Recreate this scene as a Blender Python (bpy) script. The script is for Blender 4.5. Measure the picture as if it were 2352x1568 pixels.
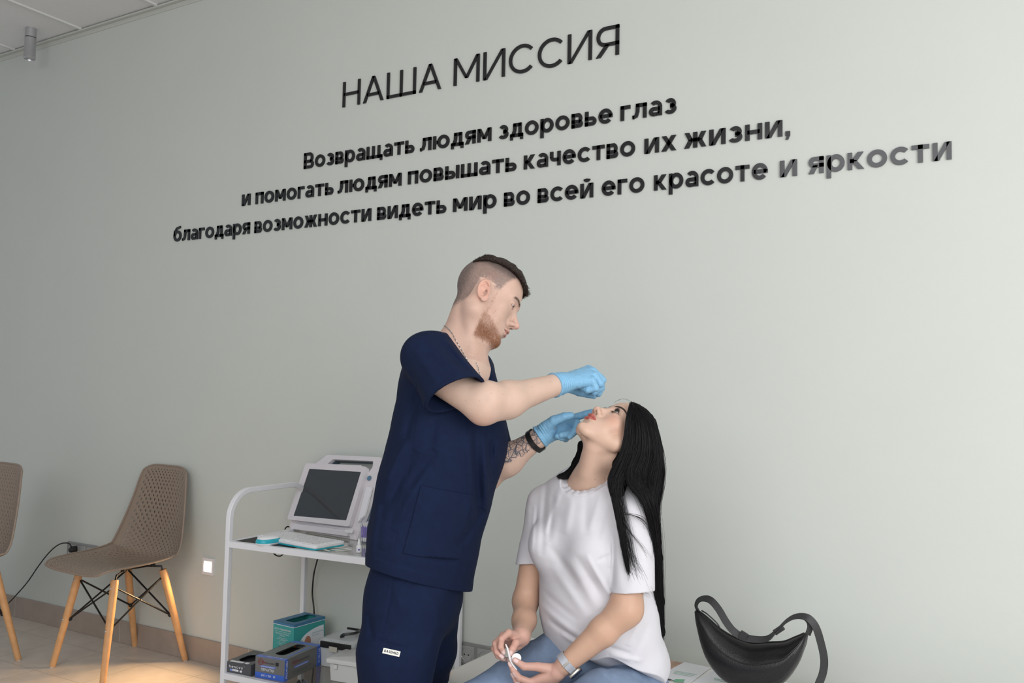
import bpy, bmesh, math, random
import numpy as np
from mathutils import Vector, Matrix

for _o in list(bpy.data.objects):
    bpy.data.objects.remove(_o, do_unlink=True)
scene = bpy.context.scene
COL = scene.collection
PI = math.pi

# ------------------------------------------------------------------ camera
FPX = 2018.15            # focal length in pixels of the 2352 px wide frame
YAW, PITCH, ROLL = 0.52753, 0.060327, 0.018668
_cy, _sy = math.cos(YAW), math.sin(YAW)
_cp, _sp = math.cos(PITCH), math.sin(PITCH)
_cr, _sr = math.cos(ROLL), math.sin(ROLL)
FWD = np.array([-_sy * _cp, _cy * _cp, _sp])
_right = np.array([_cy, _sy, 0.0])
_up = np.cross(_right, FWD)
RGT = _right * _cr + _up * _sr
UPV = -_right * _sr + _up * _cr
CAM = np.array([0.0, -2.96458, 1.30])
cam_data = bpy.data.cameras.new('camera')
cam = bpy.data.objects.new('camera', cam_data)
COL.objects.link(cam)
cam_data.sensor_width = 36.0
cam_data.lens = FPX / 2352.0 * 36.0
cam_data.clip_start = 0.05
cam.matrix_world = Matrix(((RGT[0], UPV[0], -FWD[0], CAM[0]),
                           (RGT[1], UPV[1], -FWD[1], CAM[1]),
                           (RGT[2], UPV[2], -FWD[2], CAM[2]), (0, 0, 0, 1)))
scene.camera = cam

# ------------------------------------------------------------------ colour management and light
scene.view_settings.view_transform = 'Standard'
scene.view_settings.look = 'None'
scene.view_settings.gamma = 1.0
scene.view_settings.use_curve_mapping = False
scene.view_settings.exposure = 0.0

world = bpy.data.worlds.new('room_daylight')
scene.world = world
world.use_nodes = True
_bg = world.node_tree.nodes['Background']
_bg.inputs['Color'].default_value = (0.86, 0.93, 1.0, 1)
_bg.inputs['Strength'].default_value = 0.43


def area_light(name, loc, target, size, size_y, power, colour):
    d = bpy.data.lights.new(name, 'AREA')
    d.shape = 'RECTANGLE'
    d.size, d.size_y, d.energy, d.color = size, size_y, power, colour
    o = bpy.data.objects.new(name, d)
    COL.objects.link(o)
    o.location = loc
    o.rotation_euler = (Vector(target) - Vector(loc)).to_track_quat('-Z', 'Y').to_euler()
    return o


# daylight through the tall windows on the right and behind the photographer
area_light('window_daylight', (2.6, -3.0, 1.9), (-0.6, 0.0, 1.3), 3.0, 2.4, 126, (0.985, 0.99, 1.0))
area_light('window_daylight_behind', (-0.2, -5.6, 2.3), (-1.2, 0.0, 1.2), 3.6, 1.6, 60, (1.0, 0.99, 0.98))
# added unseen light under the ceiling, mirrored in the right-hand wall letters
area_light('letter_reflection_light', (-0.75, -4.75, 3.28), (-0.75, -4.75, 0.0), 2.3, 1.7, 55, (0.95, 0.97, 1.0))

# ------------------------------------------------------------------ geometry helpers
def ray(px, py):
    return FWD + RGT * (px - 1176.0) / FPX - UPV * (py - 784.0) / FPX


def at_depth(px, py, d):
    return CAM + ray(px, py) * d


def at_y(px, py, y):
    r = ray(px, py)
    return CAM + r * ((y - CAM[1]) / r[1])


def at_x(px, py, x):
    r = ray(px, py)
    return CAM + r * ((x - CAM[0]) / r[0])


def at_z(px, py, z):
    r = ray(px, py)
    return CAM + r * ((z - CAM[2]) / r[2])


def mat(name, col, rough=0.5, metal=0.0, spec=0.5, noise=0.0, nscale=20.0, bump=0.0, bscale=200.0,
        emit=0.0, trans=0.0, sheen=0.0, sss=0.0, coat=0.0, ior=1.45, attr=False, alpha=1.0):
    m = bpy.data.materials.new(name)
    m.use_nodes = True
    nt = m.node_tree
    N, L = nt.nodes, nt.links
    b = N['Principled BSDF']
    c = (col[0], col[1], col[2], 1)
    b.inputs['Base Color'].default_value = c
    b.inputs['Roughness'].default_value = rough
    b.inputs['Metallic'].default_value = metal
    b.inputs['Specular IOR Level'].default_value = spec
    b.inputs['IOR'].default_value = ior
    b.inputs['Transmission Weight'].default_value = trans
    b.inputs['Coat Weight'].default_value = coat
    b.inputs['Alpha'].default_value = alpha
    if sheen:
        b.inputs['Sheen Weight'].default_value = sheen
    if sss:
        b.inputs['Subsurface Weight'].default_value = sss
        b.inputs['Subsurface Radius'].default_value = (1.0, 0.35, 0.2)
        b.inputs['Subsurface Scale'].default_value = 0.008
    if emit:
        b.inputs['Emission Color'].default_value = c
        b.inputs['Emission Strength'].default_value = emit
    src = None
    tc = N.new('ShaderNodeTexCoord')
    if attr:
        a = N.new('ShaderNodeAttribute')
        a.attribute_name = 'Col'
        src = a.outputs['Color']
        L.new(src, b.inputs['Base Color'])
    if noise:
        n = N.new('ShaderNodeTexNoise')
        n.inputs['Scale'].default_value = nscale
        n.inputs['Detail'].default_value = 5
        L.new(tc.outputs['Object'], n.inputs['Vector'])
        mr = N.new('ShaderNodeMapRange')
        mr.inputs['From Min'].default_value = 0.25
        mr.inputs['From Max'].default_value = 0.75
        mr.inputs['To Min'].default_value = 1 - noise
        mr.inputs['To Max'].default_value = 1 + noise
        L.new(n.outputs['Fac'], mr.inputs['Value'])
        v = N.new('ShaderNodeVectorMath')
        v.operation = 'SCALE'
        if src is None:
            v.inputs[0].default_value = col[:3]
        else:
            L.new(src, v.inputs[0])
        L.new(mr.outputs['Result'], v.inputs['Scale'])
        L.new(v.outputs['Vector'], b.inputs['Base Color'])
    if bump:
        n2 = N.new('ShaderNodeTexNoise')
        n2.inputs['Scale'].default_value = bscale
        n2.inputs['Detail'].default_value = 4
        L.new(tc.outputs['Object'], n2.inputs['Vector'])
        bp = N.new('ShaderNodeBump')
        bp.inputs['Strength'].default_value = bump
        bp.inputs['Distance'].default_value = 0.002
        L.new(n2.outputs['Fac'], bp.inputs['Height'])
        L.new(bp.outputs['Normal'], b.inputs['Normal'])
    return m


class MB:
    """collects shapes and links them as one mesh object"""

    def __init__(self):
        self.v, self.f, self.m = [], [], []

    def add(self, vs, fs, mi=0):
        o = len(self.v)
        self.v += [tuple(float(c) for c in p) for p in vs]
        self.f += [tuple(i + o for i in f) for f in fs]
        self.m += [mi] * len(fs)
        return self

    def box(self, a, b, mi=0, mtx=None):
        (x0, y0, z0), (x1, y1, z1) = a, b
        vs = [(x0, y0, z0), (x1, y0, z0), (x1, y1, z0), (x0, y1, z0), (x0, y0, z1), (x1, y0, z1), (x1, y1, z1), (x0, y1, z1)]
        if mtx is not None:
            vs = [tuple(mtx @ Vector(p)) for p in vs]
        return self.add(vs, [(0, 3, 2, 1), (4, 5, 6, 7), (0, 1, 5, 4), (1, 2, 6, 5), (2, 3, 7, 6), (3, 0, 4, 7)], mi)

    def loft(self, rings, closed=True, caps=True, mi=0):
        n = len(rings[0])
        vs = [p for r in rings for p in r]
        fs = []
        for i in range(len(rings) - 1):
            for j in range(n if closed else n - 1):
                k = (j + 1) % n
                fs.append((i * n + j, i * n + k, (i + 1) * n + k, (i + 1) * n + j))
        if caps and closed:
            fs.append(tuple(range(n))[::-1])
            fs.append(tuple((len(rings) - 1) * n + j for j in range(n)))
        return self.add(vs, fs, mi)

    def tube(self, path, r, seg=10, mi=0, caps=True, square=None, upv=(0, 0, 1)):
        """round (or rectangular) tube along a path; r a number or list"""
        P = [Vector(p) for p in path]
        n = len(P)
        R = r if isinstance(r, (list, tuple)) else [r] * n
        T = []
        for i in range(n):
            a = P[max(i - 1, 0)]
            b = P[min(i + 1, n - 1)]
            T.append((b - a).normalized())
        u = Vector(upv)
        if abs(u.dot(T[0])) > 0.95:
            u = Vector((1, 0, 0)) if abs(T[0].x) < 0.9 else Vector((0, 1, 0))
        u = (u - T[0] * u.dot(T[0])).normalized()
        rings = []
        for i in range(n):
            u = (u - T[i] * u.dot(T[i])).normalized()
            w = T[i].cross(u)
            if square:
                hx, hy = square
                ring = [P[i] + u * hx * a + w * hy * b for a, b in ((1, 1), (1, -1), (-1, -1), (-1, 1))]
            else:
                ring = [P[i] + (u * math.cos(2 * PI * k / seg) + w * math.sin(2 * PI * k / seg)) * R[i] for k in range(seg)]
            rings.append(ring)
        return self.loft(rings, True, caps, mi)

    def lathe(self, prof, seg=24, mi=0, mtx=None, caps=True):
        rings = []
        for r, z in prof:
            ring = [Vector((r * math.cos(2 * PI * k / seg), r * math.sin(2 * PI * k / seg), z)) for k in range(seg)]
            if mtx is not None:
                ring = [mtx @ p for p in ring]
            rings.append(ring)
        return self.loft(rings, True, caps, mi)

    def ball(self, c, r, seg=16, rings=10, mi=0, mtx=None):
        if not isinstance(r, (tuple, list)):
            r = (r, r, r)
        rr = []
        for i in range(rings + 1):
            a = -PI / 2 + PI * i / rings
            ca = max(math.cos(a), 1e-3)
            ring = [Vector((c[0] + r[0] * ca * math.cos(2 * PI * k / seg), c[1] + r[1] * ca * math.sin(2 * PI * k / seg), c[2] + r[2] * math.sin(a))) for k in range(seg)]
            if mtx is not None:
                ring = [mtx @ p for p in ring]
            rr.append(ring)
        return self.loft(rr, True, True, mi)

    def prism(self, poly, z0, z1, mi=0, mtx=None):
        """polygon in xy extruded along z"""
        rings = [[Vector((x, y, z)) for x, y in poly] for z in (z0, z1)]
        if mtx is not None:
            rings = [[mtx @ p for p in r] for r in rings]
        return self.loft(rings, True, True, mi)

    def build(self, name, mats, parent=None, smooth=False, bevel=0.0, bseg=2, sub=0, solid=0.0, angle=40):
        me = bpy.data.meshes.new(name)
        me.from_pydata(self.v, [], self.f)
        if not isinstance(mats, (list, tuple)):
            mats = [mats]
        for m in mats:
            me.materials.append(m)
        if len(mats) > 1:
            me.polygons.foreach_set('material_index', self.m)
        bm = bmesh.new()
        bm.from_mesh(me)
        bmesh.ops.recalc_face_normals(bm, faces=bm.faces)
        bm.to_mesh(me)
        bm.free()
        if smooth or bevel:
            me.polygons.foreach_set('use_smooth', [True] * len(me.polygons))
            if not smooth == 'all':
                me.set_sharp_from_angle(angle=math.radians(angle))
        o = bpy.data.objects.new(name, me)
        COL.objects.link(o)
        if solid:
            md = o.modifiers.new('solid', 'SOLIDIFY')
            md.thickness = solid
            md.offset = 0
        if bevel:
            md = o.modifiers.new('bevel', 'BEVEL')
            md.width = bevel
            md.segments = bseg
            md.limit_method = 'ANGLE'
            md.angle_limit = math.radians(35)
        if sub:
            md = o.modifiers.new('sub', 'SUBSURF')
            md.levels = md.render_levels = sub
        if parent is not None:
            adopt(o, parent)
        return o


def adopt(o, parent):
    """parent, keeping the world placement o has now"""
    bpy_m = world_matrix(parent)
    o.parent = parent
    o.matrix_parent_inverse = bpy_m.inverted()


def world_matrix(o):
    m = o.matrix_basis.copy()
    if o.parent is not None:
        m = world_matrix(o.parent) @ o.matrix_parent_inverse @ m
    return m


def tag(o, label=None, cat=None, group=None, kind=None):
    if label:
        o['label'] = label
    if cat:
        o['category'] = cat
    if group:
        o['group'] = group
    if kind:
        o['kind'] = kind
    return o


def empty(name, loc, label, cat, group=None, rz=0.0):
    o = bpy.data.objects.new(name, None)
    o.empty_display_size = 0.05
    COL.objects.link(o)
    o.location = tuple(float(c) for c in loc)
    o.rotation_euler = (0, 0, rz)
    return tag(o, label, cat, group)


def copy_tree(o, parent=None):
    c = o.copy()
    COL.objects.link(c)
    if parent is not None:
        c.parent = parent
    for ch in [x for x in bpy.data.objects if x.parent == o]:
        copy_tree(ch, c)
    return c


def frame_matrix(origin, ex, ey, ez):
    return Matrix(((ex[0], ey[0], ez[0], origin[0]), (ex[1], ey[1], ez[1], origin[1]), (ex[2], ey[2], ez[2], origin[2]), (0, 0, 0, 1)))


def arc_pts(c, r, a0, a1, n=8, plane='xz', y=0.0):
    out = []
    for i in range(n + 1):
        a = math.radians(a0 + (a1 - a0) * i / n)
        out.append((c[0] + r * math.cos(a), c[1] + r * math.sin(a)))
    return out


# ------------------------------------------------------------------ drawn letters (geometric sans)
class Pen:
    """strokes of one letter as convex quads in the xy plane; H letter height, t stroke width"""

    def __init__(self, H, t):
        self.H, self.t, self.q = H, t, []

    def rect(self, x0, y0, x1, y1):
        self.q.append([(x0, y0), (x1, y0), (x1, y1), (x0, y1)])

    def vert(self, x, y0=0.0, y1=None):
        y1 = self.H if y1 is None else y1
        self.rect(x, y0, x + self.t, y1)

    def hor(self, x0, x1, y):
        self.rect(x0, y, x1, y + self.t * 0.92)

    def diag(self, x0, y0, x1, y1, k=1.0):
        """slanted stroke with level ends, x are the centres of the ends"""
        w = self.t * k * math.hypot(x1 - x0, y1 - y0) / abs(y1 - y0) / 2
        self.q.append([(x0 - w, y0), (x0 + w, y0), (x1 + w, y1), (x1 - w, y1)])

    def arc(self, cx, cy, rx, ry, a0, a1, n=None):
        """rx, ry outer radii"""
        n = n or max(4, int(abs(a1 - a0) / 12))
        t = self.t
        P = []
        for i in range(n + 1):
            a = math.radians(a0 + (a1 - a0) * i / n)
            c, s = math.cos(a), math.sin(a)
            P.append(((cx + rx * c, cy + ry * s), (cx + (rx - t) * c, cy + (ry - t * 0.95) * s)))
        for i in range(n):
            self.q.append([P[i][0], P[i + 1][0], P[i + 1][1], P[i][1]])


def draw_letter(ch, H, t, xh):
    """returns quads and advance width; capitals and digits have height H, small letters height xh"""
    ch = {'o': 'о', 'E': 'Е', 'A': 'А', 'M': 'М', 'T': 'Т', 'p': 'р', 'H': 'Н', 'K': 'К', 'C': 'С', 'c': 'с'}.get(ch, ch)
    low = ch.islower()
    up = ch.upper()
    h = xh if low else H
    p = Pen(h, t)
    W = 0.0
    T = t
    o = 0.012 * H
    if ch in ' ':
        return [], 0.42 * H
    if up in 'ИН' or up == 'Й':
        W = h * 0.93 if not low else h * 1.0
        p.vert(0); p.vert(W - T)
        if up == 'Н':
            p.hor(T * .5, W - T * .5, h / 2 - T * .46)
        else:
            p.q.append([(T * .3, 0), (T * 1.3, 0), (W - T * .3, h), (W - T * 1.3, h)])
        if up == 'Й':
            p.arc(W / 2, h * 1.32, h * .27, h * .24, 190, 350)
    elif up == 'П':
        W = h * .93
        p.vert(0); p.vert(W - T); p.hor(0, W, h - T * .92)
    elif up in 'ШЩ':
        W = h * (1.42 if low else 1.45)
        p.vert(0); p.vert(W / 2 - T / 2); p.vert(W - T); p.hor(0, W, 0)
        if up == 'Щ':
            p.hor(W - T, W + T * .8, 0); p.rect(W, -h * .2, W + T * .8, T * .9); W += T * .7
    elif up == 'Ч':
        W = h * .88
        p.vert(W - T); p.hor(h * .35, W - T * .5, h * .3)
        p.arc(h * .36, h * .3 + h * .34, h * .36, h * .34, 180, 270)
        p.rect(0, h * .6, T, h)
    elif up == 'Т':
        W = h * (.95 if low else .9)
        p.hor(0, W, h - T * .92); p.rect(W / 2 - T / 2, 0, W / 2 + T / 2, h)
    elif up == 'Г':
        W = h * .72
        p.vert(0); p.hor(0, W, h - T * .92)
    elif up == 'Е' and not low:
        W = h * .72
        p.vert(0); p.hor(0, W, h - T * .92); p.hor(0, W, 0); p.hor(0, W * .9, h / 2 - T * .46)
    elif up == 'М':
        W = h * (1.2 if low else 1.14)
        p.vert(0); p.vert(W - T)
        y = h * .22 if low else h * .22
        p.q.append([(T * .1, h), (T * 1.15, h), (W / 2 + T * .5, y), (W / 2 - T * .5, y)])
        p.q.append([(W - T * .1, h), (W - T * 1.15, h), (W / 2 - T * .5, y), (W / 2 + T * .5, y)])
    elif up == 'Л':
        W = h * 1.02
        p.vert(W - T); p.hor(h * .26, W, h - T * .92)
        p.q.append([(h * .24, h), (h * .24 + T, h), (h * .22 + T, h * .45), (h * .22, h * .45)])
        p.q.append([(h * .22, h * .45), (h * .22 + T, h * .45), (h * .15 + T * .8, h * .1), (h * .13, h * .22)])
        p.q.append([(h * .13, h * .22), (h * .15 + T * .8, h * .1), (h * .06, -.01 * h), (-h * .02, T * .8)])
        p.q.append([(0, 0), (h * .12, 0.0), (h * .15, T * .85), (0, T * .9)])
    elif up == 'Д':
        W = h * 1.08
        p.rect(W - T * 1.45, 0, W - T * .45, h); p.hor(h * .26, W - T * .5, h - T * .92); p.hor(0, W, 0)
        p.q.append([(h * .26, h), (h * .26 + T, h), (h * .24 + T, h * .5), (h * .24, h * .5)])
        p.q.append([(h * .24, h * .5), (h * .24 + T, h * .5), (h * .12 + T, 0), (h * .08, T * .5)])
        p.rect(0, -h * .2, T * .85, T * .9); p.rect(W - T * .85, -h * .2, W, T * .9)
    elif up == 'А' and not low:
        W = h * 1.06
        p.diag(T * .55, 0, W / 2, h, 1.0); p.diag(W - T * .55, 0, W / 2, h, 1.0)
        p.hor(W * .2, W * .8, h * .24)
    elif up == 'А':
        W = h * .93
        p.rect(W - T, 0, W, h * .62)
        p.arc(W / 2 + .02 * h, h * .62, W / 2 - .02 * h, h * .38 + o, 0, 142)
        p.hor(h * .36, W - T * .5, h * .58 - T * .88)
        p.arc(h * .34, h * .29, h * .34, h * .29 + o, 90, 270)
        p.q.append([(h * .32, -o), (h * .6, h * .01), (h * .58, T * .85), (h * .32, T * .9)])
        p.q.append([(h * .58, 0), (W - T * .6, h * .17), (W - T * .6, h * .33), (h * .56, T * .85)])
    elif up == 'О' or ch in '0':
        W = h * (1.12 if ch != '0' else .82)
        p.arc(W / 2, h / 2, W / 2, h / 2 + o, 0, 360, 32)
    elif up == 'С' or up == 'C':
        W = h * (1.0 if low else 1.02)
        p.arc(h * .56, h / 2, h * .56, h / 2 + o, 42, 318, 26)
    elif up == 'Е' or ch == 'e':
        W = h * 1.06
        p.arc(W / 2, h / 2, W / 2, h / 2 + o, 0, 320, 28)
        p.hor(T * .5, W - T * .3, h / 2 - T * .46)
        p.rect(W - T, h / 2 - T * .42, W, h / 2 + T * .3)
    elif up == 'В' or ch == 'B':
        W = h * (.88 if low else .84)
        p.vert(0)
        hh = h * .54
        p.hor(0, W - hh * .5, 0); p.hor(0, W - hh * .5 - h * .03, h - T * .92); p.hor(0, W - hh * .5, hh - T * .92)
        p.arc(W - hh * .5, hh / 2, hh * .5, hh / 2, -90, 90)
        h2 = h - hh + T * .9
        p.arc(W - hh * .5 - h * .04, h - h2 / 2, hh * .48, h2 / 2, -90, 90)
    elif up in 'ЬЫ':
        W = h * .88
        p.vert(0)
        hh = h * .62
        p.hor(0, W - hh * .5, 0); p.hor(0, W - hh * .5, hh - T * .92)
        p.arc(W - hh * .5, hh / 2, hh * .5, hh / 2, -90, 90)
        if up == 'Ы':
            p.vert(W + h * .08); W += h * .08 + T
    elif up == 'Б' and low:
        W = h * 1.08
        p.arc(W / 2, h * .5, W / 2, h * .5 + o, 0, 360, 30)
        p.q.append([(0, h * .5), (T, h * .5), (h * .22, h * 1.0), (h * .04, h * .95)])
        p.q.append([(h * .04, h * .92), (h * .24, h * .9), (h * .5, h * 1.12), (h * .36, h * 1.28)])
        p.q.append([(h * .36, h * 1.28), (h * .5, h * 1.1), (h * .95, h * 1.2), (h * .92, h * 1.4)])
    elif up == 'З' or ch == '3':
        W = h * .84
        r1, r2 = h * .27 + T * .2, h * .29 + T * .18
        p.arc(h * .42, h - r1, h * .38, r1 + o, 150, -90)
        p.arc(h * .41, r2, h * .43, r2 + o, 90, -150)
    elif up == 'К':
        W = h * .95
        p.vert(0); p.hor(T * .5, h * .38, h / 2 - T * .46)
        p.diag(W - T * .75, h, h * .34, h * .46); p.diag(W - T * .65, 0, h * .34, h * .54)
    elif up == 'Ж':
        W = h * 1.42
        c = W / 2
        p.rect(c - T / 2, 0, c + T / 2, h); p.hor(c - h * .28, c + h * .28, h / 2 - T * .46)
        for s in (-1, 1):
            p.diag(c + s * (c - T * .7), h, c + s * h * .26, h * .46)
            p.diag(c + s * (c - T * .62), 0, c + s * h * .26, h * .54)
    elif up == 'Х':
        W = h * 1.0
        p.diag(T * .65, h, W - T * .6, 0); p.diag(T * .6, 0, W - T * .65, h)
    elif up == 'Р' and low:
        W = h * 1.06
        p.rect(0, -h * .36, T, h)
        p.arc(W / 2 + h * .02, h / 2, W / 2 - h * .02, h / 2 + o, 0, 360, 30)
    elif up == 'Р':
        W = h * .8
        p.vert(0)
        hh = h * .62
        p.hor(0, W - hh * .5, h - T * .92); p.hor(0, W - hh * .5, h - hh)
        p.arc(W - hh * .5, h - hh / 2, hh * .5, hh / 2, -90, 90)
    elif up == 'Я':
        W = h * (.9 if low else .84)
        p.vert(W - T)
        hh = h * (.64 if low else .66)
        x = hh * .5
        p.hor(x, W, h - T * .92); p.hor(x, W, h - hh)
        p.arc(x, h - hh / 2, hh * .5, hh / 2, 90, 270)
        p.diag(T * .55, 0, h * .42, h - hh + T * .5)
    elif up == 'Ю':
        W = h * 1.5
        p.vert(0); p.hor(T, h * .5, h / 2 - T * .46)
        p.arc(W - h * .55, h / 2, h * .55, h / 2 + o, 0, 360, 30)
    elif up == 'Ц':
        W = h * .93
        p.vert(0); p.vert(W - T); p.hor(0, W + T * .8, 0); p.rect(W, -h * .2, W + T * .8, T * .9)
    elif ch == ',':
        W = T * 1.05
        p.q.append([(0, 0), (T, 0), (T, T), (0, T)])
        p.q.append([(T * .35, 0), (T, T * .1), (T * .55, -T * .9), (T * .05, -T * .9)])
    elif ch == 'b':
        W = h * 1.0
        p.rect(0, 0, T, h * 1.42); p.arc(W / 2, h / 2, W / 2, h / 2, 0, 360, 24)
    elif ch == 'n':
        W = h * .9
        p.vert(0); p.rect(W - T, 0, W, h * .55); p.arc(W / 2, h * .55, W / 2, h * .45, 0, 180)
    elif up == 'У':
        W = h * .95
        p.diag(T * .6, h, W / 2, h * .22); p.diag(W - T * .6, h, W * .28, -h * .3 if low else 0)
    elif ch == 'v' or ch == 'y':
        W = h * .95
        p.diag(T * .6, h, W / 2, 0); p.diag(W - T * .6, h, W / 2, 0)
        if ch == 'y':
            p.diag(W / 2 + T * .2, h * .1, W * .28, -h * .4)
    elif ch in 'lI1|':
        W = T * (1 if ch != '1' else 1.9)
        p.rect(W - T, 0, W, H)
        if ch == '1':
            p.q.append([(0, H * .72), (T, H * .8), (T, H), (0, H * .86)])
    elif ch == 'i':
        W = T
        p.vert(0); p.rect(0, h * 1.2, T, h * 1.2 + T)
    elif ch == 't':
        W = h * .6
        p.rect(h * .16, 0, h * .16 + T, h * 1.3); p.hor(0, W, h - T)
    elif ch == 'm':
        W = h * 1.4
        p.vert(0); p.rect(W / 2 - T / 2, 0, W / 2 + T / 2, h * .6); p.rect(W - T, 0, W, h * .6)
        p.arc(W * .25 + T * .25, h * .6, W * .25 + T * .25, h * .4, 0, 180); p.arc(W * .75 - T * .25, h * .6, W * .25 + T * .25, h * .4, 0, 180)
    elif ch == 'r':
        W = h * .55
        p.vert(0); p.arc(h * .5, h * .55, h * .5, h * .45, 80, 180)
    elif ch == 'a':
        W = h
        p.vert(W - T); p.arc(W / 2, h / 2, W / 2, h / 2, 0, 360, 24)
    elif ch == 'd':
        W = h
        p.rect(W - T, 0, W, h * 1.42); p.arc(W / 2, h / 2, W / 2, h / 2, 0, 360, 24)
    elif ch == 'x' or ch == 'X':
        W = h * .9
        p.diag(T * .6, 0, W - T * .6, h); p.diag(T * .6, h, W - T * .6, 0)
    elif ch == '2':
        W = H * .7
        p.arc(W / 2, H - W / 2, W / 2, W / 2, 160, -20); p.diag(T * .6, T * .5, W - T * .7, H * .55); p.hor(0, W, 0)
    elif ch == '.':
        W = T
        p.rect(0, 0, T, T)
    elif ch == 'S':
        W = H * .74
        p.arc(W / 2, H * .73, W / 2, H * .27, 20, 270); p.arc(W / 2, H * .29, W / 2, H * .29, 90, -160)
    elif ch == 'D':
        W = H * .84
        p.vert(0); p.hor(0, W * .5, 0); p.hor(0, W * .5, H - T * .92); p.arc(W * .45, H / 2, W * .55, H / 2, -90, 90)
    elif ch == '®':
        W = H * .3
        p.t = T * .5
        p.arc(W / 2, h * 1.05, W / 2, W / 2, 0, 360, 16)
    elif ch == '-':
        W = H * .4
        p.hor(0, W, H * .4)
    else:
        W = h * .7
        p.vert(0); p.vert(W - T)
    return p.q, W


def text_quads(s, H, t, xh, gap=None):
    """quads of a run of text from x = 0, and its width"""
    gap = 0.16 * H if gap is None else gap
    x, out = 0.0, []
    for i, ch in enumerate(s):
        q, w = draw_letter(ch, H, t, xh)
        out.append((ch, [[(a + x, b) for a, b in k] for k in q]))
        x += w + gap
    return out, x - gap


def inked(parent, name, s, mtx, width, H, m, t=0.17, xh=0.74, thick=0.0004, mb=None, gapk=.2):
    """flat print of text in the plane mtx (x right, y up, z out), fitted to width"""
    g, w = text_quads(s, 1.0, t, xh, gapk)
    k = width / w
    mm = mb or MB()
    for ch, qs in g:
        for q in qs:
            pts = [Vector((a * k, b * H, thick)) for a, b in q]
            mm.add([tuple(mtx @ p) for p in pts], [(0, 1, 2, 3)])
    if mb is None:
        return mm.build(name, m, parent)
    return mm
# ================================================================== the room
CEIL = 3.305
XL, XR, YF = -6.6, 4.2, -6.2
m_wall = mat('sage_wall_paint', (0.555, 0.580, 0.545), rough=0.55, spec=0.3, noise=0.012, nscale=3, bump=0.05, bscale=350)
mb = MB(); mb.box((XL, 0, -0.1), (XR, 0.12, CEIL + 0.3))
tag(mb.build('wall_back', m_wall), kind='structure')


def tile_material(name, c1, c2, grout, sx, sy, offx, offy, gw, rough):
    m = bpy.data.materials.new(name)
    m.use_nodes = True
    N, L = m.node_tree.nodes, m.node_tree.links
    b = N['Principled BSDF']
    b.inputs['Roughness'].default_value = rough
    g = N.new('ShaderNodeNewGeometry')
    mp = N.new('ShaderNodeMapping')
    mp.inputs['Location'].default_value = (-offx, -offy, 0)
    L.new(g.outputs['Position'], mp.inputs['Vector'])
    br = N.new('ShaderNodeTexBrick')
    br.offset = 0.0
    br.squash = 1.0
    br.inputs['Scale'].default_value = 1.0
    br.inputs['Brick Width'].default_value = sx
    br.inputs['Row Height'].default_value = sy
    br.inputs['Mortar Size'].default_value = gw
    br.inputs['Mortar Smooth'].default_value = 0.3
    br.inputs['Color1'].default_value = (*c1, 1)
    br.inputs['Color2'].default_value = (*c2, 1)
    br.inputs['Mortar'].default_value = (*grout, 1)
    L.new(mp.outputs['Vector'], br.inputs['Vector'])
    n = N.new('ShaderNodeTexNoise')
    n.inputs['Scale'].default_value = 14
    n.inputs['Detail'].default_value = 8
    L.new(g.outputs['Position'], n.inputs['Vector'])
    mr = N.new('ShaderNodeMapRange')
    mr.inputs['From Min'].default_value = .3
    mr.inputs['From Max'].default_value = .7
    mr.inputs['To Min'].default_value = 0.93
    mr.inputs['To Max'].default_value = 1.05
    L.new(n.outputs['Fac'], mr.inputs['Value'])
    v = N.new('ShaderNodeVectorMath')
    v.operation = 'SCALE'
    L.new(br.outputs['Color'], v.inputs[0])
    L.new(mr.outputs['Result'], v.inputs['Scale'])
    L.new(v.outputs['Vector'], b.inputs['Base Color'])
    bp = N.new('ShaderNodeBump')
    bp.inputs['Strength'].default_value = 0.4
    bp.inputs['Distance'].default_value = 0.003
    bp.invert = True
    L.new(br.outputs['Fac'], bp.inputs['Height'])
    L.new(bp.outputs['Normal'], b.inputs['Normal'])
    return m


m_floor = tile_material('beige_floor_tile', (0.57, 0.505, 0.44), (0.60, 0.53, 0.465), (0.40, 0.35, 0.30), 0.333, 0.333, -3.93, -0.165, 0.0022, 0.38)
mb = MB(); mb.box((XL, YF, -0.1), (XR, 0.0, 0.0))
tag(mb.build('floor', m_floor), kind='structure')
m_ceil = mat('ceiling_panel_white', (0.74, 0.735, 0.735), rough=0.8, noise=0.02, nscale=60)
mb = MB(); mb.box((XL, YF, CEIL + 0.012), (XR, 0.0, CEIL + 0.1))
tag(mb.build('ceiling', m_ceil), kind='structure')
# light grey tile skirting
m_base = tile_material('skirting_tile', (0.335, 0.27, 0.225), (0.35, 0.285, 0.24), (0.50, 0.46, 0.42), 0.46, 1.0, -3.55, -0.5, 0.002, 0.4)
mb = MB(); mb.box((XL, -0.009, 0.0), (-1.0 + 5.2, 0.0, 0.112))
tag(mb.build('baseboard_back', m_base, bevel=0.002), kind='structure')
# ceiling grid and shadow-line trim
m_grid = mat('ceiling_grid_metal', (0.66, 0.66, 0.65), rough=0.5)
mb = MB()
for i in range(-4, 14):
    x = -4.569 + 0.645 * i
    if XL < x < XR:
        mb.box((x - 0.009, YF, CEIL + 0.002), (x + 0.009, -0.02, CEIL + 0.014))
for j in range(1, 9):
    mb.box((XL, -0.66 * j - .01, CEIL + 0.002), (XR, -0.66 * j + .008, CEIL + 0.014))
tag(mb.build('trim_1', m_grid), kind='structure')
m_trim = mat('ceiling_edge_trim', (0.52, 0.53, 0.49), rough=0.5)
mb = MB(); mb.box((XL, -0.022, CEIL - 0.004), (XR, 0.0, CEIL + 0.006)); mb.box((XL, -0.004, CEIL - 0.028), (XR, 0.0, CEIL - 0.004))
tag(mb.build('trim_2', m_trim, bevel=0.001), kind='structure')

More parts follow.
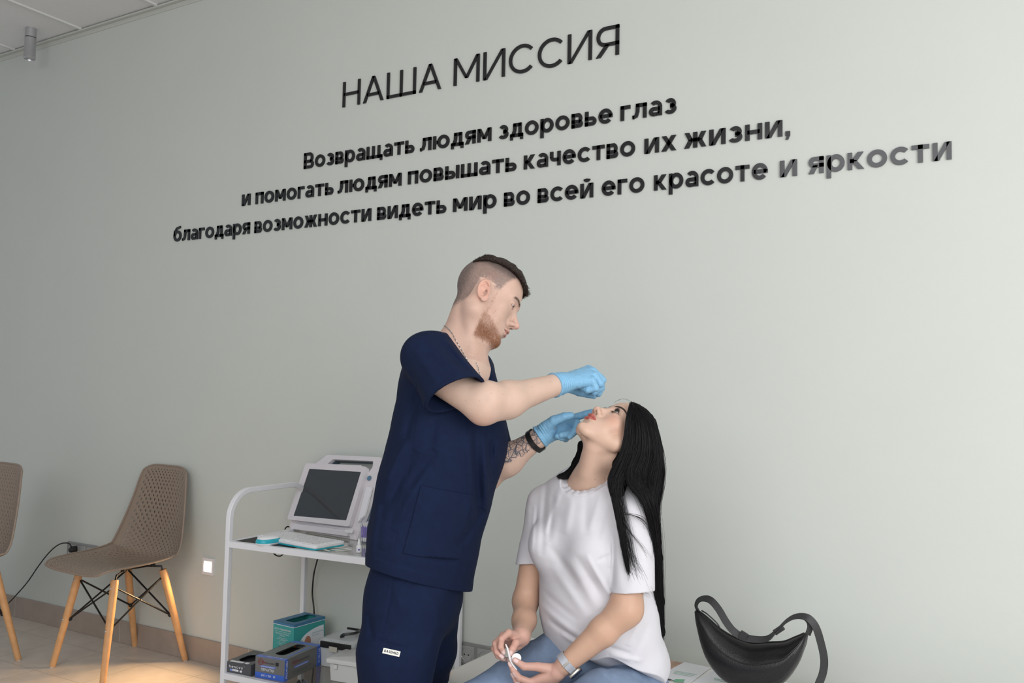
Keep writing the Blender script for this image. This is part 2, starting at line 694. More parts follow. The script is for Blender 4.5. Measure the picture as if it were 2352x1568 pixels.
# ---- round surface-mounted ceiling spot light
m_alu = mat('brushed_aluminium', (0.52, 0.52, 0.54), rough=0.32, metal=0.75)
m_black = mat('black_plastic', (0.012, 0.012, 0.013), rough=0.35)
LX, LY = -4.83, -0.15
sp = empty('ceiling_spotlight', (LX, LY, CEIL), 'silver cylindrical spotlight mounted under the ceiling in the upper left corner', 'lamp')
T0 = Matrix.Translation((LX, LY, 0))
mb = MB(); mb.lathe([(0.030, CEIL + .012), (0.030, CEIL - 0.040)], 32, mtx=T0); mb.build('mounting_base', m_alu, sp, smooth=True)
mb = MB(); mb.lathe([(0.027, CEIL - 0.040), (0.027, CEIL - 0.044)], 32, mtx=T0); mb.build('shadow_gap', m_black, sp, smooth=True)
mb = MB(); mb.lathe([(0.030, CEIL - 0.044), (0.030, CEIL - 0.150), (0.0315, CEIL - 0.152), (0.0315, CEIL - 0.162), (0.026, CEIL - 0.166), (0.022, CEIL - 0.150)], 32, mtx=T0)
mb.build('lamp_barrel', m_alu, sp, smooth=True)
mb = MB(); mb.lathe([(0.0215, CEIL - 0.150), (0.0215, CEIL - 0.156)], 24, mtx=T0)
mb.build('lens', mat('frosted_lens', (0.6, 0.6, 0.6), rough=0.2), sp, smooth=True)

# ---- the lettering on the wall
m_letter = mat('black_acrylic', (0.013, 0.013, 0.015), rough=0.16, spec=0.55)
LET_T = 0.006


def wall_letters(name, label, words, base_z, H, t, xh, cat='sign'):
    """words: (text, left pixel x, right pixel x, pixel y near the word); letters stand 4 mm proud of the wall"""
    x_first = at_y(words[0][1], words[0][3], 0)[0]
    root = empty(name, (x_first, -0.001, base_z), label, cat)
    gap = 0.17 * xh * H if xh < 1 else 0.17 * H
    for text, pl, pr, py in words:
        x0 = at_y(pl, py, -LET_T)[0]
        x1 = at_y(pr, py, -LET_T)[0]
        g, w = text_quads(text, H, t, xh * H, gap)
        k = (x1 - x0) / w
        for ch, qs in g:
            mm = MB()
            for q in qs:
                mm.add([(x0 + a * k, -LET_T, base_z + b) for a, b in q] + [(x0 + a * k, 0.0, base_z + b) for a, b in q],
                       [(0, 1, 2, 3), (0, 4, 5, 1), (1, 5, 6, 2), (2, 6, 7, 3), (3, 7, 4, 0)])
            if mm.v:
                mm.build('letter', m_letter, root)
    return root


wall_letters('wall_inscription', 'large thin black heading НАША МИССИЯ at the top of the wall', [('НАША', 787, 1012, 215), ('МИССИЯ', 1042.5, 1421, 140)], 2.5735, 0.1155, 0.0148, 1.0)
wall_letters('wall_inscription', 'uppermost of the bold black text lines on the wall, ending with глаз', [
    ('Возвращать', 698, 950, 360), ('людям', 965, 1127.5, 325), ('здоровье', 1145, 1406, 290), ('глаз', 1425, 1553, 250)], 2.3185, 0.0735, 0.0148, 0.755)
wall_letters('wall_inscription', 'middle line of bold black wall text, ending with жизни and a comma', [
    ('и', 555, 574, 460), ('помогать', 587, 764.5, 440), ('людям', 776, 921, 420), ('повышать', 937, 1185, 390), ('качество', 1203, 1458, 355), ('их', 1480, 1553, 320), ('жизни,', 1571, 1815, 300)], 2.183, 0.0735, 0.0148, 0.755)
wall_letters('wall_inscription', 'lowest and longest line of black wall text, beginning with благодаря', [
    ('благодаря', 398.5, 572.5, 530), ('возможности', 585, 851.5, 495), ('видеть', 866.5, 1024, 470), ('мир', 1040.5, 1139.5, 455), ('во', 1157.5, 1216.5, 445),
    ('всей', 1235, 1362, 430), ('его', 1382, 1479.5, 415), ('красоте', 1502, 1763, 400), ('и', 1791, 1830.5, 385), ('яркости', 1857, 2186, 360)], 2.044, 0.0735, 0.0148, 0.755)

# ---- wall sockets
m_sock = mat('grey_socket_metal_plastic', (0.26, 0.265, 0.255), rough=0.35, metal=0.3)
m_sock2 = mat('socket_insert', (0.36, 0.365, 0.355), rough=0.3, metal=0.25)
m_well = mat('socket_well', (0.42, 0.42, 0.43), rough=0.25, metal=0.5)


def socket_strip(name, label, x0, x1, z0, z1, n):
    root = empty(name, ((x0 + x1) / 2, 0, z0), label, 'socket')
    mb = MB(); mb.box((x0, -0.010, z0), (x1, 0, z1)); mb.build('cover_frame', m_sock, root, bevel=0.003)
    w = (x1 - x0 - 0.012) / n
    zc = (z0 + z1) / 2
    for i in range(n):
        xc = x0 + 0.006 + w * (i + .5)
        h = w * .40
        mb = MB(); mb.box((xc - h, -0.0125, zc - h), (xc + h, -0.008, zc + h))
        ins = mb.build('socket_insert', m_sock2, root, bevel=0.0015)
        R = Matrix.Translation((xc, -0.0127, zc)) @ Matrix.Rotation(PI / 2, 4, 'X')
        mb = MB(); mb.lathe([(0.026, 0.0), (0.027, 0.0015), (0.024, 0.0018), (0.022, -0.0006), (0.0, -0.0006)], 28, mtx=R, caps=False)
        well = mb.build('socket_well', m_well, ins, smooth=True)
        mb = MB()
        for dz in (-0.0095, 0.0095):
            R2 = Matrix.Translation((xc, -0.0128, zc + dz * 0)) @ Matrix.Translation((dz, 0, 0)) @ Matrix.Rotation(PI / 2, 4, 'X')
            mb.lathe([(0.0028, -0.0004), (0.0028, 0.0010)], 10, mtx=R2)
        mb.build('pin_hole', m_black, ins)
    return root


zs = at_y(158, 1242, 0)[2]
socket_strip('triple_wall_socket', 'grey triple wall socket low on the wall behind the brown chair', at_y(158.5, 1242, 0)[0], at_y(226, 1252, 0)[0], zs - 0.092, zs, 3)
zs = at_y(1053, 1470, 0)[2]
xs = at_y(1053, 1470, 0)[0]
socket_strip('double_wall_socket', 'grey wall socket low behind the end of the white couch', xs, xs + 0.176, zs - 0.09, zs, 2)
# plug with black cable
pc = at_y(166, 1262, -0.03)
pl = empty('power_cord', (pc[0], -0.03, pc[2]), 'black power cord plugged into the socket behind the brown chair, curving left', 'cord')
mb = MB()
R = Matrix.Translation((pc[0], -0.012, pc[2])) @ Matrix.Rotation(PI / 2, 4, 'X')
mb.lathe([(0.019, 0.0), (0.0195, 0.012), (0.016, 0.022), (0.011, 0.034), (0.0, 0.036)], 20, mtx=R)
mb.build('plug', m_black, pl, smooth=True)
path = []
for px, py, y in ((166, 1262, -.03), (160, 1249, -.042), (150, 1246.5, -.052), (138, 1249, -.056), (125, 1257, -.057), (108, 1274, -.055), (88, 1300, -.05), (64, 1335, -.045), (40, 1363, -.042), (12, 1392, -.04), (-25, 1425, -.04)):
    path.append(at_y(px, py, y))


def spline(pts, n=8):
    P = [Vector(p) for p in pts]
    P = [P[0] * 2 - P[1]] + P + [P[-1] * 2 - P[-2]]
    out = []
    for i in range(1, len(P) - 2):
        for k in range(n):
            t = k / n
            a, b, c, d = P[i - 1], P[i], P[i + 1], P[i + 2]
            out.append(0.5 * ((2 * b) + (-a + c) * t + (2 * a - 5 * b + 4 * c - d) * t * t + (-a + 3 * b - 3 * c + d) * t ** 3))
    out.append(P[-2])
    return out


last = path[-1]
path += [(last[0] - .25, -.05, .10), (last[0] - .5, -.08, .004), (last[0] - 1.0, -.12, .004)]
mb = MB(); mb.tube(spline(path, 8), 0.0034, 8); mb.build('cable', m_black, pl, smooth='all')

# ---- warm step light in the wall
nx0, nx1 = at_y(468, 1300, 0)[0], at_y(493.5, 1300, 0)[0]
nz1, nz0 = at_y(480, 1281, 0)[2], at_y(480, 1319, 0)[2]
nl = empty('step_light', ((nx0 + nx1) / 2, 0, nz0), 'small glowing step light set low in the wall between the chair and the white trolley', 'lamp')
m_white = mat('white_plastic', (0.74, 0.73, 0.74), rough=0.35)
fx, fz = 0.011, 0.014
mb = MB()
mb.box((nx0, -0.010, nz0), (nx1, 0, nz0 + fz)); mb.box((nx0, -0.010, nz1 - fz), (nx1, 0, nz1))
mb.box((nx0, -0.010, nz0 + fz), (nx0 + fx, 0, nz1 - fz)); mb.box((nx1 - fx, -0.010, nz0 + fz), (nx1, 0, nz1 - fz))
mb.build('light_frame', m_white, nl)
m_glow = mat('warm_lamp_glow', (1.0, 0.84, 0.62), emit=5.0)
mb = MB(); mb.box((nx0 + fx, -0.0098, nz0 + fz), (nx1 - fx, -0.001, nz1 - fz)); mb.build('light_panel', m_glow, nl)
d = bpy.data.lights.new('step_light_bulb', 'AREA')
d.shape = 'RECTANGLE'; d.size = 0.05; d.size_y = 0.03; d.energy = 3.0; d.color = (1.0, 0.64, 0.32)
d.spread = math.radians(112)
o = bpy.data.objects.new('step_light_bulb', d); COL.objects.link(o)
o.location = ((nx0 + nx1) / 2, -0.02, (nz0 + nz1) / 2)
o.rotation_euler = (math.radians(-58), 0, 0)
adopt(o, nl)
# ================================================================== chairs
def chair_shell_point(u, v):
    prof = [(.246, .424, .170), (.238, .434, .190), (.205, .443, .210), (.12, .439, .226), (.02, .430, .232), (-.08, .428, .233), (-.138, .446, .236), (-.168, .500, .234),
            (-.180, .580, .214), (-.188, .680, .188), (-.194, .775, .165), (-.199, .832, .142)]
    lift = [.0, .001, .006, .016, .030, .046, .060, .062, .050, .034, .022, .012]
    e0, e1 = 0.085 * abs(u) ** 3.2, 0.05 * abs(u) ** 5
    vv = e0 + (1 - e0 - e1) * v
    s = vv * (len(prof) - 1)
    i = min(int(s), len(prof) - 2)
    f = s - i

    def cr(k, c):
        P = lambda j: c(max(0, min(len(prof) - 1, j)))
        a, b, cc, d = P(k - 1), P(k), P(k + 1), P(k + 2)
        return 0.5 * ((2 * b) + (-a + cc) * f + (2 * a - 5 * b + 4 * cc - d) * f * f + (-a + 3 * b - 3 * cc + d) * f ** 3)
    y = cr(i, lambda j: prof[j][0])
    z = cr(i, lambda j: prof[j][1])
    w = cr(i, lambda j: prof[j][2])
    l = cr(i, lambda j: lift[j])
    g = 1e-3
    ty = prof[min(i + 1, 11)][0] - prof[i][0]
    tz = prof[min(i + 1, 11)][1] - prof[i][1]
    ty2 = prof[min(i + 2, 11)][0] - prof[min(i + 1, 10)][0]
    tz2 = prof[min(i + 2, 11)][1] - prof[min(i + 1, 10)][1]
    ty, tz = ty * (1 - f) + ty2 * f, tz * (1 - f) + tz2 * f
    n = math.hypot(ty, tz) + 1e-9
    ny, nz = tz / n, -ty / n
    k = l * abs(u) ** 2.2
    return Vector((w * u, y + ny * k, z + nz * k))


m_shell = mat('taupe_moulded_plastic', (0.27, 0.205, 0.158), rough=0.42, spec=0.4)
m_beech = mat('beech_wood', (0.60, 0.325, 0.145), rough=0.42, noise=0.10, nscale=28)
m_rod = mat('black_steel_rod', (0.010, 0.010, 0.011), rough=0.35, metal=0.2)
m_bolt = mat('steel_bolt', (0.62, 0.62, 0.63), rough=0.3, metal=0.9)
CS = 1.10


def chair(loc, rz, label):
    S = Matrix.Translation((loc[0], loc[1], 0)) @ Matrix.Rotation(rz, 4, 'Z') @ Matrix.Scale(CS, 4)
    root = empty('shell_chair', (loc[0], loc[1], 0), label, 'chair', rz=0)
    NU, NV = 30, 62
    mb = MB()
    grid = {}
    for i in range(NU + 1):
        for j in range(NV + 1):
            grid[i, j] = len(mb.v)
            mb.v.append(tuple(S @ chair_shell_point(-1 + 2 * i / NU, j / NV)))
    fs = []
    for i in range(NU):
        for j in range(NV):
            c = [grid[i, j], grid[i + 1, j], grid[i + 1, j + 1], grid[i, j + 1]]
            if (i + j) % 2 == 0 and 2 <= i < NU - 2 and 2 <= j < NV - 2:
                cu, cv = -1 + 2 * (i + .5) / NU, (j + .5) / NV
                du, dv = .80 / NU, .40 / NV
                d = []
                for a, b in ((0, -1), (1, 0), (0, 1), (-1, 0)):
                    d.append(len(mb.v))
                    mb.v.append(tuple(S @ chair_shell_point(cu + a * du, cv + b * dv)))
                for k in range(4):
                    fs.append((c[k], c[(k + 1) % 4], d[k]))
                    fs.append((c[(k + 1) % 4], d[(k + 1) % 4], d[k]))
            else:
                fs.append(tuple(c))
    mb.f += fs
    mb.m += [0] * len(fs)
    mb.build('seat_shell', m_shell, root, smooth='all', solid=0.0042)
    # rolled rim
    edge = [(u / 20, 0) for u in range(-20, 20)] + [(1, v / 40) for v in range(0, 40)] + [(u / 20, 1) for u in range(20, -20, -1)] + [(-1, v / 40) for v in range(40, -1, -1)]
    mb = MB()
    mb.tube([S @ chair_shell_point(*e) for e in edge], 0.0048, 8)
    mb.build('shell_rim', m_shell, root, smooth='all')
    legs = []
    for sx in (-1, 1):
        for sy in (1, -1):
            a = Vector((sx * .128, sy * .112 + .012, .392 if sy > 0 else .40))
            b = Vector((sx * .182, sy * .192 + .000, 0.004))
            legs.append((a, b, sx, sy))
            mb = MB()
            P = [a.lerp(b, k) for k in (0, .04, .5, .97, 1)]
            mb.tube([S @ p for p in P], [x * CS for x in (.0150, .0162, .0150, .0125, .0118)], 20)
            lg = mb.build('leg', m_beech, root, smooth=True)
            mb = MB(); mb.tube([S @ (b + Vector((0, 0, 0.0005))), S @ (b - Vector((0, 0, .0038)))], .011, 14)
            mb.build('foot_pad', mat_pad, lg, smooth=True)
            for k in (.08, .50):
                p = a.lerp(b, k)
                mb = MB()
                out = Vector((0, sy, 0))
                q = S @ (p + out * .0150)
                q2 = S @ (p + out * .0172)
                mb.tube([q, q2], [.0062, .0052], 14)
                mb.build('bolt', m_bolt, lg, smooth=True)
    # crossed rods between the legs, with brackets and end nuts
    A = {(l[2], l[3]): l for l in legs}
    for (p, q) in (((-1, 1), (1, 1)), ((-1, -1), (1, -1)), ((-1, 1), (-1, -1)), ((1, 1), (1, -1))):
        for (s, t) in ((p, q), (q, p)):
            a = A[s][0].lerp(A[s][1], .06) * 1.0
            b = A[t][0].lerp(A[t][1], .50)
            inw = Vector((-b.x, -b.y, 0)).normalized() * .014
            mb = MB(); mb.tube([S @ (a + inw * .6), S @ (b + inw)], .0042, 8)
            mb.build('brace_rod', m_rod, root, smooth=True)
    for key, (a, b, sx, sy) in A.items():
        p = a.lerp(b, .5)
        inw = Vector((-p.x, -p.y, 0)).normalized()
        mb = MB(); mb.ball(S @ (p + inw * .017), .0095, 12, 8); mb.build('rod_nut', m_rod, root, smooth=True)
    mb = MB()
    for sx in (-1, 1):
        mb.tube([S @ Vector(p) for p in ((sx * .13, .125, .380), (sx * .125, .115, .408), (sx * .09, .05, .418), (sx * .09, -.05, .418), (sx * .125, -.095, .414), (sx * .13, -.10, .385))], .0048, 8)
    mb.tube([S @ Vector((-.09, .05, .418)), S @ Vector((.09, .05, .418))], .0048, 8)
    mb.tube([S @ Vector((-.09, -.05, .418)), S @ Vector((.09, -.05, .418))], .0048, 8)
    for sx in (-1, 1):
        for sy in (-1, 1):
            mb.tube([S @ Vector((sx * .10, sy * .07, .414)), S @ Vector((sx * .10, sy * .07, .428))], .011, 12)
    mb.build('mounting_frame', m_rod, root, smooth=True)
    return root


mat_pad = mat('pale_foot_pad', (0.55, 0.52, 0.5), rough=0.6)
chair((-3.695, -.232), PI + math.radians(-3), 'taupe perforated shell chair with wooden legs, standing in full view against the wall')
chair((-4.345, -.655), PI + math.radians(-4), 'taupe perforated shell chair cut off by the left edge of the picture')

# ================================================================== trolley
m_wmetal = mat('white_powder_coat', (0.76, 0.76, 0.79), rough=0.32)
m_glass = mat('clear_glass', (0.93, 0.97, 0.94), rough=0.0, trans=1.0, ior=1.45)
CA = math.radians(3)
CO = Vector((-2.683, -.520, 0))
CM = Matrix.Translation(CO) @ Matrix.Rotation(CA, 4, 'Z')
CW, CD = .78, .45
ZT, ZB = .712, .212          # tops of the shelf rails
cart = empty('medical_trolley', CO, 'white square-tube medical trolley with two glass shelves, standing behind the man', 'trolley', rz=CA)
t_ = .0105


def chandle(x):
    pts = [(x, 0, 0.05), (x, 0, .20), (x, 0, .795)]
    R = .105
    for k in range(1, 13):
        a = PI - PI / 2 * k / 12
        pts.append((x, R + R * math.cos(a), .795 + R * math.sin(a)))
    for k in range(0, 12):
        a = PI / 2 - PI / 2 * k / 12
        pts.append((x, CD - R + R * math.cos(a), .795 + R * math.sin(a)))
    pts += [(x, CD, .795), (x, CD, .2), (x, CD, 0.05)]
    return [CM @ Vector(p) for p in pts]


for x in (0, CW):
    mb = MB(); mb.tube(chandle(x), 0, square=(t_, t_), upv=(CM.to_3x3() @ Vector((1, 0, 0))))
    mb.build('end_frame', m_wmetal, cart, smooth=True, bevel=.002)
for z, nm in ((ZT, 'shelf_rail'), (ZB, 'shelf_rail')):
    mb = MB()
    mb.box((t_, -t_, z - .024), (CW - t_, t_, z), mtx=CM); mb.box((t_, CD - t_, z - .024), (CW - t_, CD + t_, z), mtx=CM)
    mb.box((-t_, t_, z - .022), (t_, CD - t_, z), mtx=CM); mb.box((CW - t_, t_, z - .022), (CW + t_, CD - t_, z), mtx=CM)
    mb.build('shelf_frame', m_wmetal, cart, bevel=.0015)
    mb = MB(); mb.box((t_ + .001, t_ + .001, z - .010), (CW - t_ - .001, CD - t_ - .001, z - .004), mtx=CM)
    mb.build('glass_shelf', m_glass, cart)
for x in (0, CW):
    for y in (0, CD):
        mb = MB(); mb.tube([CM @ Vector((x, y, .05)), CM @ Vector((x, y, .058))], .013, 14)
        cst = mb.build('caster', m_black, cart, smooth=True)
        mb = MB(); mb.tube([CM @ Vector((x - .009, y, .026)), CM @ Vector((x + .009, y, .026))], .0255, 20); mb.build('wheel', m_black, cst, smooth=True)
        mb = MB()
        for s in (-1, 1):
            mb.box((x + s * .012 - .001, y - .012, .02), (x + s * .012 + .001, y + .012, .052), mtx=CM)
        mb.build('fork', m_alu, cst)
ZS = ZT - .004               # top surface of the upper glass
ZL = ZB - .004

# black mat
mb = MB(); mb.box((.018, .016, ZS), (.30, .25, ZS + .0025), mtx=CM)
tag(mb.build('mouse_mat', mat('black_mat', (0.018, 0.017, 0.022), rough=0.6)), 'thin black mat lying on the top shelf of the trolley, under the mouse', 'mat')

# ---- keyboard
m_kb = mat('white_keyboard_plastic', (0.80, 0.80, 0.82), rough=0.35)
m_teal = mat('turquoise_plastic', (0.02, 0.40, 0.50), rough=0.3)
m_print = mat('grey_key_print', (0.22, 0.23, 0.26), rough=0.5)
k0 = Vector(at_z(588, 1229, .73)); k1 = Vector(at_z(724, 1253, .73)); k2 = Vector(at_z(784, 1238, .73))
kx = (k1 - k0).normalized()
ky = Vector((0, 0, 1)).cross(kx)
KW = (k1 - k0).length
KD = .150
KZ = ZS + .0004
km = Matrix.Translation((k0.x, k0.y, 0)) @ Matrix(((kx.x, ky.x, 0, 0), (kx.y, ky.y, 0, 0), (0, 0, 1, 0), (0, 0, 0, 1)))
kb = empty('keyboard', (k0.x, k0.y, KZ), 'compact white keyboard with a turquoise underside on the trolley', 'keyboard')


def rrect(x0, y0, x1, y1, r, n=5):
    out = []
    for cx, cy, a0 in ((x1 - r, y0 + r, -90), (x1 - r, y1 - r, 0), (x0 + r, y1 - r, 90), (x0 + r, y0 + r, 180)):
        out += arc_pts((cx, cy), r, a0, a0 + 90, n)
    return out


mb = MB(); mb.prism(rrect(0.001, 0.001, KW - .001, KD - .001, .012), KZ + .003, KZ + .009, mtx=km); mb.build('underside', m_teal, kb, bevel=.001)
mb = MB(); mb.prism(rrect(0, 0, KW, KD, .013), KZ + .008, KZ + .021, mtx=km); mb.build('top_case', m_kb, kb, bevel=.003)
random.seed(3)
nk = 0
rows = 6
for r in range(rows):
    y = .010 + r * (KD - .02) / rows
    n = 15 if r != 0 else 9
    x = .012
    tot = KW - .024
    for c in range(n):
        w = tot / n
        if r == 0 and c == 4:
            w = w
        mb = MB()
        mb.prism(rrect(x + .0012, y + .001, x + w - .0012, y + (KD - .02) / rows - .001, .0016, 2), KZ + .0205, KZ + .0235, mtx=km)
        key = mb.build('key', m_kb, kb)
        mb = MB(); cx = x + w * .35
        mb.box((cx - .0015, y + .006, KZ + .0236), (cx + .0022, y + .0085, KZ + .02375), mtx=km)
        if random.random() < .75:
            mb.build('key_legend', m_print, key)
        x += w

# ---- mouse
mc = Vector(at_z(611, 1246, ZS + .01))
mm4 = Matrix.Translation((mc.x, mc.y + .012, ZS + .003)) @ Matrix.Rotation(math.radians(-8), 4, 'Z')
ms = empty('computer_mouse', (mc.x, mc.y, ZS + .003), 'small white and turquoise computer mouse on the black mat', 'mouse')


def puck(rx, ry, zs, rs, name, m):
    rings = []
    for z, k in zip(zs, rs):
        rings.append([mm4 @ Vector((rx * k * abs(math.cos(a)) ** .8 * (1 if math.cos(a) > 0 else -1), ry * k * abs(math.sin(a)) ** .8 * (1 if math.sin(a) > 0 else -1), z)) for a in [2 * PI * i / 36 for i in range(36)]])
    mb = MB(); mb.loft(rings); mb.build(name, m, ms, smooth=True, angle=60)


puck(.034, .050, (0, .003, .008), (.90, .97, .995), 'sole', m_kb)
puck(.034, .050, (.008, .014, .021, .023), (1.0, 1.0, .93, .90), 'side_band', m_teal)
puck(.034, .050, (.0228, .026, .030, .0325, .0335), (.895, .86, .72, .45, .06), 'top_shell', m_kb)

# ---- ophthalmic monitor unit
m_dev = mat('warm_white_casing', (0.66, 0.63, 0.66), rough=0.38)
m_devb = mat('slate_blue_casing', (0.12, 0.165, 0.215), rough=0.4)
m_scr = mat('dark_screen', (0.035, 0.040, 0.046), rough=0.10, spec=0.6)
O = Vector(at_z(666, 1215, ZS)); R = Vector(at_z(818, 1241, ZS))
ex = (R - O); DW = ex.length; ex.normalize()
ey = Vector((0, 0, 1)).cross(ex)


def hit(px, py, p0, n):
    r = Vector(ray(px, py)); c = Vector(CAM)
    return c + r * ((Vector(p0) - c).dot(n) / r.dot(n))


BL = hit(659, 1192, O + ey * (-.004), ey)      # lower left bezel corner, a little in front of the foot
TLp = hit(702, 1063, BL, ex)
up_s = (TLp - BL); SH = up_s.length; up_s.normalize()
nrm = ex.cross(up_s).normalized()
if nrm.dot(Vector(FWD)) > 0:
    nrm = -nrm                                  # towards the viewer
dev = empty('eye_diagnostic_monitor', O, 'portable white diagnostic unit with a large tilted dark screen and top handle, on the trolley', 'monitor')


def on(px, py, off):
    """point on the screen plane pushed back by off"""
    return hit(px, py, BL - nrm * off, nrm)


def round_poly(pts, r, n=4):
    out = []
    k = len(pts)
    for i in range(k):
        a, b, c = pts[i - 1], pts[i], pts[(i + 1) % k]
        d1 = min(r, (a - b).length * .45); d2 = min(r, (c - b).length * .45)
        p, q = b + (a - b).normalized() * d1, b + (c - b).normalized() * d2
        for j in range(n + 1):
            t = j / n
            out.append(p * (1 - t) ** 2 + b * 2 * t * (1 - t) + q * t * t)
    return out


def slab(name, pts, off0, off1, m, parent, r=.008, bev=.003, n=4):
    base = round_poly(pts, r, n)
    mb = MB()
    mb.loft([[p + nrm * a for p in base] for a in (off0, off1)], True, True)
    return mb.build(name, m, parent, bevel=bev)


B = [on(659, 1192, 0), on(801, 1209, 0), on(841.5, 1071, 0), on(702, 1063, 0)]
# bezel as a frame around the screen
scr_px = [(673.6, 1184), (795, 1194.7), (829, 1083.4), (710, 1076.2)]
outer = round_poly(B, .012, 5)
inner = [on(*p, 0) for p in scr_px]
inn = round_poly(inner, .0008, 5)
mb = MB()
mb.loft([[p - nrm * .022 for p in outer], [p for p in outer], [p for p in inn], [p - nrm * .003 for p in inn]], True, False)
mb.build('screen_bezel', m_dev, dev, smooth=True, angle=30)
mb = MB(); mb.loft([[p - nrm * .006 for p in inn], [p - nrm * .0022 for p in inn]], True, True); mb.build('screen', m_scr, dev)
# main shell with the handle opening
sh = .022
shell = [on(664, 1211, sh), on(819, 1241, sh), on(881, 1060, sh), on(874, 1049.5, sh), on(752, 1044, sh), on(725, 1064, sh), on(700, 1075, sh)]
hole = [on(752, 1065, sh), on(764, 1054.5, sh), on(857, 1058.5, sh), on(856, 1072, sh), on(846, 1085, sh), on(836, 1080, sh), on(830, 1068, sh)]
so = round_poly(shell, .008, 4)
ho = round_poly(hole, .004, 4)


def ring_slab(name, out_p, in_p, b0, b1, m, parent, bev=.0025):
    """plate with an opening: cap faces triangulated between outline and opening"""
    bm = bmesh.new()
    tops = []
    for off in (b0, b1):
        vo = [bm.verts.new(p - nrm * off) for p in out_p]
        vi = [bm.verts.new(p - nrm * off) for p in in_p]
        eo = [bm.edges.new((vo[i], vo[(i + 1) % len(vo)])) for i in range(len(vo))]
        ei = [bm.edges.new((vi[i], vi[(i + 1) % len(vi)])) for i in range(len(vi))]
        bmesh.ops.triangle_fill(bm, edges=eo + ei, use_beauty=True)
        tops.append((vo, vi))
    for w in (0, 1):
        a, b = tops[0][w], tops[1][w]
        for i in range(len(a)):
            bm.faces.new((a[i], a[(i + 1) % len(a)], b[(i + 1) % len(a)], b[i]))
    me = bpy.data.meshes.new(name)
    bmesh.ops.recalc_face_normals(bm, faces=bm.faces)
    bm.to_mesh(me); bm.free()
    me.materials.append(m)
    o = bpy.data.objects.new(name, me)
    COL.objects.link(o)
    if bev:
        md = o.modifiers.new('bevel', 'BEVEL'); md.width = bev; md.segments = 2; md.limit_method = 'ANGLE'; md.angle_limit = math.radians(50)
    adopt(o, parent)
    return o


ring_slab('front_casing', so, ho, 0.0, .018, m_dev, dev)
ring_slab('rear_casing', [p - nrm * .018 for p in so], [p - nrm * .018 for p in ho], 0.0, .026, m_devb, dev)
# foot block under the screen: keeps the unit upright
fb = [O, O + ex * DW, O + ex * DW + ey * .13, O + ey * .13]
mb = MB()
lo = [p + Vector((0, 0, .0005)) for p in fb]
hi = [hit(668, 1198, O + ey * .012, ey), hit(808, 1213, O + ex * DW + ey * .012, ey), O + ex * DW * .98 + ey * .12 + Vector((0, 0, .055)), O + ex * .01 + ey * .12 + Vector((0, 0, .055))]
mb.loft([lo, hi], True, True)
mb.build('base_housing', m_dev, dev, bevel=.004)
# paper flap / lower front panel
pa = [hit(676, 1202, O - ey * .006, ey), hit(799, 1218, O - ey * .006, ey), hit(797, 1231, O - ey * .007, ey), hit(668, 1214, O - ey * .007, ey)]
mb = MB(); mb.loft([pa, [p + ey * .012 for p in pa]], True, True); mb.build('printer_flap', mat('lilac_white_plastic', (0.70, 0.68, 0.72), rough=0.4), dev, bevel=.001)
# speaker grille: rows of small dark holes
m_dark = mat('dark_hole', (0.03, 0.03, 0.035), rough=0.6)
mb = MB()
for r_ in range(4):
    for c in range(46):
        p = hit(706 + c * 2.15, 1219 + c * .27 + r_ * 1.9 + (0), O - ey * .0015, ey)
        if r_ > 1 and c < 16:
            continue
        mb.box((-.0008, -.0006, -.0006), (.0008, .0006, .0006), mtx=Matrix.Translation(p))
mb.build('speaker_grille', m_dark, dev)
# right-hand side: power button, paper roll cover, name plate
bc = on(848.5, 1098, .020)
mb = MB(); mb.lathe([(.0105, 0), (.0105, .003), (.008, .0035), (.007, .0028), (0, .0028)], 24, mtx=frame_matrix(bc, ex, up_s, nrm))
mb.build('power_button', mat('blue_button', (0.10, 0.20, 0.30), rough=0.35), dev, smooth=True)
rc = [on(843, 1118, .012), on(855, 1119, .012), on(838, 1184, .012), on(822, 1200, .012)]
slab('side_cover', rc[::-1], -.006, .004, mat('side_cover_white', (0.74, 0.73, 0.77), rough=0.4), dev, r=.003, bev=.001)
npl = hit(793.5, 1216, O - ey * .0075, ey); npr = hit(809, 1218, O - ey * .0075, ey)
mb = MB(); q = [hit(792, 1215.5, O - ey * .009, ey), hit(810, 1217.5, O - ey * .009, ey), hit(808.5, 1224.5, O - ey * .009, ey), hit(791.5, 1222, O - ey * .009, ey)]
mb.loft([q, [p + ey * .003 for p in q]]); mb.build('name_plate', m_kb, dev)
# cables
mb = MB(); mb.tube(spline([hit(661, 1222, O + ey * .01, ey), hit(654, 1217, O + ey * .05, ey), hit(660, 1209, O + ey * .07, ey), hit(672, 1212, O + ey * .10, ey)], 6), .003, 8)
mb.build('cable', m_black, dev, smooth='all')
cz = Vector(at_y(640, 1270, -.30))
cc = empty('hanging_cable', (cz.x, cz.y, cz.z), 'thin black cable looping down below the top shelf of the trolley', 'cable')
xx = [at_y(625, 1262, -.33), at_y(627, 1268, -.33), at_y(635, 1275.5, -.33), at_y(644, 1276.5, -.33), at_y(651, 1271, -.33), at_y(655, 1262, -.33)]
mb = MB(); mb.tube(spline(xx, 6), .0028, 8); mb.build('cable_loop', m_black, cc, smooth='all')
yb = -.035
xx = [at_y(729, 1285, yb - .04), at_y(722, 1312, yb), at_y(719, 1335, yb), at_y(717.5, 1365, yb + .01), at_y(721, 1398, yb), at_y(722, 1440, yb), at_y(721, 1500, yb)]
xx += [(xx[-1][0], yb, .10), (xx[-1][0] + .02, yb - .01, .006), (xx[-1][0] + .2, yb - .02, .005)]
mb = MB(); mb.tube(spline(xx, 6), .0035, 8)
tag(mb.build('power_cord', m_black, smooth='all'), 'black power cord hanging down the wall behind the trolley', 'cord')

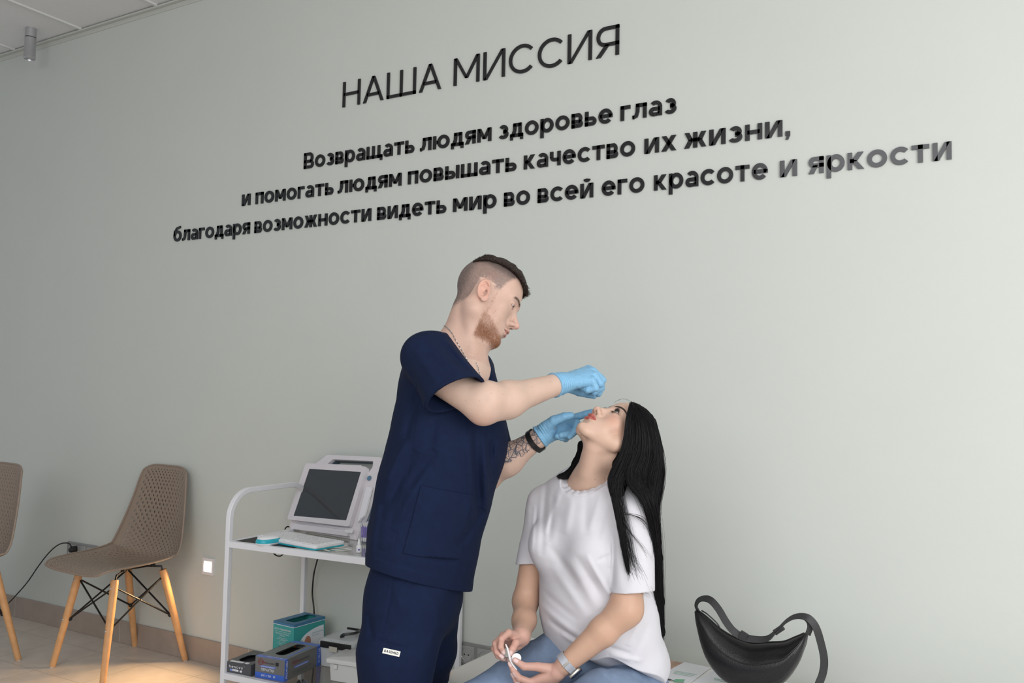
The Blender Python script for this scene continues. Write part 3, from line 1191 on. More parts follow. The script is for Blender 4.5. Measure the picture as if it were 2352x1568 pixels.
# ---- cup of applicators
m_clear = mat('clear_plastic', (0.95, 0.95, 0.97), rough=0.06, trans=1.0, ior=1.18)
cp = Vector(at_z(836.5, 1246, ZS))
cup = empty('plastic_cup', cp, 'clear plastic cup on the trolley holding purple cotton swabs', 'cup')
mb = MB()
mb.lathe([(.0, 0.0005), (.0165, .0005), (.0185, .095), (.0178, .095), (.0158, .0025), (.0, .0025)], 28, mtx=Matrix.Translation(cp), caps=False)
mb.build('cup_wall', m_clear, cup, smooth=True)
m_pur = mat('purple_stick', (0.33, 0.25, 0.68), rough=0.4)
m_cot = mat('cotton_white', (0.82, 0.81, 0.80), rough=0.9)
random.seed(5)
for i in range(12):
    a = 2 * PI * i / 12 + random.uniform(-.2, .2)
    r0, r1 = (.011, .0135) if i % 3 else (.005, .006)
    p = cp + Vector((r0 * math.cos(a), r0 * math.sin(a), .005))
    q = cp + Vector((r1 * math.cos(a + .15), r1 * math.sin(a + .15), .080 + random.uniform(-.003, .003)))
    mb = MB(); mb.tube([p, q], .0014, 8, mi=0)
    for e, s in ((p, 1), (q, -1)):
        dirn = (q - p).normalized() * s
        mb.tube([e + dirn * .016, e + dirn * .013, e + dirn * .003, e], [.0014, .0026, .0026, .001], 8, mi=1)
    tag(mb.build('cotton_swab', [m_pur, m_cot], smooth=True), 'purple cotton swab standing in the clear cup', 'cotton swab', 'purple cotton swabs in the clear cup')

# ---- dropper bottle
bp_ = Vector(at_z(824, 1268, ZS + .001))
bo = empty('dropper_bottle', bp_, 'tiny white dropper bottle with purple print on the trolley shelf', 'bottle')
T = Matrix.Translation(bp_)
mb = MB(); mb.lathe([(.0092, 0), (.0098, .001), (.0098, .022), (.0085, .025), (.0048, .027)], 24, mtx=T); mb.build('bottle_body', m_kb, bo, smooth=True)
mb = MB(); mb.lathe([(.0060, .027), (.0060, .031), (.0045, .040), (.0030, .048), (.0026, .050)], 20, mtx=T); mb.build('cap', m_kb, bo, smooth=True)
mb = MB(); mb.lathe([(.0100, .004), (.0100, .019)], 24, mtx=T, caps=False); lab = mb.build('paper_label', mat('label_paper', (0.78, 0.78, 0.84), rough=0.6), bo, smooth=True)
mb = MB(); mb.box((-.001, -.0112, .009), (.006, -.0099, .0135), mtx=T @ Matrix.Rotation(.5, 4, 'Z')); mb.build('purple_print', mat('purple_print', (0.13, 0.05, 0.30)), lab)
# ---- small wrapped swabs and sticks lying on the glass
m_paper = mat('wrapper_paper', (0.74, 0.73, 0.68), rough=0.7)
random.seed(8)
for (x0, y0, x1, y1, wl) in ((732, 1259, 757, 1265.5, 'cream paper wrapper slanting from the corner of the keyboard towards the shelf rail'), (757, 1258, 790, 1256.5, 'middle one of the narrow white wrappers lying side by side on the glass shelf'), (761, 1262, 800, 1259.5, 'long white wrapper, second from the front among those beside the dropper bottle'),
        (778, 1254.5, 797, 1253, 'shortest white wrapper, lying closest to the screen unit on the glass shelf'), (770, 1265, 806, 1262.5, 'white wrapper nearest the front rail, ending beside the dropper bottle'), (733, 1260.5, 749, 1262, 'short cream wrapper tucked against the slanting one at the corner of the keyboard')):
    a, b = Vector(at_z(x0, y0, ZS + .002)), Vector(at_z(x1, y1, ZS + .002))
    w = Vector((-(b - a).y, (b - a).x, 0)).normalized() * .0038
    mb = MB(); mb.loft([[a - w, a + w, b + w, b - w], [p + Vector((0, 0, .0012)) for p in (a - w, a + w, b + w, b - w)]])
    tag(mb.build('paper_wrapper', m_paper), wl, 'wrapper', 'paper wrappers on the trolley shelf')

# ================================================================== boxes on the lower shelf
m_gb = mat('grey_carton', (0.155, 0.155, 0.152), rough=0.5)
m_gl = mat('grey_carton_light', (0.22, 0.235, 0.225), rough=0.5)
m_blue = mat('blue_print', (0.055, 0.14, 0.56), rough=0.45)
m_lblue = mat('light_blue_print', (0.16, 0.24, 0.62), rough=0.45)
m_wp = mat('white_print', (0.78, 0.80, 0.84), rough=0.5)
m_rp = mat('red_print', (0.26, 0.03, 0.04), rough=0.5)
m_bp = mat('black_print', (0.02, 0.02, 0.022), rough=0.5)
m_in = mat('dark_interior', (0.006, 0.007, 0.012), rough=0.7)


def box_frame(pFL, pFR, top_z):
    a, b = Vector(at_z(*pFL, top_z)), Vector(at_z(*pFR, top_z))
    e = (b - a); w = e.length; e.normalize()
    return Matrix.Translation((a.x, a.y, ZL)) @ Matrix(((e.x, -e.y, 0, 0), (e.y, e.x, 0, 0), (0, 0, 1, 0), (0, 0, 0, 1))), w


def front(M, x, z, off=.0006):
    """print plane on the front face: x right, y up, z out"""
    return M @ Matrix(((1, 0, 0, x), (0, 0, -1, -off), (0, 1, 0, z), (0, 0, 0, 1)))


def side_r(M, w, y, z, off=.0006):
    return M @ Matrix(((0, 0, 1, w + off), (1, 0, 0, y), (0, 1, 0, z), (0, 0, 0, 1)))


def top_f(M, x, y, z, off=.0006):
    return M @ Matrix(((1, 0, 0, x), (0, 1, 0, y), (0, 0, 1, z + off), (0, 0, 0, 1)))


def patch(name, M, x0, y0, x1, y1, m, parent, th=.0004, r=0):
    mb = MB()
    pts = rrect(x0, y0, x1, y1, r, 4) if r else [(x0, y0), (x1, y0), (x1, y1), (x0, y1)]
    mb.prism(pts, -th, th, mtx=M)
    return mb.build(name, m, parent)


def carton(M, w, d, h, name, label, mside, mtop, slot, cat='box', slot_r=.02):
    root = empty(name, M.translation, label, cat)
    t = .0012
    mb = MB()
    mb.box((0, 0, 0), (w, t, h), mtx=M); mb.box((0, d - t, 0), (w, d, h), mtx=M); mb.box((0, t, 0), (t, d - t, h), mtx=M); mb.box((w - t, t, 0), (w, d - t, h), mtx=M); mb.box((t, t, 0), (w - t, d - t, t), mtx=M)
    mb.build('carton_body', mside, root)
    x0, y0, x1, y1 = slot
    out = [Vector(p) for p in ((0, 0, h), (w, 0, h), (w, d, h), (0, d, h))]
    inn = round_poly([Vector(p) for p in ((x0, y0, h), (x1, y0, h), (x1, y1, h), (x0, y1, h))], slot_r, 6)
    bm = bmesh.new()
    tops = []
    for dz in (0, -t):
        vo = [bm.verts.new(M @ (p + Vector((0, 0, dz)))) for p in out]
        vi = [bm.verts.new(M @ (p + Vector((0, 0, dz)))) for p in inn]
        es = [bm.edges.new((vo[i], vo[(i + 1) % len(vo)])) for i in range(len(vo))] + [bm.edges.new((vi[i], vi[(i + 1) % len(vi)])) for i in range(len(vi))]
        bmesh.ops.triangle_fill(bm, edges=es, use_beauty=True)
    me = bpy.data.meshes.new('carton_top'); bm.to_mesh(me); bm.free(); me.materials.append(mtop)
    o = bpy.data.objects.new('carton_top', me); COL.objects.link(o); adopt(o, root)
    mb = MB(); mb.box((t * 2, t * 2, h * .25), (w - t * 2, d - t * 2, h * .72), mtx=M)  # near-black block: shade inside the carton put into its colour
    mb.build('interior_shade', m_in, root, bevel=.01)
    return root


# large grey and blue glove box
Mg, wg = box_frame((587, 1506), (654, 1517), .286)
hg = .286 - ZL
dg = .235
g = carton(Mg, wg, dg, hg, 'glove_box', 'grey and blue glove box with an oval opening, lettered ПЕРЧАТКИ', m_gb, m_gl, (wg * .32, dg * .22, wg * .68, dg * .86))
F = front(Mg, 0, 0)
patch('blue_panel', F, 0.001, .0, wg - .001, hg * .27, m_blue, g)
inked(g, 'lettering', 'ПЕРЧАТКИ', front(Mg, wg * .22, hg * .36, .0012), wg * .44, hg * .13, m_wp)
inked(g, 'lettering', '200 x 100', front(Mg, wg * .22, hg * .10, .0016), wg * .34, hg * .10, m_wp)
inked(g, 'lettering', 'M', front(Mg, wg * .64, hg * .10, .0016), wg * .06, hg * .10, m_wp, t=.2)
patch('blue_label', front(Mg, 0, 0, .0006), wg * .18, hg * .53, wg * .70, hg * .62, m_lblue, g, r=.003)
inked(g, 'lettering', 'нитриловые перчатки', front(Mg, wg * .23, hg * .555, .0016), wg * .42, hg * .05, m_wp, t=.13)
mb = MB(); mb.lathe([(.0125, -.0004), (.0125, .0004), (.0105, .0004), (.0105, -.0004), (.0125, -.0004)], 24, mtx=front(Mg, wg * .19, hg * .77, .0008), caps=False); mb.build('red_emblem', m_rp, g)
inked(g, 'lettering', 'Elite', front(Mg, wg * .16, hg * .71, .0018), wg * .22, hg * .13, m_rp, t=.14)
inked(g, 'lettering', 'model', front(Mg, wg * .40, hg * .72, .0018), wg * .26, hg * .09, m_bp, t=.12)
patch('black_mark', front(Mg, 0, 0, .001), wg * .70, hg * .68, wg * .80, hg * .85, m_bp, g)
Sd = side_r(Mg, wg, 0, 0)
patch('blue_panel', Sd, .0005, 0, .020, hg, m_blue, g)
patch('blue_panel', Sd, dg - .030, 0, dg - .004, hg, m_blue, g)
Rv = side_r(Mg, wg, .014, hg * .93, .0016) @ Matrix.Rotation(-PI / 2, 4, 'Z')
inked(g, 'lettering', 'ПЕРЧАТКИ', Rv @ Matrix.Translation((0, -.008, 0)), hg * .82, .0105, m_wp)
Rv = side_r(Mg, wg, dg - .016, hg * .90, .0016) @ Matrix.Rotation(-PI / 2, 4, 'Z')
inked(g, 'lettering', '200 x 100 | M', Rv @ Matrix.Translation((0, -.005, 0)), hg * .72, .0095, m_wp)
mb = MB(); mb.lathe([(.015, -.0004), (.015, .0004)], 24, mtx=side_r(Mg, wg, .056, hg * .72, .0008), caps=False); mb.build('red_emblem', m_rp, g)
inked(g, 'lettering', 'Elite', side_r(Mg, wg, .050, hg * .66, .0018), .045, hg * .14, m_rp, t=.14)
inked(g, 'lettering', 'model', side_r(Mg, wg, .098, hg * .68, .0018), .055, hg * .10, m_bp, t=.12)
patch('blue_label', side_r(Mg, wg, 0, 0), .062, hg * .43, .150, hg * .53, m_lblue, g, r=.003)
inked(g, 'lettering', 'смотровые', side_r(Mg, wg, .070, hg * .455, .0016), .07, hg * .05, m_wp, t=.13)
for k in (0, 1):
    inked(g, 'lettering', ('неопудренные нестерильные', 'текстурированные')[k], side_r(Mg, wg, .045, hg * (.28 - .1 * k), .0016), .125 - .03 * k, hg * .045, m_bp, t=.12)
patch('blue_panel', top_f(Mg, 0, 0, hg), 0.0, .0, wg, .022, m_lblue, g)
patch('blue_panel', top_f(Mg, 0, 0, hg), 0.0, dg - .024, wg, dg, m_lblue, g)
patch('blue_panel', top_f(Mg, 0, 0, hg), wg * .82, dg * .2, wg * .88, dg * .8, m_lblue, g)
inked(g, 'lettering', '200 100 M', top_f(Mg, wg * .35, .006, hg, .0016), wg * .5, .010, m_wp, t=.16)

# smaller dark glove box on the left
_a = Vector(at_z(519, 1518, .252))
Mn = Mg.copy(); Mn.translation = (_a.x, _a.y, ZL)
wn = (Mg.to_3x3().inverted() @ (Vector(at_z(583, 1526, .252)) - _a)).x - .004
hn = .252 - ZL
dn = .16
bmat = mat('charcoal_carton', (0.075, 0.078, 0.088), rough=0.45)
n_ = carton(Mn, wn, dn, hn, 'glove_box', 'small charcoal glove box lettered benovy, at the left end of the lower shelf', bmat, mat('charcoal_top', (0.12, 0.13, 0.13), rough=.5), (wn * .22, .028, wn * .80, dn * .72), slot_r=.03)
inked(n_, 'lettering', 'benovy', front(Mn, wn * .15, hn * .55, .0014), wn * .55, hn * .22, m_wp, t=.15)
inked(n_, 'lettering', '®', front(Mn, wn * .73, hn * .58, .0014), wn * .04, hn * .2, m_wp, t=.1)
patch('pale_label_or_glint', front(Mn, 0, 0), wn * .18, hn * .28, wn * .52, hn * .44, m_wp, n_, r=.003)
patch('pale_label_or_glint', front(Mn, 0, 0), wn * .57, hn * .26, wn * .66, hn * .42, m_wp, n_, r=.003)
inked(n_, 'lettering', 'nitrile', front(Mn, wn * .29, hn * .33, .0016), wn * .18, hn * .06, m_bp, t=.13)
mb = MB(); mb.lathe([(.005, -.0004), (.005, .0004)], 16, mtx=front(Mn, wn * .235, hn * .36, .0016)); mb.build('blue_dot', m_lblue, n_)
patch('pale_label_or_glint', top_f(Mn, 0, 0, hn), wn * .10, .006, wn * .62, .020, m_wp, n_, r=.003)
patch('pale_label_or_glint', top_f(Mn, 0, 0, hn), wn * .68, .006, wn * .84, .022, m_wp, n_, r=.006)
patch('pale_label_or_glint', top_f(Mn, 0, 0, hn), wn * .62, dn * .78, wn * .92, dn * .93, mat('film_highlight', (.3, .33, .33), rough=.2), n_, r=.006)  # glint of the plastic film painted as a pale patch

# turquoise mask box at the back
Mm, wm = box_frame((628.5, 1424.5), (675.5, 1435), .352)
hm = .352 - ZL
dm = .175
m_tq = mat('turquoise_carton', (0.045, 0.345, 0.325), rough=0.45)
m_bt = mat('blue_carton_top', (0.05, 0.19, 0.34), rough=0.45)
k_ = carton(Mm, wm, dm, hm, 'mask_box', 'tall turquoise medical mask box with a blue top, behind the glove boxes', m_tq, m_bt, (wm * .30, dm * .16, wm * .78, dm * .90), slot_r=.014)
mb = MB(); mb.prism([(wm * .30, dm * .16), (wm * .78, dm * .16), (wm * .78, dm * .9), (wm * .3, dm * .9)], hm * .60, hm * .62, mtx=Mm); mb.build('paper_filling', mat('grey_board', (0.24, 0.23, 0.21), rough=0.8), k_)
for zz, hh, mm_ in ((hm * .93, hm * .07, m_bt), (hm * .915, hm * .015, m_wp)):
    patch('blue_band', front(Mm, 0, 0), 0, zz, wm, zz + hh, mm_, k_)
    patch('blue_band', side_r(Mm, wm, 0, 0), 0, zz, dm, zz + hh, mm_, k_)
inked(k_, 'lettering', 'МАСКА МЕДИЦИНСКАЯ', front(Mm, wm * .08, hm * .78, .0014), wm * .80, hm * .05, m_wp, t=.17)
for i, (s, zz, x0, x1, H) in enumerate((('трехслойная одноразовая', .73, .1, .86, .025), ('РЕЗИНКА И УШНЫЕ', .665, .14, .78, .04), ('ПЕТЛИ', .615, .34, .58, .035), ('нестерильная', .56, .26, .68, .025),
                                        ('мягкий и гипоаллергенный', .52, .2, .74, .025), ('материал', .49, .32, .62, .022), ('количество', .44, .3, .66, .02), ('пятьдесят штук', .40, .22, .7, .02), ('размер', .36, .32, .6, .02))):
    inked(k_, 'lettering', s, front(Mm, wm * x0, hm * zz, .0014), wm * (x1 - x0), hm * H, m_wp, t=.13)
mb = MB(); mb.lathe([(.005, -.0004), (.005, .0004)], 16, mtx=front(Mm, wm * .36, hm * .31, .0012)); mb.build('black_dot', m_bp, k_)
# printed picture on the side: white arc, orange strip, part of a masked face
S_ = side_r(Mm, wm, 0, 0)
m_org = mat('orange_print', (0.70, 0.17, 0.04), rough=.5)
m_flesh = mat('printed_skin', (0.46, 0.22, 0.14), rough=.5)
arcp = [(dm * (.20 + .75 * (1 - math.cos(math.radians(a))) / 1), hm * (.42 + .36 * math.sin(math.radians(a)))) for a in range(0, 100, 10)]
arcp = [(dm * .20, hm * .2)] + arcp + [(dm * .98, hm * .2)]
mb = MB(); mb.prism(arcp, -.0004, .0004, mtx=S_); mb.build('white_arc', m_wp, k_)
patch('orange_strip', S_, 0.0, hm * .32, dm * .20, hm * .42, m_org, k_)
mb = MB(); mb.prism([(dm * (.44 + .10 * math.cos(a)), hm * (.42 + .17 * math.sin(a))) for a in [2 * PI * i / 20 for i in range(20)]], -.0003, .0003, mtx=side_r(Mm, wm, 0, 0, .0016)); mb.build('printed_face', m_flesh, k_)
mb = MB(); mb.prism([(dm * (.23 + .06 * math.cos(a)), hm * (.46 + .06 * math.sin(a))) for a in [2 * PI * i / 20 for i in range(20)]], -.0003, .0003, mtx=side_r(Mm, wm, 0, 0, .0024)); mb.build('round_seal', mat('pale_grey_print', (.5, .56, .56)), k_)
inked(k_, 'lettering', 'маска защитная', side_r(Mm, wm, dm * .58, hm * .62, .0016), dm * .34, hm * .035, mat('teal_print', (0.1, .4, .42)), t=.13)
inked(k_, 'lettering', 'описание', side_r(Mm, wm, dm * .58, hm * .55, .0016), dm * .22, hm * .03, mat('teal_print_2', (0.1, .4, .42)), t=.13)

# clear plastic box with black clips
m_cb = mat('milky_clear_plastic', (0.90, 0.92, 0.93), rough=0.22, trans=0.62, ior=1.15)
Mc, wc = box_frame((759, 1462), (777, 1481), .318)
Mc = Matrix.Translation((Vector(at_z(742, 1452, .318)).x + .034, Vector(at_z(742, 1452, .318)).y - .065, ZL)) @ Matrix.Rotation(math.radians(6), 4, 'Z')
wc, dc, hc = .160, .17, .318 - ZL
cb = empty('clear_storage_box', Mc.translation, 'clear plastic storage box with black handles on the lower shelf', 'box')
mb = MB()
o1 = [Vector((x, y, 0)) for x, y in rrect(.006, .006, wc - .006, dc - .006, .015, 5)]
o2 = [Vector((x, y, 0)) for x, y in rrect(0, 0, wc, dc, .018, 5)]
i1 = [Vector((x, y, 0)) for x, y in rrect(.008, .008, wc - .008, dc - .008, .013, 5)]
i2 = [Vector((x, y, 0)) for x, y in rrect(.002, .002, wc - .002, dc - .002, .016, 5)]
Z = lambda L, z: [Mc @ (p + Vector((0, 0, z))) for p in L]
mb.loft([Z(o1, .001), Z(o2, hc * .80), Z(i2, hc * .80), Z(i1, .003)], True, False)
mb.add(Z(i1, .003), [tuple(range(len(i1)))])
mb.build('tub', m_cb, cb, smooth=True)
mb = MB(); lid = [Vector((x, y, 0)) for x, y in rrect(-.004, -.004, wc + .004, dc + .004, .02, 5)]; lid2 = [Vector((x, y, 0)) for x, y in rrect(.012, .012, wc - .012, dc - .012, .012, 5)]
mb.loft([Z(lid, hc * .80), Z(lid, hc * .93), Z(lid2, hc * .99), Z([p * 1.0 for p in lid2], hc * .975)], True, True)
mb.build('lid', m_cb, cb, smooth=True)
hp = [(wc * .48, dc * .30, hc * .99), (wc * .56, dc * .28, hc * 1.10), (wc * .74, dc * .38, hc * 1.13), (wc * .78, dc * .55, hc * 1.12), (wc * .66, dc * .72, hc * 1.08), (wc * .58, dc * .70, hc * .99)]
mb = MB(); mb.tube(spline([Mc @ Vector(p) for p in hp], 6), 0, square=(.004, .008)); mb.build('carry_handle', m_black, cb, smooth=True)
mb = MB(); mb.box((wc * .10, -.010, hc * .70), (wc * 1.0, -.002, hc * .92), mtx=Mc); mb.build('clip', m_black, cb, bevel=.002)
mb = MB(); mb.box((wc * .1, dc + .003, hc * .86), (wc * .62, dc + .010, hc * 1.02), mtx=Mc); mb.build('clip', m_black, cb, bevel=.002)
mb = MB(); mb.box((wc * .38, -.013, hc * .60), (wc * .62, -.009, hc * .78), mtx=Mc); mb.build('latch', mat('beige_latch', (.45, .43, .37), rough=.5), cb, bevel=.001)
mb = MB(); mb.box((.03, .03, .004), (wc - .03, dc - .04, hc * .40), mtx=Mc); mb.build('packed_contents', mat('lilac_packets', (.45, .42, .55), rough=.5, noise=.3, nscale=30), cb, bevel=.01)

# white lidded tub in front
mt = mat('white_tub_plastic', (0.66, 0.66, 0.65), rough=0.4)
wp = Vector(at_z(774, 1502, .292))
Mt = Matrix.Translation((wp.x, wp.y - .055, ZL)) @ Matrix.Rotation(math.radians(8), 4, 'Z')
wt, dt, ht = .20, .135, .292 - ZL
tb = empty('white_plastic_tub', Mt.translation, 'white plastic tub with a rimmed lid at the front of the lower shelf', 'tub')
Z = lambda L, z: [Mt @ (p + Vector((0, 0, z))) for p in L]
q1 = [Vector((x, y, 0)) for x, y in rrect(.008, .008, wt - .008, dt - .008, .01, 4)]; q2 = [Vector((x, y, 0)) for x, y in rrect(.004, .004, wt - .004, dt - .004, .01, 4)]
q3 = [Vector((x, y, 0)) for x, y in rrect(-.006, -.006, wt + .006, dt + .006, .012, 4)]
mb = MB(); mb.loft([Z(q1, .0005), Z(q2, ht * .80)]); mb.build('tub_body', mt, tb, smooth=True)
mb = MB(); mb.loft([Z(q3, ht * .80), Z(q3, ht * .97), Z(q2, ht * 1.02)]); mb.build('tub_lid', mt, tb, smooth=True, bevel=.002)
mb = MB(); mb.box((.03, -.002, ht * .55), (.045, .006, ht * .76), mtx=Mt); mb.build('lid_catch', mt, tb, bevel=.001)

# ================================================================== couch
CZ = .46
m_sheet = mat('white_sheet', (0.80, 0.785, 0.76), rough=0.75, noise=.02, nscale=6, bump=.15, bscale=18)
m_frame = mat('couch_steel', (0.55, 0.55, 0.56), rough=0.35, metal=.7)
CX0, CX1, CY0, CY1 = -1.538, .42, -.80, -.212
ch_ = empty('examination_couch', ((CX0 + CX1) / 2, (CY0 + CY1) / 2, 0), 'low examination couch covered with a white sheet, on which the woman sits', 'couch')
mb = MB(); mb.box((CX0, CY0, CZ - .10), (CX1, CY1, CZ)); mb.build('padded_top', m_sheet, ch_, bevel=.028, bseg=5)
mb = MB(); mb.box((CX0 + .03, CY0 + .03, CZ - .15), (CX1 - .03, CY1 - .03, CZ - .101)); mb.build('base_frame', m_frame, ch_, bevel=.003)
for x in (CX0 + .12, CX1 - .12):
    for y in (CY0 + .07, CY1 - .07):
        mb = MB(); mb.tube([(x, y, 0.0), (x, y, CZ - .15)], .02, 16); mb.build('leg', m_frame, ch_, smooth=True)

# leaflets beside the bag
def leaflet(px, z, name, label, m, cat='leaflet'):
    pts = [Vector(at_z(*p, z)) for p in px]
    root = empty(name, pts[0], label, cat)
    mb = MB(); mb.loft([pts, [p + Vector((0, 0, .0009)) for p in pts]]); mb.build('sheet', m, root)
    e1 = (pts[2] - pts[3]).normalized(); e2 = Vector((0, 0, 1)).cross(e1)
    return root, frame_matrix(pts[3] + Vector((0, 0, .0012)), e1, e2, (0, 0, 1)), (pts[2] - pts[3]).length


m_lf = mat('glossy_paper', (0.72, 0.72, 0.76), rough=0.35)
m_pic = mat('printed_photo', (0.40, 0.24, 0.16), rough=0.35, noise=.6, nscale=22)
m_green = mat('green_print', (0.16, 0.42, 0.26), rough=0.5)
m_txt = mat('pale_green_print', (0.45, 0.58, 0.52), rough=0.5)
l1, M1, w1 = leaflet([(1519, 1513), (1574, 1523), (1560, 1534), (1500, 1560)], CZ + .0008, 'leaflet', 'leaflet with a brown printed photo, partly under the white leaflet beside the woman', m_pic)
l2, M2, w2 = leaflet([(1572, 1520.5), (1633, 1533), (1583, 1570), (1510, 1553)], CZ + .0022, 'leaflet', 'white leaflet with green print lying between the woman and the black bag', m_lf)
l3, M3, w3 = leaflet([(1640, 1538), (1720, 1552), (1700, 1590), (1590, 1568)], CZ + .0008, 'leaflet', 'white leaflet partly hidden under the black bag', m_lf)


def strip_px(parent, name, px, z, m):
    pts = [Vector(at_z(*p, z)) for p in px]
    mb = MB(); mb.loft([pts, [p + Vector((0, 0, .0003)) for p in pts]]); return mb.build(name, m, parent)


for i in range(3):
    strip_px(l2, 'printed_line', [(1551 - 2 * i, 1539.5 + 2.6 * i), (1601 - 6 * i, 1548 + 2.2 * i), (1600 - 6 * i, 1549.2 + 2.2 * i), (1550 - 2 * i, 1540.7 + 2.6 * i)], CZ + .0036, m_txt)
strip_px(l2, 'green_emblem', [(1552, 1559), (1574, 1560), (1569, 1566), (1545, 1564)], CZ + .0036, m_green)
strip_px(l2, 'printed_line', [(1531, 1557), (1543, 1560), (1541, 1562), (1529, 1559)], CZ + .0036, m_bp)
for i in range(2):
    strip_px(l3, 'printed_line', [(1640, 1556 + 3 * i), (1668, 1562 + 3 * i), (1667, 1563.4 + 3 * i), (1639, 1557.4 + 3 * i)], CZ + .0022, m_txt)

# ================================================================== black bag
m_lea = mat('black_leather', (0.010, 0.009, 0.010), rough=0.28, spec=0.5, bump=.25, bscale=260)
m_strap = mat('black_strap_leather', (0.024, 0.024, 0.026), rough=0.5, bump=.15, bscale=300)
BY = -.385
bag = empty('shoulder_bag', at_y(1735, 1580, BY), 'black leather crescent shoulder bag standing on the white couch', 'bag')
pairs = [((1597, 1401), (1597.5, 1404), .004), ((1611, 1407), (1601, 1432), .016), ((1632, 1424), (1611, 1475), .028), ((1655, 1444), (1629, 1518), .038), ((1685, 1462), (1663, 1558), .047), ((1725, 1476), (1712, 1582), .053),
         ((1765, 1475), (1762, 1584), .054), ((1800, 1473), (1803, 1566), .050), ((1826, 1463), (1832, 1528), .040), ((1843, 1456), (1848, 1488), .024), ((1853, 1451), (1854, 1455), .004)]
C_ = []
for (a, b, dpt) in pairs:
    pa_, pb_ = Vector(at_y(*a, BY)), Vector(at_y(*b, BY))
    C_.append((pa_, pb_, dpt))


def smooth_rows(rows, n):
    cols = list(zip(*rows))
    res = [spline(c, n) for c in cols]
    return list(zip(*res))


rows = [(a, b, Vector((d, 0, 0))) for a, b, d in C_]
rows = smooth_rows(rows, 5)
rings = []
nr = 32
for a, b, d in rows:
    c, h = (a + b) / 2, (a - b) / 2
    ring = []
    for k in range(nr):
        th = 2 * PI * k / nr
        s, co = math.sin(th), math.cos(th)
        dep = d.x * (abs(co) ** .75) * (1 if co > 0 else -1)
        # gusset: fuller towards the bottom, pinched at the zip
        f = 1.0 - .50 * max(0, s) ** 1.5
        ring.append(c + h * (abs(s) ** .9 * (1 if s > 0 else -1)) + Vector((0, -1, 0)) * dep * f)
    rings.append(ring)
mb = MB(); mb.loft(rings, True, True); mb.build('bag_body', m_lea, bag, smooth='all')
# piping along the front and rear edges of the base, and the seam of the upper panel
for yo, s_ in ((-.80, -.62), (.80, -.62)):
    mb = MB(); mb.tube([(a + b) / 2 + (a - b) / 2 * s_ * 1.02 + Vector((0, yo * d.x, 0)) for a, b, d in rows], .0022, 6); mb.build('piping', m_strap, bag, smooth='all')
mb = MB(); mb.tube([(a + b) / 2 + (a - b) / 2 * .30 + Vector((0, -d.x * .965, 0)) for a, b, d in rows[2:-1]], .0018, 6); mb.build('panel_seam', m_lea, bag, smooth='all')
mb = MB(); mb.tube([a + Vector((0, 0, .001)) for a, b, d in rows[3:-3]], .0022, 6); mb.build('zip', m_black, bag, smooth='all')


def band(pts, w, t, name, m, parent, ydir=(0, 1, 0)):
    P = spline([at_y(x, y, BY + dy) for x, y, dy, *_ in pts], 6)
    Wd = spline([Vector((0, q[3] if len(q) > 3 else 1, 0)) for q in pts], 6)
    rings = []
    for i, p in enumerate(P):
        T = (P[min(i + 1, len(P) - 1)] - P[max(i - 1, 0)]).normalized()
        # width leans between across (y) and in the picture plane
        k = Wd[i].y
        inpl = T.cross(Vector((0, 1, 0))).normalized()
        wv = (Vector((0, 1, 0)) * k + inpl * (1 - k * k) ** .5 if abs(k) < 1 else Vector((0, 1, 0))).normalized()
        wv = (wv - T * wv.dot(T)).normalized()
        nv = T.cross(wv)
        rings.append([p + wv * w / 2 + nv * t / 2, p + wv * w / 2 - nv * t / 2, p - wv * w / 2 - nv * t / 2, p - wv * w / 2 + nv * t / 2])
    mb = MB(); mb.loft(rings); return mb.build(name, m, parent, smooth=True, bevel=.0006)


band([(1604, 1403, 0, .75), (1599, 1392, 0, .75), (1603, 1380, -.004, .8), (1615, 1374, -.01, .8), (1632, 1378, -.016, .5), (1650, 1398, -.022, .3), (1668, 1428, -.028, .3), (1684, 1448, -.032, .4), (1705, 1462, -.032, .5), (1735, 1468, -.03, .6), (1762, 1466, -.025, .8), (1780, 1452, -.02, .95)], .021, .0028, 'strap', m_strap, bag)
band([(1778, 1454, -.018, .95), (1790, 1442, -.014, .95), (1805, 1427, -.01, .95), (1822, 1417, -.006, .9), (1840, 1414.5, -.002, .8), (1858, 1420, 0, .55), (1874, 1440, .004, .4), (1886, 1478, .008, .3), (1893, 1515, .01, .3), (1890, 1545, .01, .3), (1880, 1572, .005, .3)], .021, .0028, 'strap', m_strap, bag)
band([(1846, 1415, .01, .9), (1858, 1426, .01, .85), (1861, 1440, .005, .8), (1855, 1458, 0, .8)], .020, .0028, 'strap', m_strap, bag)
mb = MB(); a_ = Vector(at_y(1707, 1460, BY - .035)); mb.box((-.011, -.004, -.012), (.011, .004, .012), mtx=Matrix.Translation(a_) @ Matrix.Rotation(math.radians(25), 4, 'Y')); mb.build('strap_keeper', m_strap, bag, bevel=.001)
mb = MB(); a_ = Vector(at_y(1789, 1446, BY - .016)); mb.tube([a_ + Vector((-.012, 0, -.010)), a_ + Vector((.012, 0, .010))], 0, square=(.008, .004)); mb.build('buckle', m_strap, bag, bevel=.001)
mb = MB(); mb.tube(spline([at_y(1612, 1402, BY - .01), at_y(1622, 1408, BY - .03), at_y(1636, 1420, BY - .03), at_y(1648, 1432, BY - .03), at_y(1655, 1444, BY - .028)], 5), .0022, 6); mb.build('zip_pull_cord', m_strap, bag, smooth='all')
# ================================================================== smooth solid modelling for bodies and cloth
def smin(a, b, k):
    h = np.clip(0.5 + 0.5 * (b - a) / k, 0, 1)
    return b * (1 - h) + a * h - k * h * (1 - h)


def smax(a, b, k):
    return -smin(-a, -b, k)


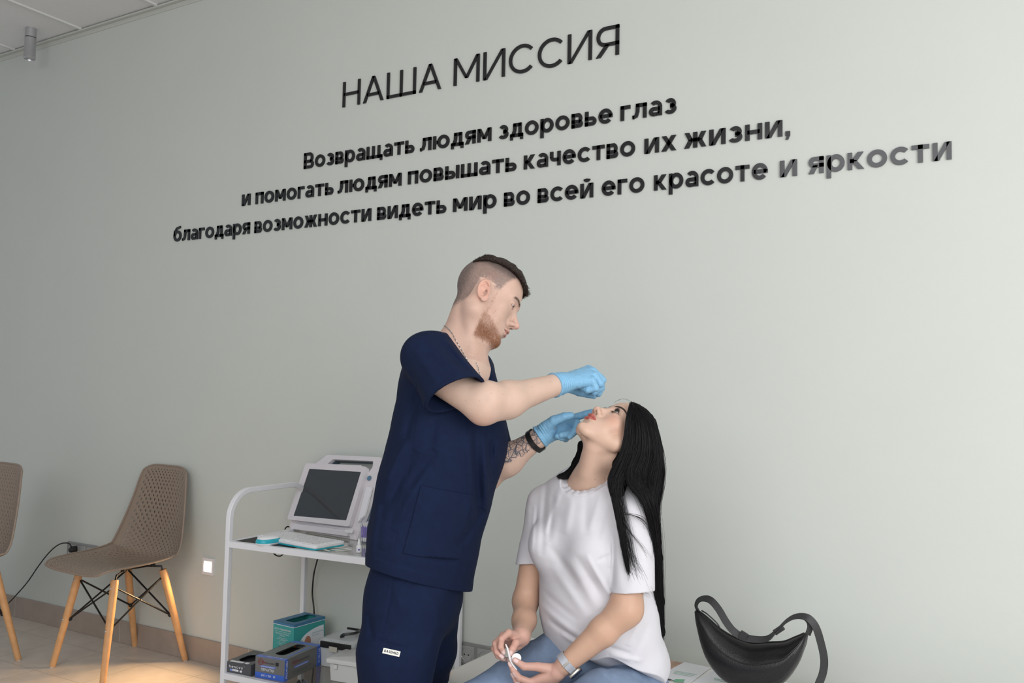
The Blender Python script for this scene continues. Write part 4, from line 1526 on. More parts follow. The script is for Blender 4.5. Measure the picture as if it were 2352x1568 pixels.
def s_cap(P, a, b, ra, rb):
    a, b = np.asarray(a, float), np.asarray(b, float)
    d = b - a
    L2 = float(d @ d) + 1e-12
    t = np.clip(((P - a) @ d) / L2, 0, 1)
    q = P - a - t[:, None] * d
    return np.sqrt((q * q).sum(1)) - (ra + (rb - ra) * t)


def s_ell(P, c, r, R=None):
    q = P - np.asarray(c, float)
    if R is not None:
        q = q @ R
    r = np.asarray(r, float)
    k0 = np.sqrt(((q / r) ** 2).sum(1))
    k1 = np.sqrt(((q / (r * r)) ** 2).sum(1)) + 1e-9
    return k0 * (k0 - 1) / k1


def s_chain(P, pts, rad, k=0.01):
    d = None
    for i in range(len(pts) - 1):
        e = s_cap(P, pts[i], pts[i + 1], rad[i], rad[i + 1])
        d = e if d is None else smin(d, e, k)
    return d


def s_flat(P, a, b, ra, rb, axis, flat):
    """tapered capsule squeezed along the unit vector axis: the thickness along it is radius*flat"""
    axis = np.asarray(axis, float) / np.linalg.norm(axis)
    a, b = np.asarray(a, float), np.asarray(b, float)
    d = b - a
    L2 = float(d @ d) + 1e-12
    t = np.clip(((P - a) @ d) / L2, 0, 1)
    q = P - a - t[:, None] * d
    s = (q @ axis)
    q = q + np.outer(s * (1.0 / flat - 1.0), axis)
    n = np.sqrt((q * q).sum(1)) + 1e-9
    r = ra + (rb - ra) * t
    return (n - r) * (flat + (1 - flat) * (1 - np.abs(s / flat) / n))


_rng = np.random.RandomState(7)
_perm = _rng.rand(32, 32, 32)


def vnoise(P, s):
    """value noise in 0..1"""
    q = P * s
    i = np.floor(q).astype(int)
    f = q - i
    f = f * f * (3 - 2 * f)
    i0, i1 = i % 32, (i + 1) % 32
    c = lambda a, b, d: _perm[a[:, 0], b[:, 1], d[:, 2]]
    x0 = c(i0, i0, i0) * (1 - f[:, 0]) + c(i1, i0, i0) * f[:, 0]
    x1 = c(i0, i1, i0) * (1 - f[:, 0]) + c(i1, i1, i0) * f[:, 0]
    y0 = c(i0, i0, i1) * (1 - f[:, 0]) + c(i1, i0, i1) * f[:, 0]
    y1 = c(i0, i1, i1) * (1 - f[:, 0]) + c(i1, i1, i1) * f[:, 0]
    a = x0 * (1 - f[:, 1]) + x1 * f[:, 1]
    b = y0 * (1 - f[:, 1]) + y1 * f[:, 1]
    return a * (1 - f[:, 2]) + b * f[:, 2]


def fbm(P, s):
    return vnoise(P, s) * .6 + vnoise(P + 3.1, s * 2.1) * .3 + vnoise(P + 7.7, s * 4.3) * .1


def sstep(a, b, x):
    t = np.clip((x - a) / (b - a), 0, 1)
    return t * t * (3 - 2 * t)


def surface(fn, lo, hi, h):
    """surface nets of fn < 0 inside the box; only blocks near the surface are sampled finely"""
    lo = np.asarray(lo, float)
    hi = np.asarray(hi, float)
    B = 8
    nb = np.ceil((hi - lo) / (h * B)).astype(int)
    n = nb * B + 1
    H = h * B
    g = [lo[i] + (np.arange(nb[i]) + .5) * H for i in range(3)]
    cx = np.stack(np.meshgrid(*g, indexing='ij'), -1).reshape(-1, 3)
    dc = np.concatenate([fn(c) for c in np.array_split(cx, max(1, len(cx) // 40000))])
    keep = np.abs(dc) < H * 1.35
    F = np.full(tuple(n), 1.0, np.float32)
    inside = np.where(dc < 0, -1.0, 1.0).reshape(tuple(nb))
    F[:-1, :-1, :-1] = np.repeat(np.repeat(np.repeat(inside, B, 0), B, 1), B, 2)
    idx = np.argwhere(keep.reshape(tuple(nb)))
    off = np.stack(np.meshgrid(*[np.arange(B + 1)] * 3, indexing='ij'), -1).reshape(-1, 3)
    for ch in np.array_split(idx, max(1, len(idx) // 60)):
        I = (ch[:, None, :] * B + off[None]).reshape(-1, 3)
        V = fn(lo + I * h)
        F[I[:, 0], I[:, 1], I[:, 2]] = V
    S = F < 0
    # active cells
    cnt = np.zeros(tuple(n - 1), np.uint8)
    for a in (0, 1):
        for b in (0, 1):
            for c in (0, 1):
                cnt += S[a:n[0] - 1 + a, b:n[1] - 1 + b, c:n[2] - 1 + c]
    act = (cnt > 0) & (cnt < 8)
    cells = np.argwhere(act)
    ids = np.full(tuple(n - 1), -1, np.int32)
    ids[act] = np.arange(len(cells))
    i, j, k = cells.T
    cor = {}
    for a in (0, 1):
        for b in (0, 1):
            for c in (0, 1):
                cor[a, b, c] = F[i + a, j + b, k + c].astype(float)
    acc = np.zeros((len(cells), 3))
    num = np.zeros(len(cells))
    keys = list(cor)
    for u in keys:
        for ax in range(3):
            if u[ax] == 0:
                v = list(u); v[ax] = 1; v = tuple(v)
                fu, fv = cor[u], cor[v]
                m = (fu < 0) != (fv < 0)
                t = np.where(m, fu / np.where(m, fu - fv, 1), 0)
                p = np.tile(np.array(u, float), (len(cells), 1))
                p[:, ax] = t
                acc[m] += p[m]
                num += m
    V = lo + (cells + acc / np.maximum(num, 1)[:, None]) * h
    faces = []
    for ax in range(3):
        b, c = (ax + 1) % 3, (ax + 2) % 3
        sl0 = [slice(None)] * 3; sl1 = [slice(None)] * 3
        sl0[ax] = slice(0, n[ax] - 1); sl1[ax] = slice(1, n[ax])
        sl0[b] = sl1[b] = slice(1, n[b] - 1)
        sl0[c] = sl1[c] = slice(1, n[c] - 1)
        A, D = S[tuple(sl0)], S[tuple(sl1)]
        E = np.argwhere(A != D)
        if not len(E):
            continue
        flip = A[tuple(E.T)]
        E[:, b] += 1; E[:, c] += 1
        q = []
        for db, dc_ in ((1, 1), (0, 1), (0, 0), (1, 0)):
            e = E.copy(); e[:, b] -= db; e[:, c] -= dc_
            q.append(ids[tuple(e.T)])
        q = np.stack(q, 1)
        q[~flip] = q[~flip][:, ::-1]
        faces.append(q)
    Fc = np.concatenate(faces)
    Fc = Fc[(Fc >= 0).all(1)]
    # one Newton step onto the surface
    e = h * .5
    d0 = fn(V)
    G = np.stack([fn(V + np.eye(3)[a] * e) - fn(V - np.eye(3)[a] * e) for a in range(3)], 1) / (2 * e)
    gg = (G * G).sum(1) + 1e-6
    st = np.clip(d0 / gg, -h, h)
    V = V - G * st[:, None]
    return V, Fc


def solid(name, parts, mats, parent=None, colour=None, label=None, keep=None, ink=None):
    """one mesh object from several (V, F) surfaces"""
    off = 0
    VV, FF = [], []
    for V, Fc in parts:
        VV.append(V); FF.append(Fc + off); off += len(V)
    V, Fc = np.concatenate(VV), np.concatenate(FF)
    if keep is not None:
        m = keep(V[Fc].mean(1))
        Fc = Fc[m]
        used = np.zeros(len(V), bool); used[Fc.ravel()] = True
        re = np.cumsum(used) - 1
        V, Fc = V[used], re[Fc]
    me = bpy.data.meshes.new(name)
    me.vertices.add(len(V)); me.vertices.foreach_set('co', V.astype(np.float32).ravel())
    me.loops.add(Fc.size); me.loops.foreach_set('vertex_index', Fc.astype(np.int32).ravel())
    me.polygons.add(len(Fc))
    me.polygons.foreach_set('loop_start', np.arange(0, Fc.size, 4, dtype=np.int32))
    me.polygons.foreach_set('loop_total', np.full(len(Fc), 4, np.int32))
    me.update(calc_edges=True)
    me.validate()
    me.polygons.foreach_set('use_smooth', np.ones(len(me.polygons), bool))
    if colour is not None:
        at = me.color_attributes.new('Col', 'FLOAT_COLOR', 'POINT')
        c = np.ones((len(V), 4), np.float32); c[:, :3] = colour(V)
        at.data.foreach_set('color', c.ravel())
    if ink is not None:
        at = me.attributes.new('Ink', 'FLOAT', 'POINT')
        at.data.foreach_set('value', ink(V).astype(np.float32))
    for m in (mats if isinstance(mats, (list, tuple)) else [mats]):
        me.materials.append(m)
    o = bpy.data.objects.new(name, me)
    COL.objects.link(o)
    if parent is not None:
        adopt(o, parent)
    if label:
        o['label'] = label
    return o


def J(px, py, d):
    return np.array(at_depth(px, py, d))


def pxr(r, d):
    """size in metres of r pixels at depth d"""
    return r * d / FPX


# ------------------------------------------------------------------ head model, head-local metres: x to the person's right, y forward, z up
def head_sdf(P, g, neck=None):
    """g: dict of shape options"""
    X = P.copy()
    A = X.copy(); A[:, 0] = np.abs(A[:, 0])          # mirrored half
    d = s_ell(X, g.get('skullc', (0, -.014, .036)), g.get('skull', (.0765, .094, .085)))
    d = smin(d, s_ell(X, (0, .022, .034), (.066, .070, .070)), .02)
    d = smin(d, s_ell(X, (0, .030, -.030), (.060, .056, .070)), .03)
    jw = g.get('jaw', 1.0)
    jc = g.get('jawcut', 0.0)
    # jaw line and chin
    d = smin(d, s_cap(A, (.052 * jw, .002 + jc * .3, -.066 + jc), (.014, .068, -.103), .018, .015), .022)
    d = smin(d, s_cap(A, (.060 * jw, -.006, -.020), (.054 * jw, .002 + jc * .3, -.066 + jc), .014, .017), .022)
    d = smin(d, s_ell(X, (0, .030, -.078 + jc * .8), (.044 * jw, .050, .030)), .02)
    d = smin(d, s_ell(X, (0, .080, -.104), (.017 * g.get('chin', 1), .015, .014)), .016)
    # cheeks
    d = smin(d, s_ell(A, (.040, .054, -.022), (.022, .020, .020)), .02)
    d = smin(d, s_ell(A, (.034, .056, -.055), (.020, .020, .026)), .02)
    # brow ridge, temples
    b = g.get('brow', 1.0)
    d = smin(d, s_cap(A, (.006, .0855 + .003 * (b - 1) * 6, .015), (.040, .069, .019), .0085 * b, .008 * b), .014)
    d = smax(d, -s_ell(A, (.088, .048, .012), (.014, .030, .030)), .02)
    # eye sockets
    d = smax(d, -s_ell(A, (.0315, .098, .002), (.0165, .0155, .0105)), .012)
    # nose
    nl = g.get('nose', 1.0)
    d = smin(d, s_cap(X, (0, .082, .006), (0, .1075 * 1.0 * nl, -.032), .0072, .0080), .010)
    d = smin(d, s_cap(X, (0, .074, .002), (0, .080, -.034), .010, .014), .010)
    d = smin(d, s_ell(X, (0, .1105 * nl, -.0365), (.0098, .0090, .0082)), .006)
    d = smin(d, s_ell(A, (.0118, .0985, -.0410), (.0066, .0095, .0066)), .009)
    d = smin(d, s_cap(X, (0, .108, -.043), (0, .094, -.047), .0042, .0045), .005)
    nr = g.get('nostril', 1.0)
    d = smax(d, -s_ell(A, (.0070, .1020, -.0490), (.0038 * nr, .0066 * nr, .0060 * nr)), .0018)
    # muzzle, lips
    d = smin(d, s_ell(X, (0, .070, -.070), (.034, .026, .028)), .016)
    lp = g.get('lips', 1.0)
    up = s_chain(A, [(0, .0995, -.0625), (.006, .0993, -.0612), (.016, .0920, -.0655), (.0245, .0805, -.0700)], [.0042 * lp, .0045 * lp, .0034 * lp, .0016], .004)
    dn = s_chain(A, [(0, .0966, -.0742), (.010, .0942, -.0738), (.0175, .0885, -.0722), (.0235, .0805, -.0705)], [.0053 * lp, .0053 * lp, .0044 * lp, .0016], .004)
    d = smin(d, up, .0045)
    d = smin(d, dn, .0045)
    d = smax(d, -s_chain(A, [(0, .1060, -.0683), (.010, .1018, -.0683), (.0250, .0845, -.0706)], [.0011, .0010, .0012], .002), .0030)
    d = smax(d, -s_cap(X, (0, .1020, -.050), (0, .1050, -.058), .0018, .0022), .004)
    d = smax(d, -s_ell(X, (0, .0985, -.0875), (.014, .0065, .0045)), .010)
    # eyelids: a shell over the eyeball with the opening cut out
    ey = np.array([.0315, .0735, .0])
    lid = s_ell(A, ey, (.0142, .0140, .0132))
    d = smin(d, lid, .0035)
    op = g.get('open', .0045)
    tilt = g.get('lidtilt', 0.0)
    q = A - ey
    zz = q[:, 2] - tilt + q[:, 0] * (-.12)
    w = 1 - (q[:, 0] / .0128) ** 2
    half_u = op * np.clip(w, -.6, 1)
    cut = np.maximum(np.abs(zz) - half_u, -(q[:, 1] - .004))
    cut = np.maximum(cut, np.abs(q[:, 0]) - .0128)
    d = smax(d, -cut, .0012)
    # ears
    er = g.get('ear', 1.0)
    ec = np.array([.0765, g.get('eary', -.006), -.016])
    ang = .28
    Re = np.array([[math.cos(ang), math.sin(ang), 0], [-math.sin(ang), math.cos(ang), 0], [0, 0, 1.0]])
    E = (A - ec) @ Re / er
    # local ear frame: x outward, y forward, z up ; ear leans back a little
    Ez = E[:, 2] * math.cos(.36) - E[:, 1] * math.sin(.36)
    Ey = E[:, 1] * math.cos(.36) + E[:, 2] * math.sin(.36)
    rad = np.sqrt((Ey / .0175) ** 2 + ((Ez) / (.0315 - .003 * (Ez < 0))) ** 2)
    lobe = np.sqrt(((Ey - .004) / .0105) ** 2 + ((Ez + .026) / .012) ** 2)
    plate = np.minimum(rad, lobe)
    dplate = np.maximum((plate - 1) * .0125, np.abs(E[:, 0] - .004 - .004 * rad) - .0022)
    rim = np.sqrt(((rad - .93) * .0200) ** 2 + (E[:, 0] - .0105) ** 2) - .0031
    rim = np.where(Ey > .010 + .006 * (Ez > .01), .006 + np.abs(rim), rim)
    anti = np.sqrt((np.sqrt((Ey + .001) ** 2 + ((Ez - .001) * .8) ** 2) - .0100) ** 2 + (E[:, 0] - .0085) ** 2) - .0024
    anti = np.where(Ey > .004, .006 + np.abs(anti), anti)
    tragus = s_ell(np.stack([E[:, 0], Ey, Ez], 1), (.005, .012, -.004), (.0035, .0040, .0060))
    lob = s_ell(np.stack([E[:, 0], Ey, Ez], 1), (.0065, .004, -.027), (.0036, .0085, .0085))
    ear = smin(smin(dplate, rim, .003), anti, .003)
    ear = smin(smin(ear, tragus, .003), lob, .004)
    ear = smax(ear, -s_ell(np.stack([E[:, 0], Ey, Ez], 1), (.010, .0030, -.006), (.0085, .0066, .0105)), .003)
    d = smin(d, ear * er, .004)
    if neck is not None:
        d = smin(d, neck(X), g.get('neckk', .022))
    return d


def head_local(V, R, c, s):
    return (V - c) @ R / s


def eyeball(parent, R, c, s, sx, look, iris, name='eyeball'):
    """eyeball with iris and pupil, head-local gaze direction look"""
    e = np.array([.0315 * sx, .0735, 0])
    ctr = c + R @ (e * s)
    lk = np.array(look, float); lk /= np.linalg.norm(lk)
    z = R @ lk
    x = np.cross(z, R @ np.array([0, 0, 1.0])); x /= np.linalg.norm(x)
    y = np.cross(z, x)
    M = frame_matrix(ctr, x, y, z)
    r = .0124 * s
    mb = MB()
    prof = []
    seg = 28
    rr = []
    angs = [0.02, 10, 13, 20, 28, 29.5, 31, 45, 70, 90, 120, 150, 178]
    rings = []
    for a in angs:
        b = math.radians(a)
        k = r * (1.03 if a < 14 else 1.0)
        rings.append([M @ Vector((k * math.sin(b) * math.cos(2 * PI * i / seg), k * math.sin(b) * math.sin(2 * PI * i / seg), k * math.cos(b))) for i in range(seg)])
    mb.loft(rings, True, True)
    n = len(rings) - 1
    mi = []
    for i in range(n):
        mi += [2 if angs[i + 1] <= 13 else (1 if angs[i + 1] <= 29.5 else 0)] * seg
    mi += [2, 0]
    mb.m = mi
    return mb.build(name, [m_eyew, iris, m_pupil], parent, smooth='all')


m_eyew = mat('eye_white', (0.70, 0.66, 0.63), rough=0.12, spec=0.6)
m_pupil = mat('pupil_black', (0.004, 0.004, 0.004), rough=0.06, spec=0.7)


def strands(name, roots, dirs, lens, width, mats, parent, cols=None, droop=None, seg=3, sides=3):
    """many short tapering hairs as one mesh; roots, dirs (N,3); droop (N,3) bends the tip"""
    N = len(roots)
    lens = np.broadcast_to(lens, (N,)); width = np.broadcast_to(width, (N,))
    dirs = dirs / np.linalg.norm(dirs, axis=1)[:, None]
    ref = np.where(np.abs(dirs[:, 2:3]) < .9, np.array([[0, 0, 1.0]]), np.array([[1.0, 0, 0]]))
    u = np.cross(dirs, ref); u /= np.linalg.norm(u, axis=1)[:, None]
    w = np.cross(dirs, u)
    dr = np.zeros((N, 3)) if droop is None else droop
    V = np.zeros((N, seg * sides + 1, 3))
    for s in range(seg):
        t = s / seg
        c = roots + dirs * (lens * t)[:, None] + dr * (t * t)
        r = width * (1 - .55 * t)
        for k in range(sides):
            a = 2 * PI * k / sides
            V[:, s * sides + k] = c + (u * math.cos(a) + w * math.sin(a)) * r[:, None]
    V[:, -1] = roots + dirs * lens[:, None] + dr
    per = seg * sides + 1
    q, tr = [], []
    for s in range(seg - 1):
        for k in range(sides):
            q.append([s * sides + k, s * sides + (k + 1) % sides, (s + 1) * sides + (k + 1) % sides, (s + 1) * sides + k])
    for k in range(sides):
        tr.append([(seg - 1) * sides + k, (seg - 1) * sides + (k + 1) % sides, per - 1])
    base = (np.arange(N) * per)[:, None]
    Q = (np.array(q).reshape(1, -1) + base).reshape(-1, 4)
    T = (np.array(tr).reshape(1, -1) + base).reshape(-1, 3)
    me = bpy.data.meshes.new(name)
    me.vertices.add(N * per); me.vertices.foreach_set('co', V.reshape(-1).astype(np.float32))
    me.loops.add(Q.size + T.size); me.loops.foreach_set('vertex_index', np.concatenate([Q.ravel(), T.ravel()]).astype(np.int32))
    me.polygons.add(len(Q) + len(T))
    ls = np.concatenate([np.arange(0, Q.size, 4), Q.size + np.arange(0, T.size, 3)]).astype(np.int32)
    lt = np.concatenate([np.full(len(Q), 4), np.full(len(T), 3)]).astype(np.int32)
    me.polygons.foreach_set('loop_start', ls); me.polygons.foreach_set('loop_total', lt)
    me.update(calc_edges=True)
    me.polygons.foreach_set('use_smooth', np.ones(len(me.polygons), bool))
    if cols is not None:
        at = me.color_attributes.new('Col', 'FLOAT_COLOR', 'POINT')
        c = np.ones((N, per, 4), np.float32); c[:, :, :3] = cols[:, None, :]
        at.data.foreach_set('color', c.ravel())
    me.materials.append(mats)
    o = bpy.data.objects.new(name, me); COL.objects.link(o)
    if parent is not None:
        adopt(o, parent)
    return o


def grad(fn, V, e=.001):
    G = np.stack([fn(V + np.eye(3)[a] * e) - fn(V - np.eye(3)[a] * e) for a in range(3)], 1)
    return G / (np.linalg.norm(G, axis=1)[:, None] + 1e-9)
# ================================================================== people
m_skin_m = mat('pale_skin', (0.8, 0.6, 0.5), rough=0.45, spec=0.35, sss=0.12, attr=True, bump=.06, bscale=900)


def add_ink(m):
    """line tattoo wherever the mesh carries the Ink attribute"""
    N, L = m.node_tree.nodes, m.node_tree.links
    b = N['Principled BSDF']
    src = b.inputs['Base Color'].links[0].from_socket
    g = N.new('ShaderNodeNewGeometry')
    masks = []
    for sc, w in ((62.0, .085), (120.0, .050)):
        v = N.new('ShaderNodeTexVoronoi')
        v.feature = 'DISTANCE_TO_EDGE'
        v.inputs['Scale'].default_value = sc
        L.new(g.outputs['Position'], v.inputs['Vector'])
        lt = N.new('ShaderNodeMapRange')
        lt.inputs['From Min'].default_value = w * .55
        lt.inputs['From Max'].default_value = w
        lt.inputs['To Min'].default_value = 1.0
        lt.inputs['To Max'].default_value = 0.0
        L.new(v.outputs['Distance'], lt.inputs['Value'])
        masks.append(lt.outputs['Result'])
    mx = N.new('ShaderNodeMath'); mx.operation = 'MAXIMUM'
    L.new(masks[0], mx.inputs[0]); L.new(masks[1], mx.inputs[1])
    n = N.new('ShaderNodeTexNoise'); n.inputs['Scale'].default_value = 38
    L.new(g.outputs['Position'], n.inputs['Vector'])
    sh = N.new('ShaderNodeMapRange'); sh.inputs['From Min'].default_value = .42; sh.inputs['From Max'].default_value = .75; sh.inputs['To Max'].default_value = .55
    L.new(n.outputs['Fac'], sh.inputs['Value'])
    m2 = N.new('ShaderNodeMath'); m2.operation = 'MAXIMUM'
    L.new(mx.outputs[0], m2.inputs[0]); L.new(sh.outputs['Result'], m2.inputs[1])
    at = N.new('ShaderNodeAttribute'); at.attribute_name = 'Ink'
    k = N.new('ShaderNodeMath'); k.operation = 'MULTIPLY'
    L.new(m2.outputs[0], k.inputs[0]); L.new(at.outputs['Fac'], k.inputs[1])
    k2 = N.new('ShaderNodeMath'); k2.operation = 'MULTIPLY'; k2.inputs[1].default_value = .88
    L.new(k.outputs[0], k2.inputs[0])
    mix = N.new('ShaderNodeMix'); mix.data_type = 'RGBA'
    L.new(k2.outputs[0], mix.inputs[0]); L.new(src, mix.inputs[6]); mix.inputs[7].default_value = (0.040, 0.060, 0.095, 1)
    L.new(mix.outputs[2], b.inputs['Base Color'])


add_ink(m_skin_m)
m_skin_w = mat('warm_skin', (0.7, 0.5, 0.4), rough=0.42, spec=0.35, sss=0.12, attr=True, bump=.04, bscale=900)

# ---------------- the man's head
MR = np.array([[0.68455499, 0.72314432, 0.09190625], [-0.65501995, 0.55488160, 0.51288919], [0.31989582, -0.41130128, 0.85352090]])
MC = np.array([-1.27532199, -0.93255547, 1.56371522])
MS = 1.0
_a = math.radians(-11)
_Rz = np.array([[math.cos(_a), -math.sin(_a), 0], [math.sin(_a), math.cos(_a), 0], [0, 0, 1.0]])
_nose = MC + MR @ np.array([0, .110, -.036])
MR = _Rz @ MR
MC = _nose - MR @ np.array([0, .110, -.036])
# neck from the skull base to between the shoulders (world points)
mn0 = MC + MR @ np.array([0, -.016, -.050])
mn1 = J(1054, 800, 2.400)
mn2 = J(1040, 880, 2.420)
def man_neck(X):
    W = X @ MR.T * MS + MC
    d = s_chain(W, [mn0, mn1], [.0540, .0570], .02)
    d = smin(d, s_cap(W, MC + MR @ np.array([0, .018, -.085]), J(1080, 842, 2.365), .033, .044), .03)
    d = smin(d, s_cap(W, MC + MR @ np.array([.052, -.020, -.055]), J(1083, 850, 2.335), .014, .012), .022)
    d = smin(d, s_cap(W, mn1, J(985, 835, 2.30), .045, .050), .04)      # right trapezius
    d = smin(d, s_cap(W, mn1, J(1085, 845, 2.53), .045, .050), .04)
    d = smin(d, s_ell(W, J(1050, 925, 2.42), (.13, .13, .12)), .06)
    return d / MS


man_g = dict(eary=.002, ear=.95, skull=(.0755, .087, .082), skullc=(0, -.006, .034), jaw=1.04, chin=1.15, brow=1.15, nose=1.02, lips=.82, open=.0046, lidtilt=-.0022, neckk=.026)
def man_head(W):
    return head_sdf((W - MC) @ MR / MS, man_g, man_neck) * MS


def man_beard_mask(L):
    x, y, z = np.abs(L[:, 0]), L[:, 1], L[:, 2]
    n = vnoise(L + .5, 240) * .008
    up = np.interp(y, [.0, .030, .042, .060, .072, .082, .095], [-.066, -.062, -.064, -.076, -.084, -.087, -.089])
    dense = sstep(.006, -.008, z - up + n - .004) * sstep(.020, .034, y + n)
    side = sstep(.022, .028, y - n) * sstep(.040, .032, y + n) * sstep(.010, -.004, z) * .50
    front = sstep(.018, .026, y)
    neckcut = sstep(-.128, -.112, z + .30 * np.clip(.060 - y, 0, 1))
    return np.clip(np.maximum(dense, side), 0, 1) * neckcut * front


def man_head_colour(W):
    L = head_local(W, MR, MC, MS)
    x, y, z = L.T
    ax = np.abs(x)
    n = fbm(W, 60)
    n2 = vnoise(W, 420)
    base = np.array([0.55, 0.370, 0.298])
    C = np.tile(base, (len(W), 1)) * (1 + (n - .5) * .10)[:, None]
    mix = lambda m, col, k=1.0: C * (1 - (m * k)[:, None]) + np.array(col) * (m * k)[:, None]
    # pinker ears, nose tip, cheeks, lips
    C = mix(sstep(.072, .080, ax) * sstep(-.05, -.04, z) * (y < .02), (0.66, 0.34, 0.26), .55)
    C = mix(sstep(.104, .116, y) * (z > -.06), (0.62, 0.33, 0.26), .5)
    lipd = np.sqrt((x / .025) ** 2 + ((z + .0690) / (.0105 * np.clip(1 - (ax / .030) ** 1.6, .05, 1))) ** 2)
    C = mix((lipd < 1) * sstep(.078, .083, y) * 1.0, (0.43, 0.195, 0.165), .85)
    C = mix(np.exp(-((z + .0690) / .0010) ** 2) * (ax < .025) * (y > .08), (0.16, .06, .05), .8)  # dark line between the lips: crease shade painted in
    # shaved sides: grey-brown stubble
    low = np.interp(y, [-.09, -.060, -.045, -.034, -.029, -.020, .000, .022, .034, .046, .06, .09], [-.080, -.066, -.055, -.045, .004, .022, .022, .012, .014, .050, .080, .080])
    scalp = sstep(-.014, .012, z - low + (n2 - .5) * .012)
    hair = scalp * (1 - (sstep(.0700, .0725, ax) * (z < .020) * (y > -.030) * (y < .024)))
    top = sstep(.050, .078, z + .25 * np.clip(y, -.08, 0))
    back = sstep(-.045, -.075, y)
    dens = hair * (.70 + .40 * top + .25 * back) * (.85 + .30 * n2)
    C = mix(np.clip(dens, 0, .95), (0.120, 0.092, 0.085))
    # beard
    b = man_beard_mask(L) * (.58 + .26 * sstep(-.075, -.11, z) + .4 * (n2 - .5))
    C = mix(np.clip(b * 1.0, 0, .95), (0.215, 0.088, 0.040))
    must = sstep(.080, .086, y) * sstep(-.0600, -.0570, z) * sstep(-.049, -.053, z) * (ax < .024)
    C = mix(must * .22, (0.30, 0.15, 0.09))
    st = sstep(-.012, -.045, z) * sstep(.01, .03, y) * sstep(.085, .060, y) * .16 * n2 * 1.6
    C = mix(np.clip(st, 0, 1), (0.33, 0.17, 0.11))
    # eyebrow
    t = (ax - .010) / .040
    bz = .0165 + .012 * np.sin(np.clip(t, 0, 1) * 2.2) - .010 * np.clip(t, 0, 1)
    br = np.exp(-((z - bz) / (.0056 * (1.15 - .55 * np.clip(t, 0, 1)))) ** 2) * sstep(-.04, .08, t) * sstep(1.02, .9, t) * (y > .03)
    C = mix(np.clip(br * (.75 + .5 * n2), 0, 1), (0.10, 0.062, 0.045), .85)
    # lids and lashes
    q = np.stack([ax - .0315, y - .0735, z], 1)
    er = np.sqrt((q[:, 0] / .0150) ** 2 + ((q[:, 2] + .0020) / .0064) ** 2)
    C = mix((y > .07) * sstep(1.15, .85, er), (0.36, 0.19, 0.155), .65)
    lash = np.exp(-((q[:, 2] + .0022 - .0034 * np.clip(1 - (q[:, 0] / .0128) ** 2, 0, 1) + .12 * q[:, 0]) / .0012) ** 2) * (np.abs(q[:, 0]) < .0135) * (y > .074)
    C = mix(lash, (0.06, 0.04, 0.035), .8)
    # moles
    for (px_, py_, r_) in ((1142.8, 742, .0012), (1138, 714, .001), (1085, 731, .001), (1051, 730.5, .0009)):
        ray_ = ray(px_, py_); ray_ = ray_ / np.linalg.norm(ray_)
        v = W - CAM
        dist = np.linalg.norm(v - np.outer(v @ ray_, ray_), axis=1)
        C = mix(np.exp(-(dist / (r_ * .8)) ** 2), (0.22, 0.10, 0.06), .7)
    return np.clip(C, 0, 1)


man = empty('person', (float(mn2[0]), float(mn2[1]), 0.0), 'standing bearded man in navy scrubs and blue gloves, leaning over the seated woman', 'person')
lo = MC - .20; hi = MC + .17
lo = np.minimum(lo, J(1040, 960, 2.45) - np.array([.17, .17, .06]))
hm_V = surface(man_head, lo, hi, .0013)
# ---------------- the man's hair
m_hair_m = mat('dark_brown_hair', (0.030, 0.020, 0.015), rough=0.5, spec=.25, attr=True)
m_beard = mat('red_brown_beard', (0.2, 0.08, 0.03), rough=0.5, attr=True)
rs = np.random.RandomState(11)


def man_hair(W):
    L = head_local(W, MR, MC, MS)
    x, y, z = L.T
    core = s_ell(L, (0, -.006, .034), (.0755, .087, .082))
    core = smin(core, s_ell(L, (0, .022, .034), (.066, .070, .070)), .02)
    th = .0075 + .0055 * sstep(-.03, .07, y) + .004 * (fbm(L, 90) - .5) * 2
    th = (th + .002) * sstep(-.085, -.045, y) - .002
    low = np.interp(y, [-.09, -.069, -.032, .0, .0176, .047, .065, .085, .1], [.075, .063, .078, .083, .082, .080, .076, .068, .066])
    low = low + .010 * (np.abs(x) < .02) * 0
    cut = low + .004 * (vnoise(L, 160) - .5) - z
    # front edge: fringe combed forward over the hairline
    return np.maximum(core - th, cut * .8)


hair_V = surface(man_hair, MC - .16, MC + .16, .0017)
def man_hair_colour(W):
    n = vnoise(W, 500)[:, None]
    return np.array([[0.028, 0.018, 0.0145]]) * (.6 + .8 * n)
hair_o = solid('hair', [hair_V], m_hair_m, man, man_hair_colour)
hv = hair_V[0][rs.randint(0, len(hair_V[0]), 9000)]
G = grad(man_hair, hv)
L = head_local(hv, MR, MC, MS)
fwd_l = np.stack([L[:, 0] * .5, np.ones(len(L)), np.zeros(len(L))], 1)
crown = np.array([0, -.050, .11])
rad = L - crown
rad[:, 2] *= .3
fw = rad / (np.linalg.norm(rad, axis=1)[:, None] + 1e-6)
flow = (fwd_l * .7 + fw * .6) @ MR.T
flow -= G * (flow * G).sum(1)[:, None]
flow /= np.linalg.norm(flow, axis=1)[:, None] + 1e-9
up_k = .10 + .60 * sstep(-.02, -.060, L[:, 1]) + rs.rand(len(L)) * .10
strands('hair_strands', hv - G * .003, flow + G * up_k[:, None] + rs.randn(len(hv), 3) * .07, (.009 + rs.rand(len(hv)) * .004), .00040, m_hair_m, hair_o,
        np.array([[0.036, 0.022, 0.017]]) * (.4 + 1.3 * rs.rand(len(hv), 1)), droop=-G * .0025)
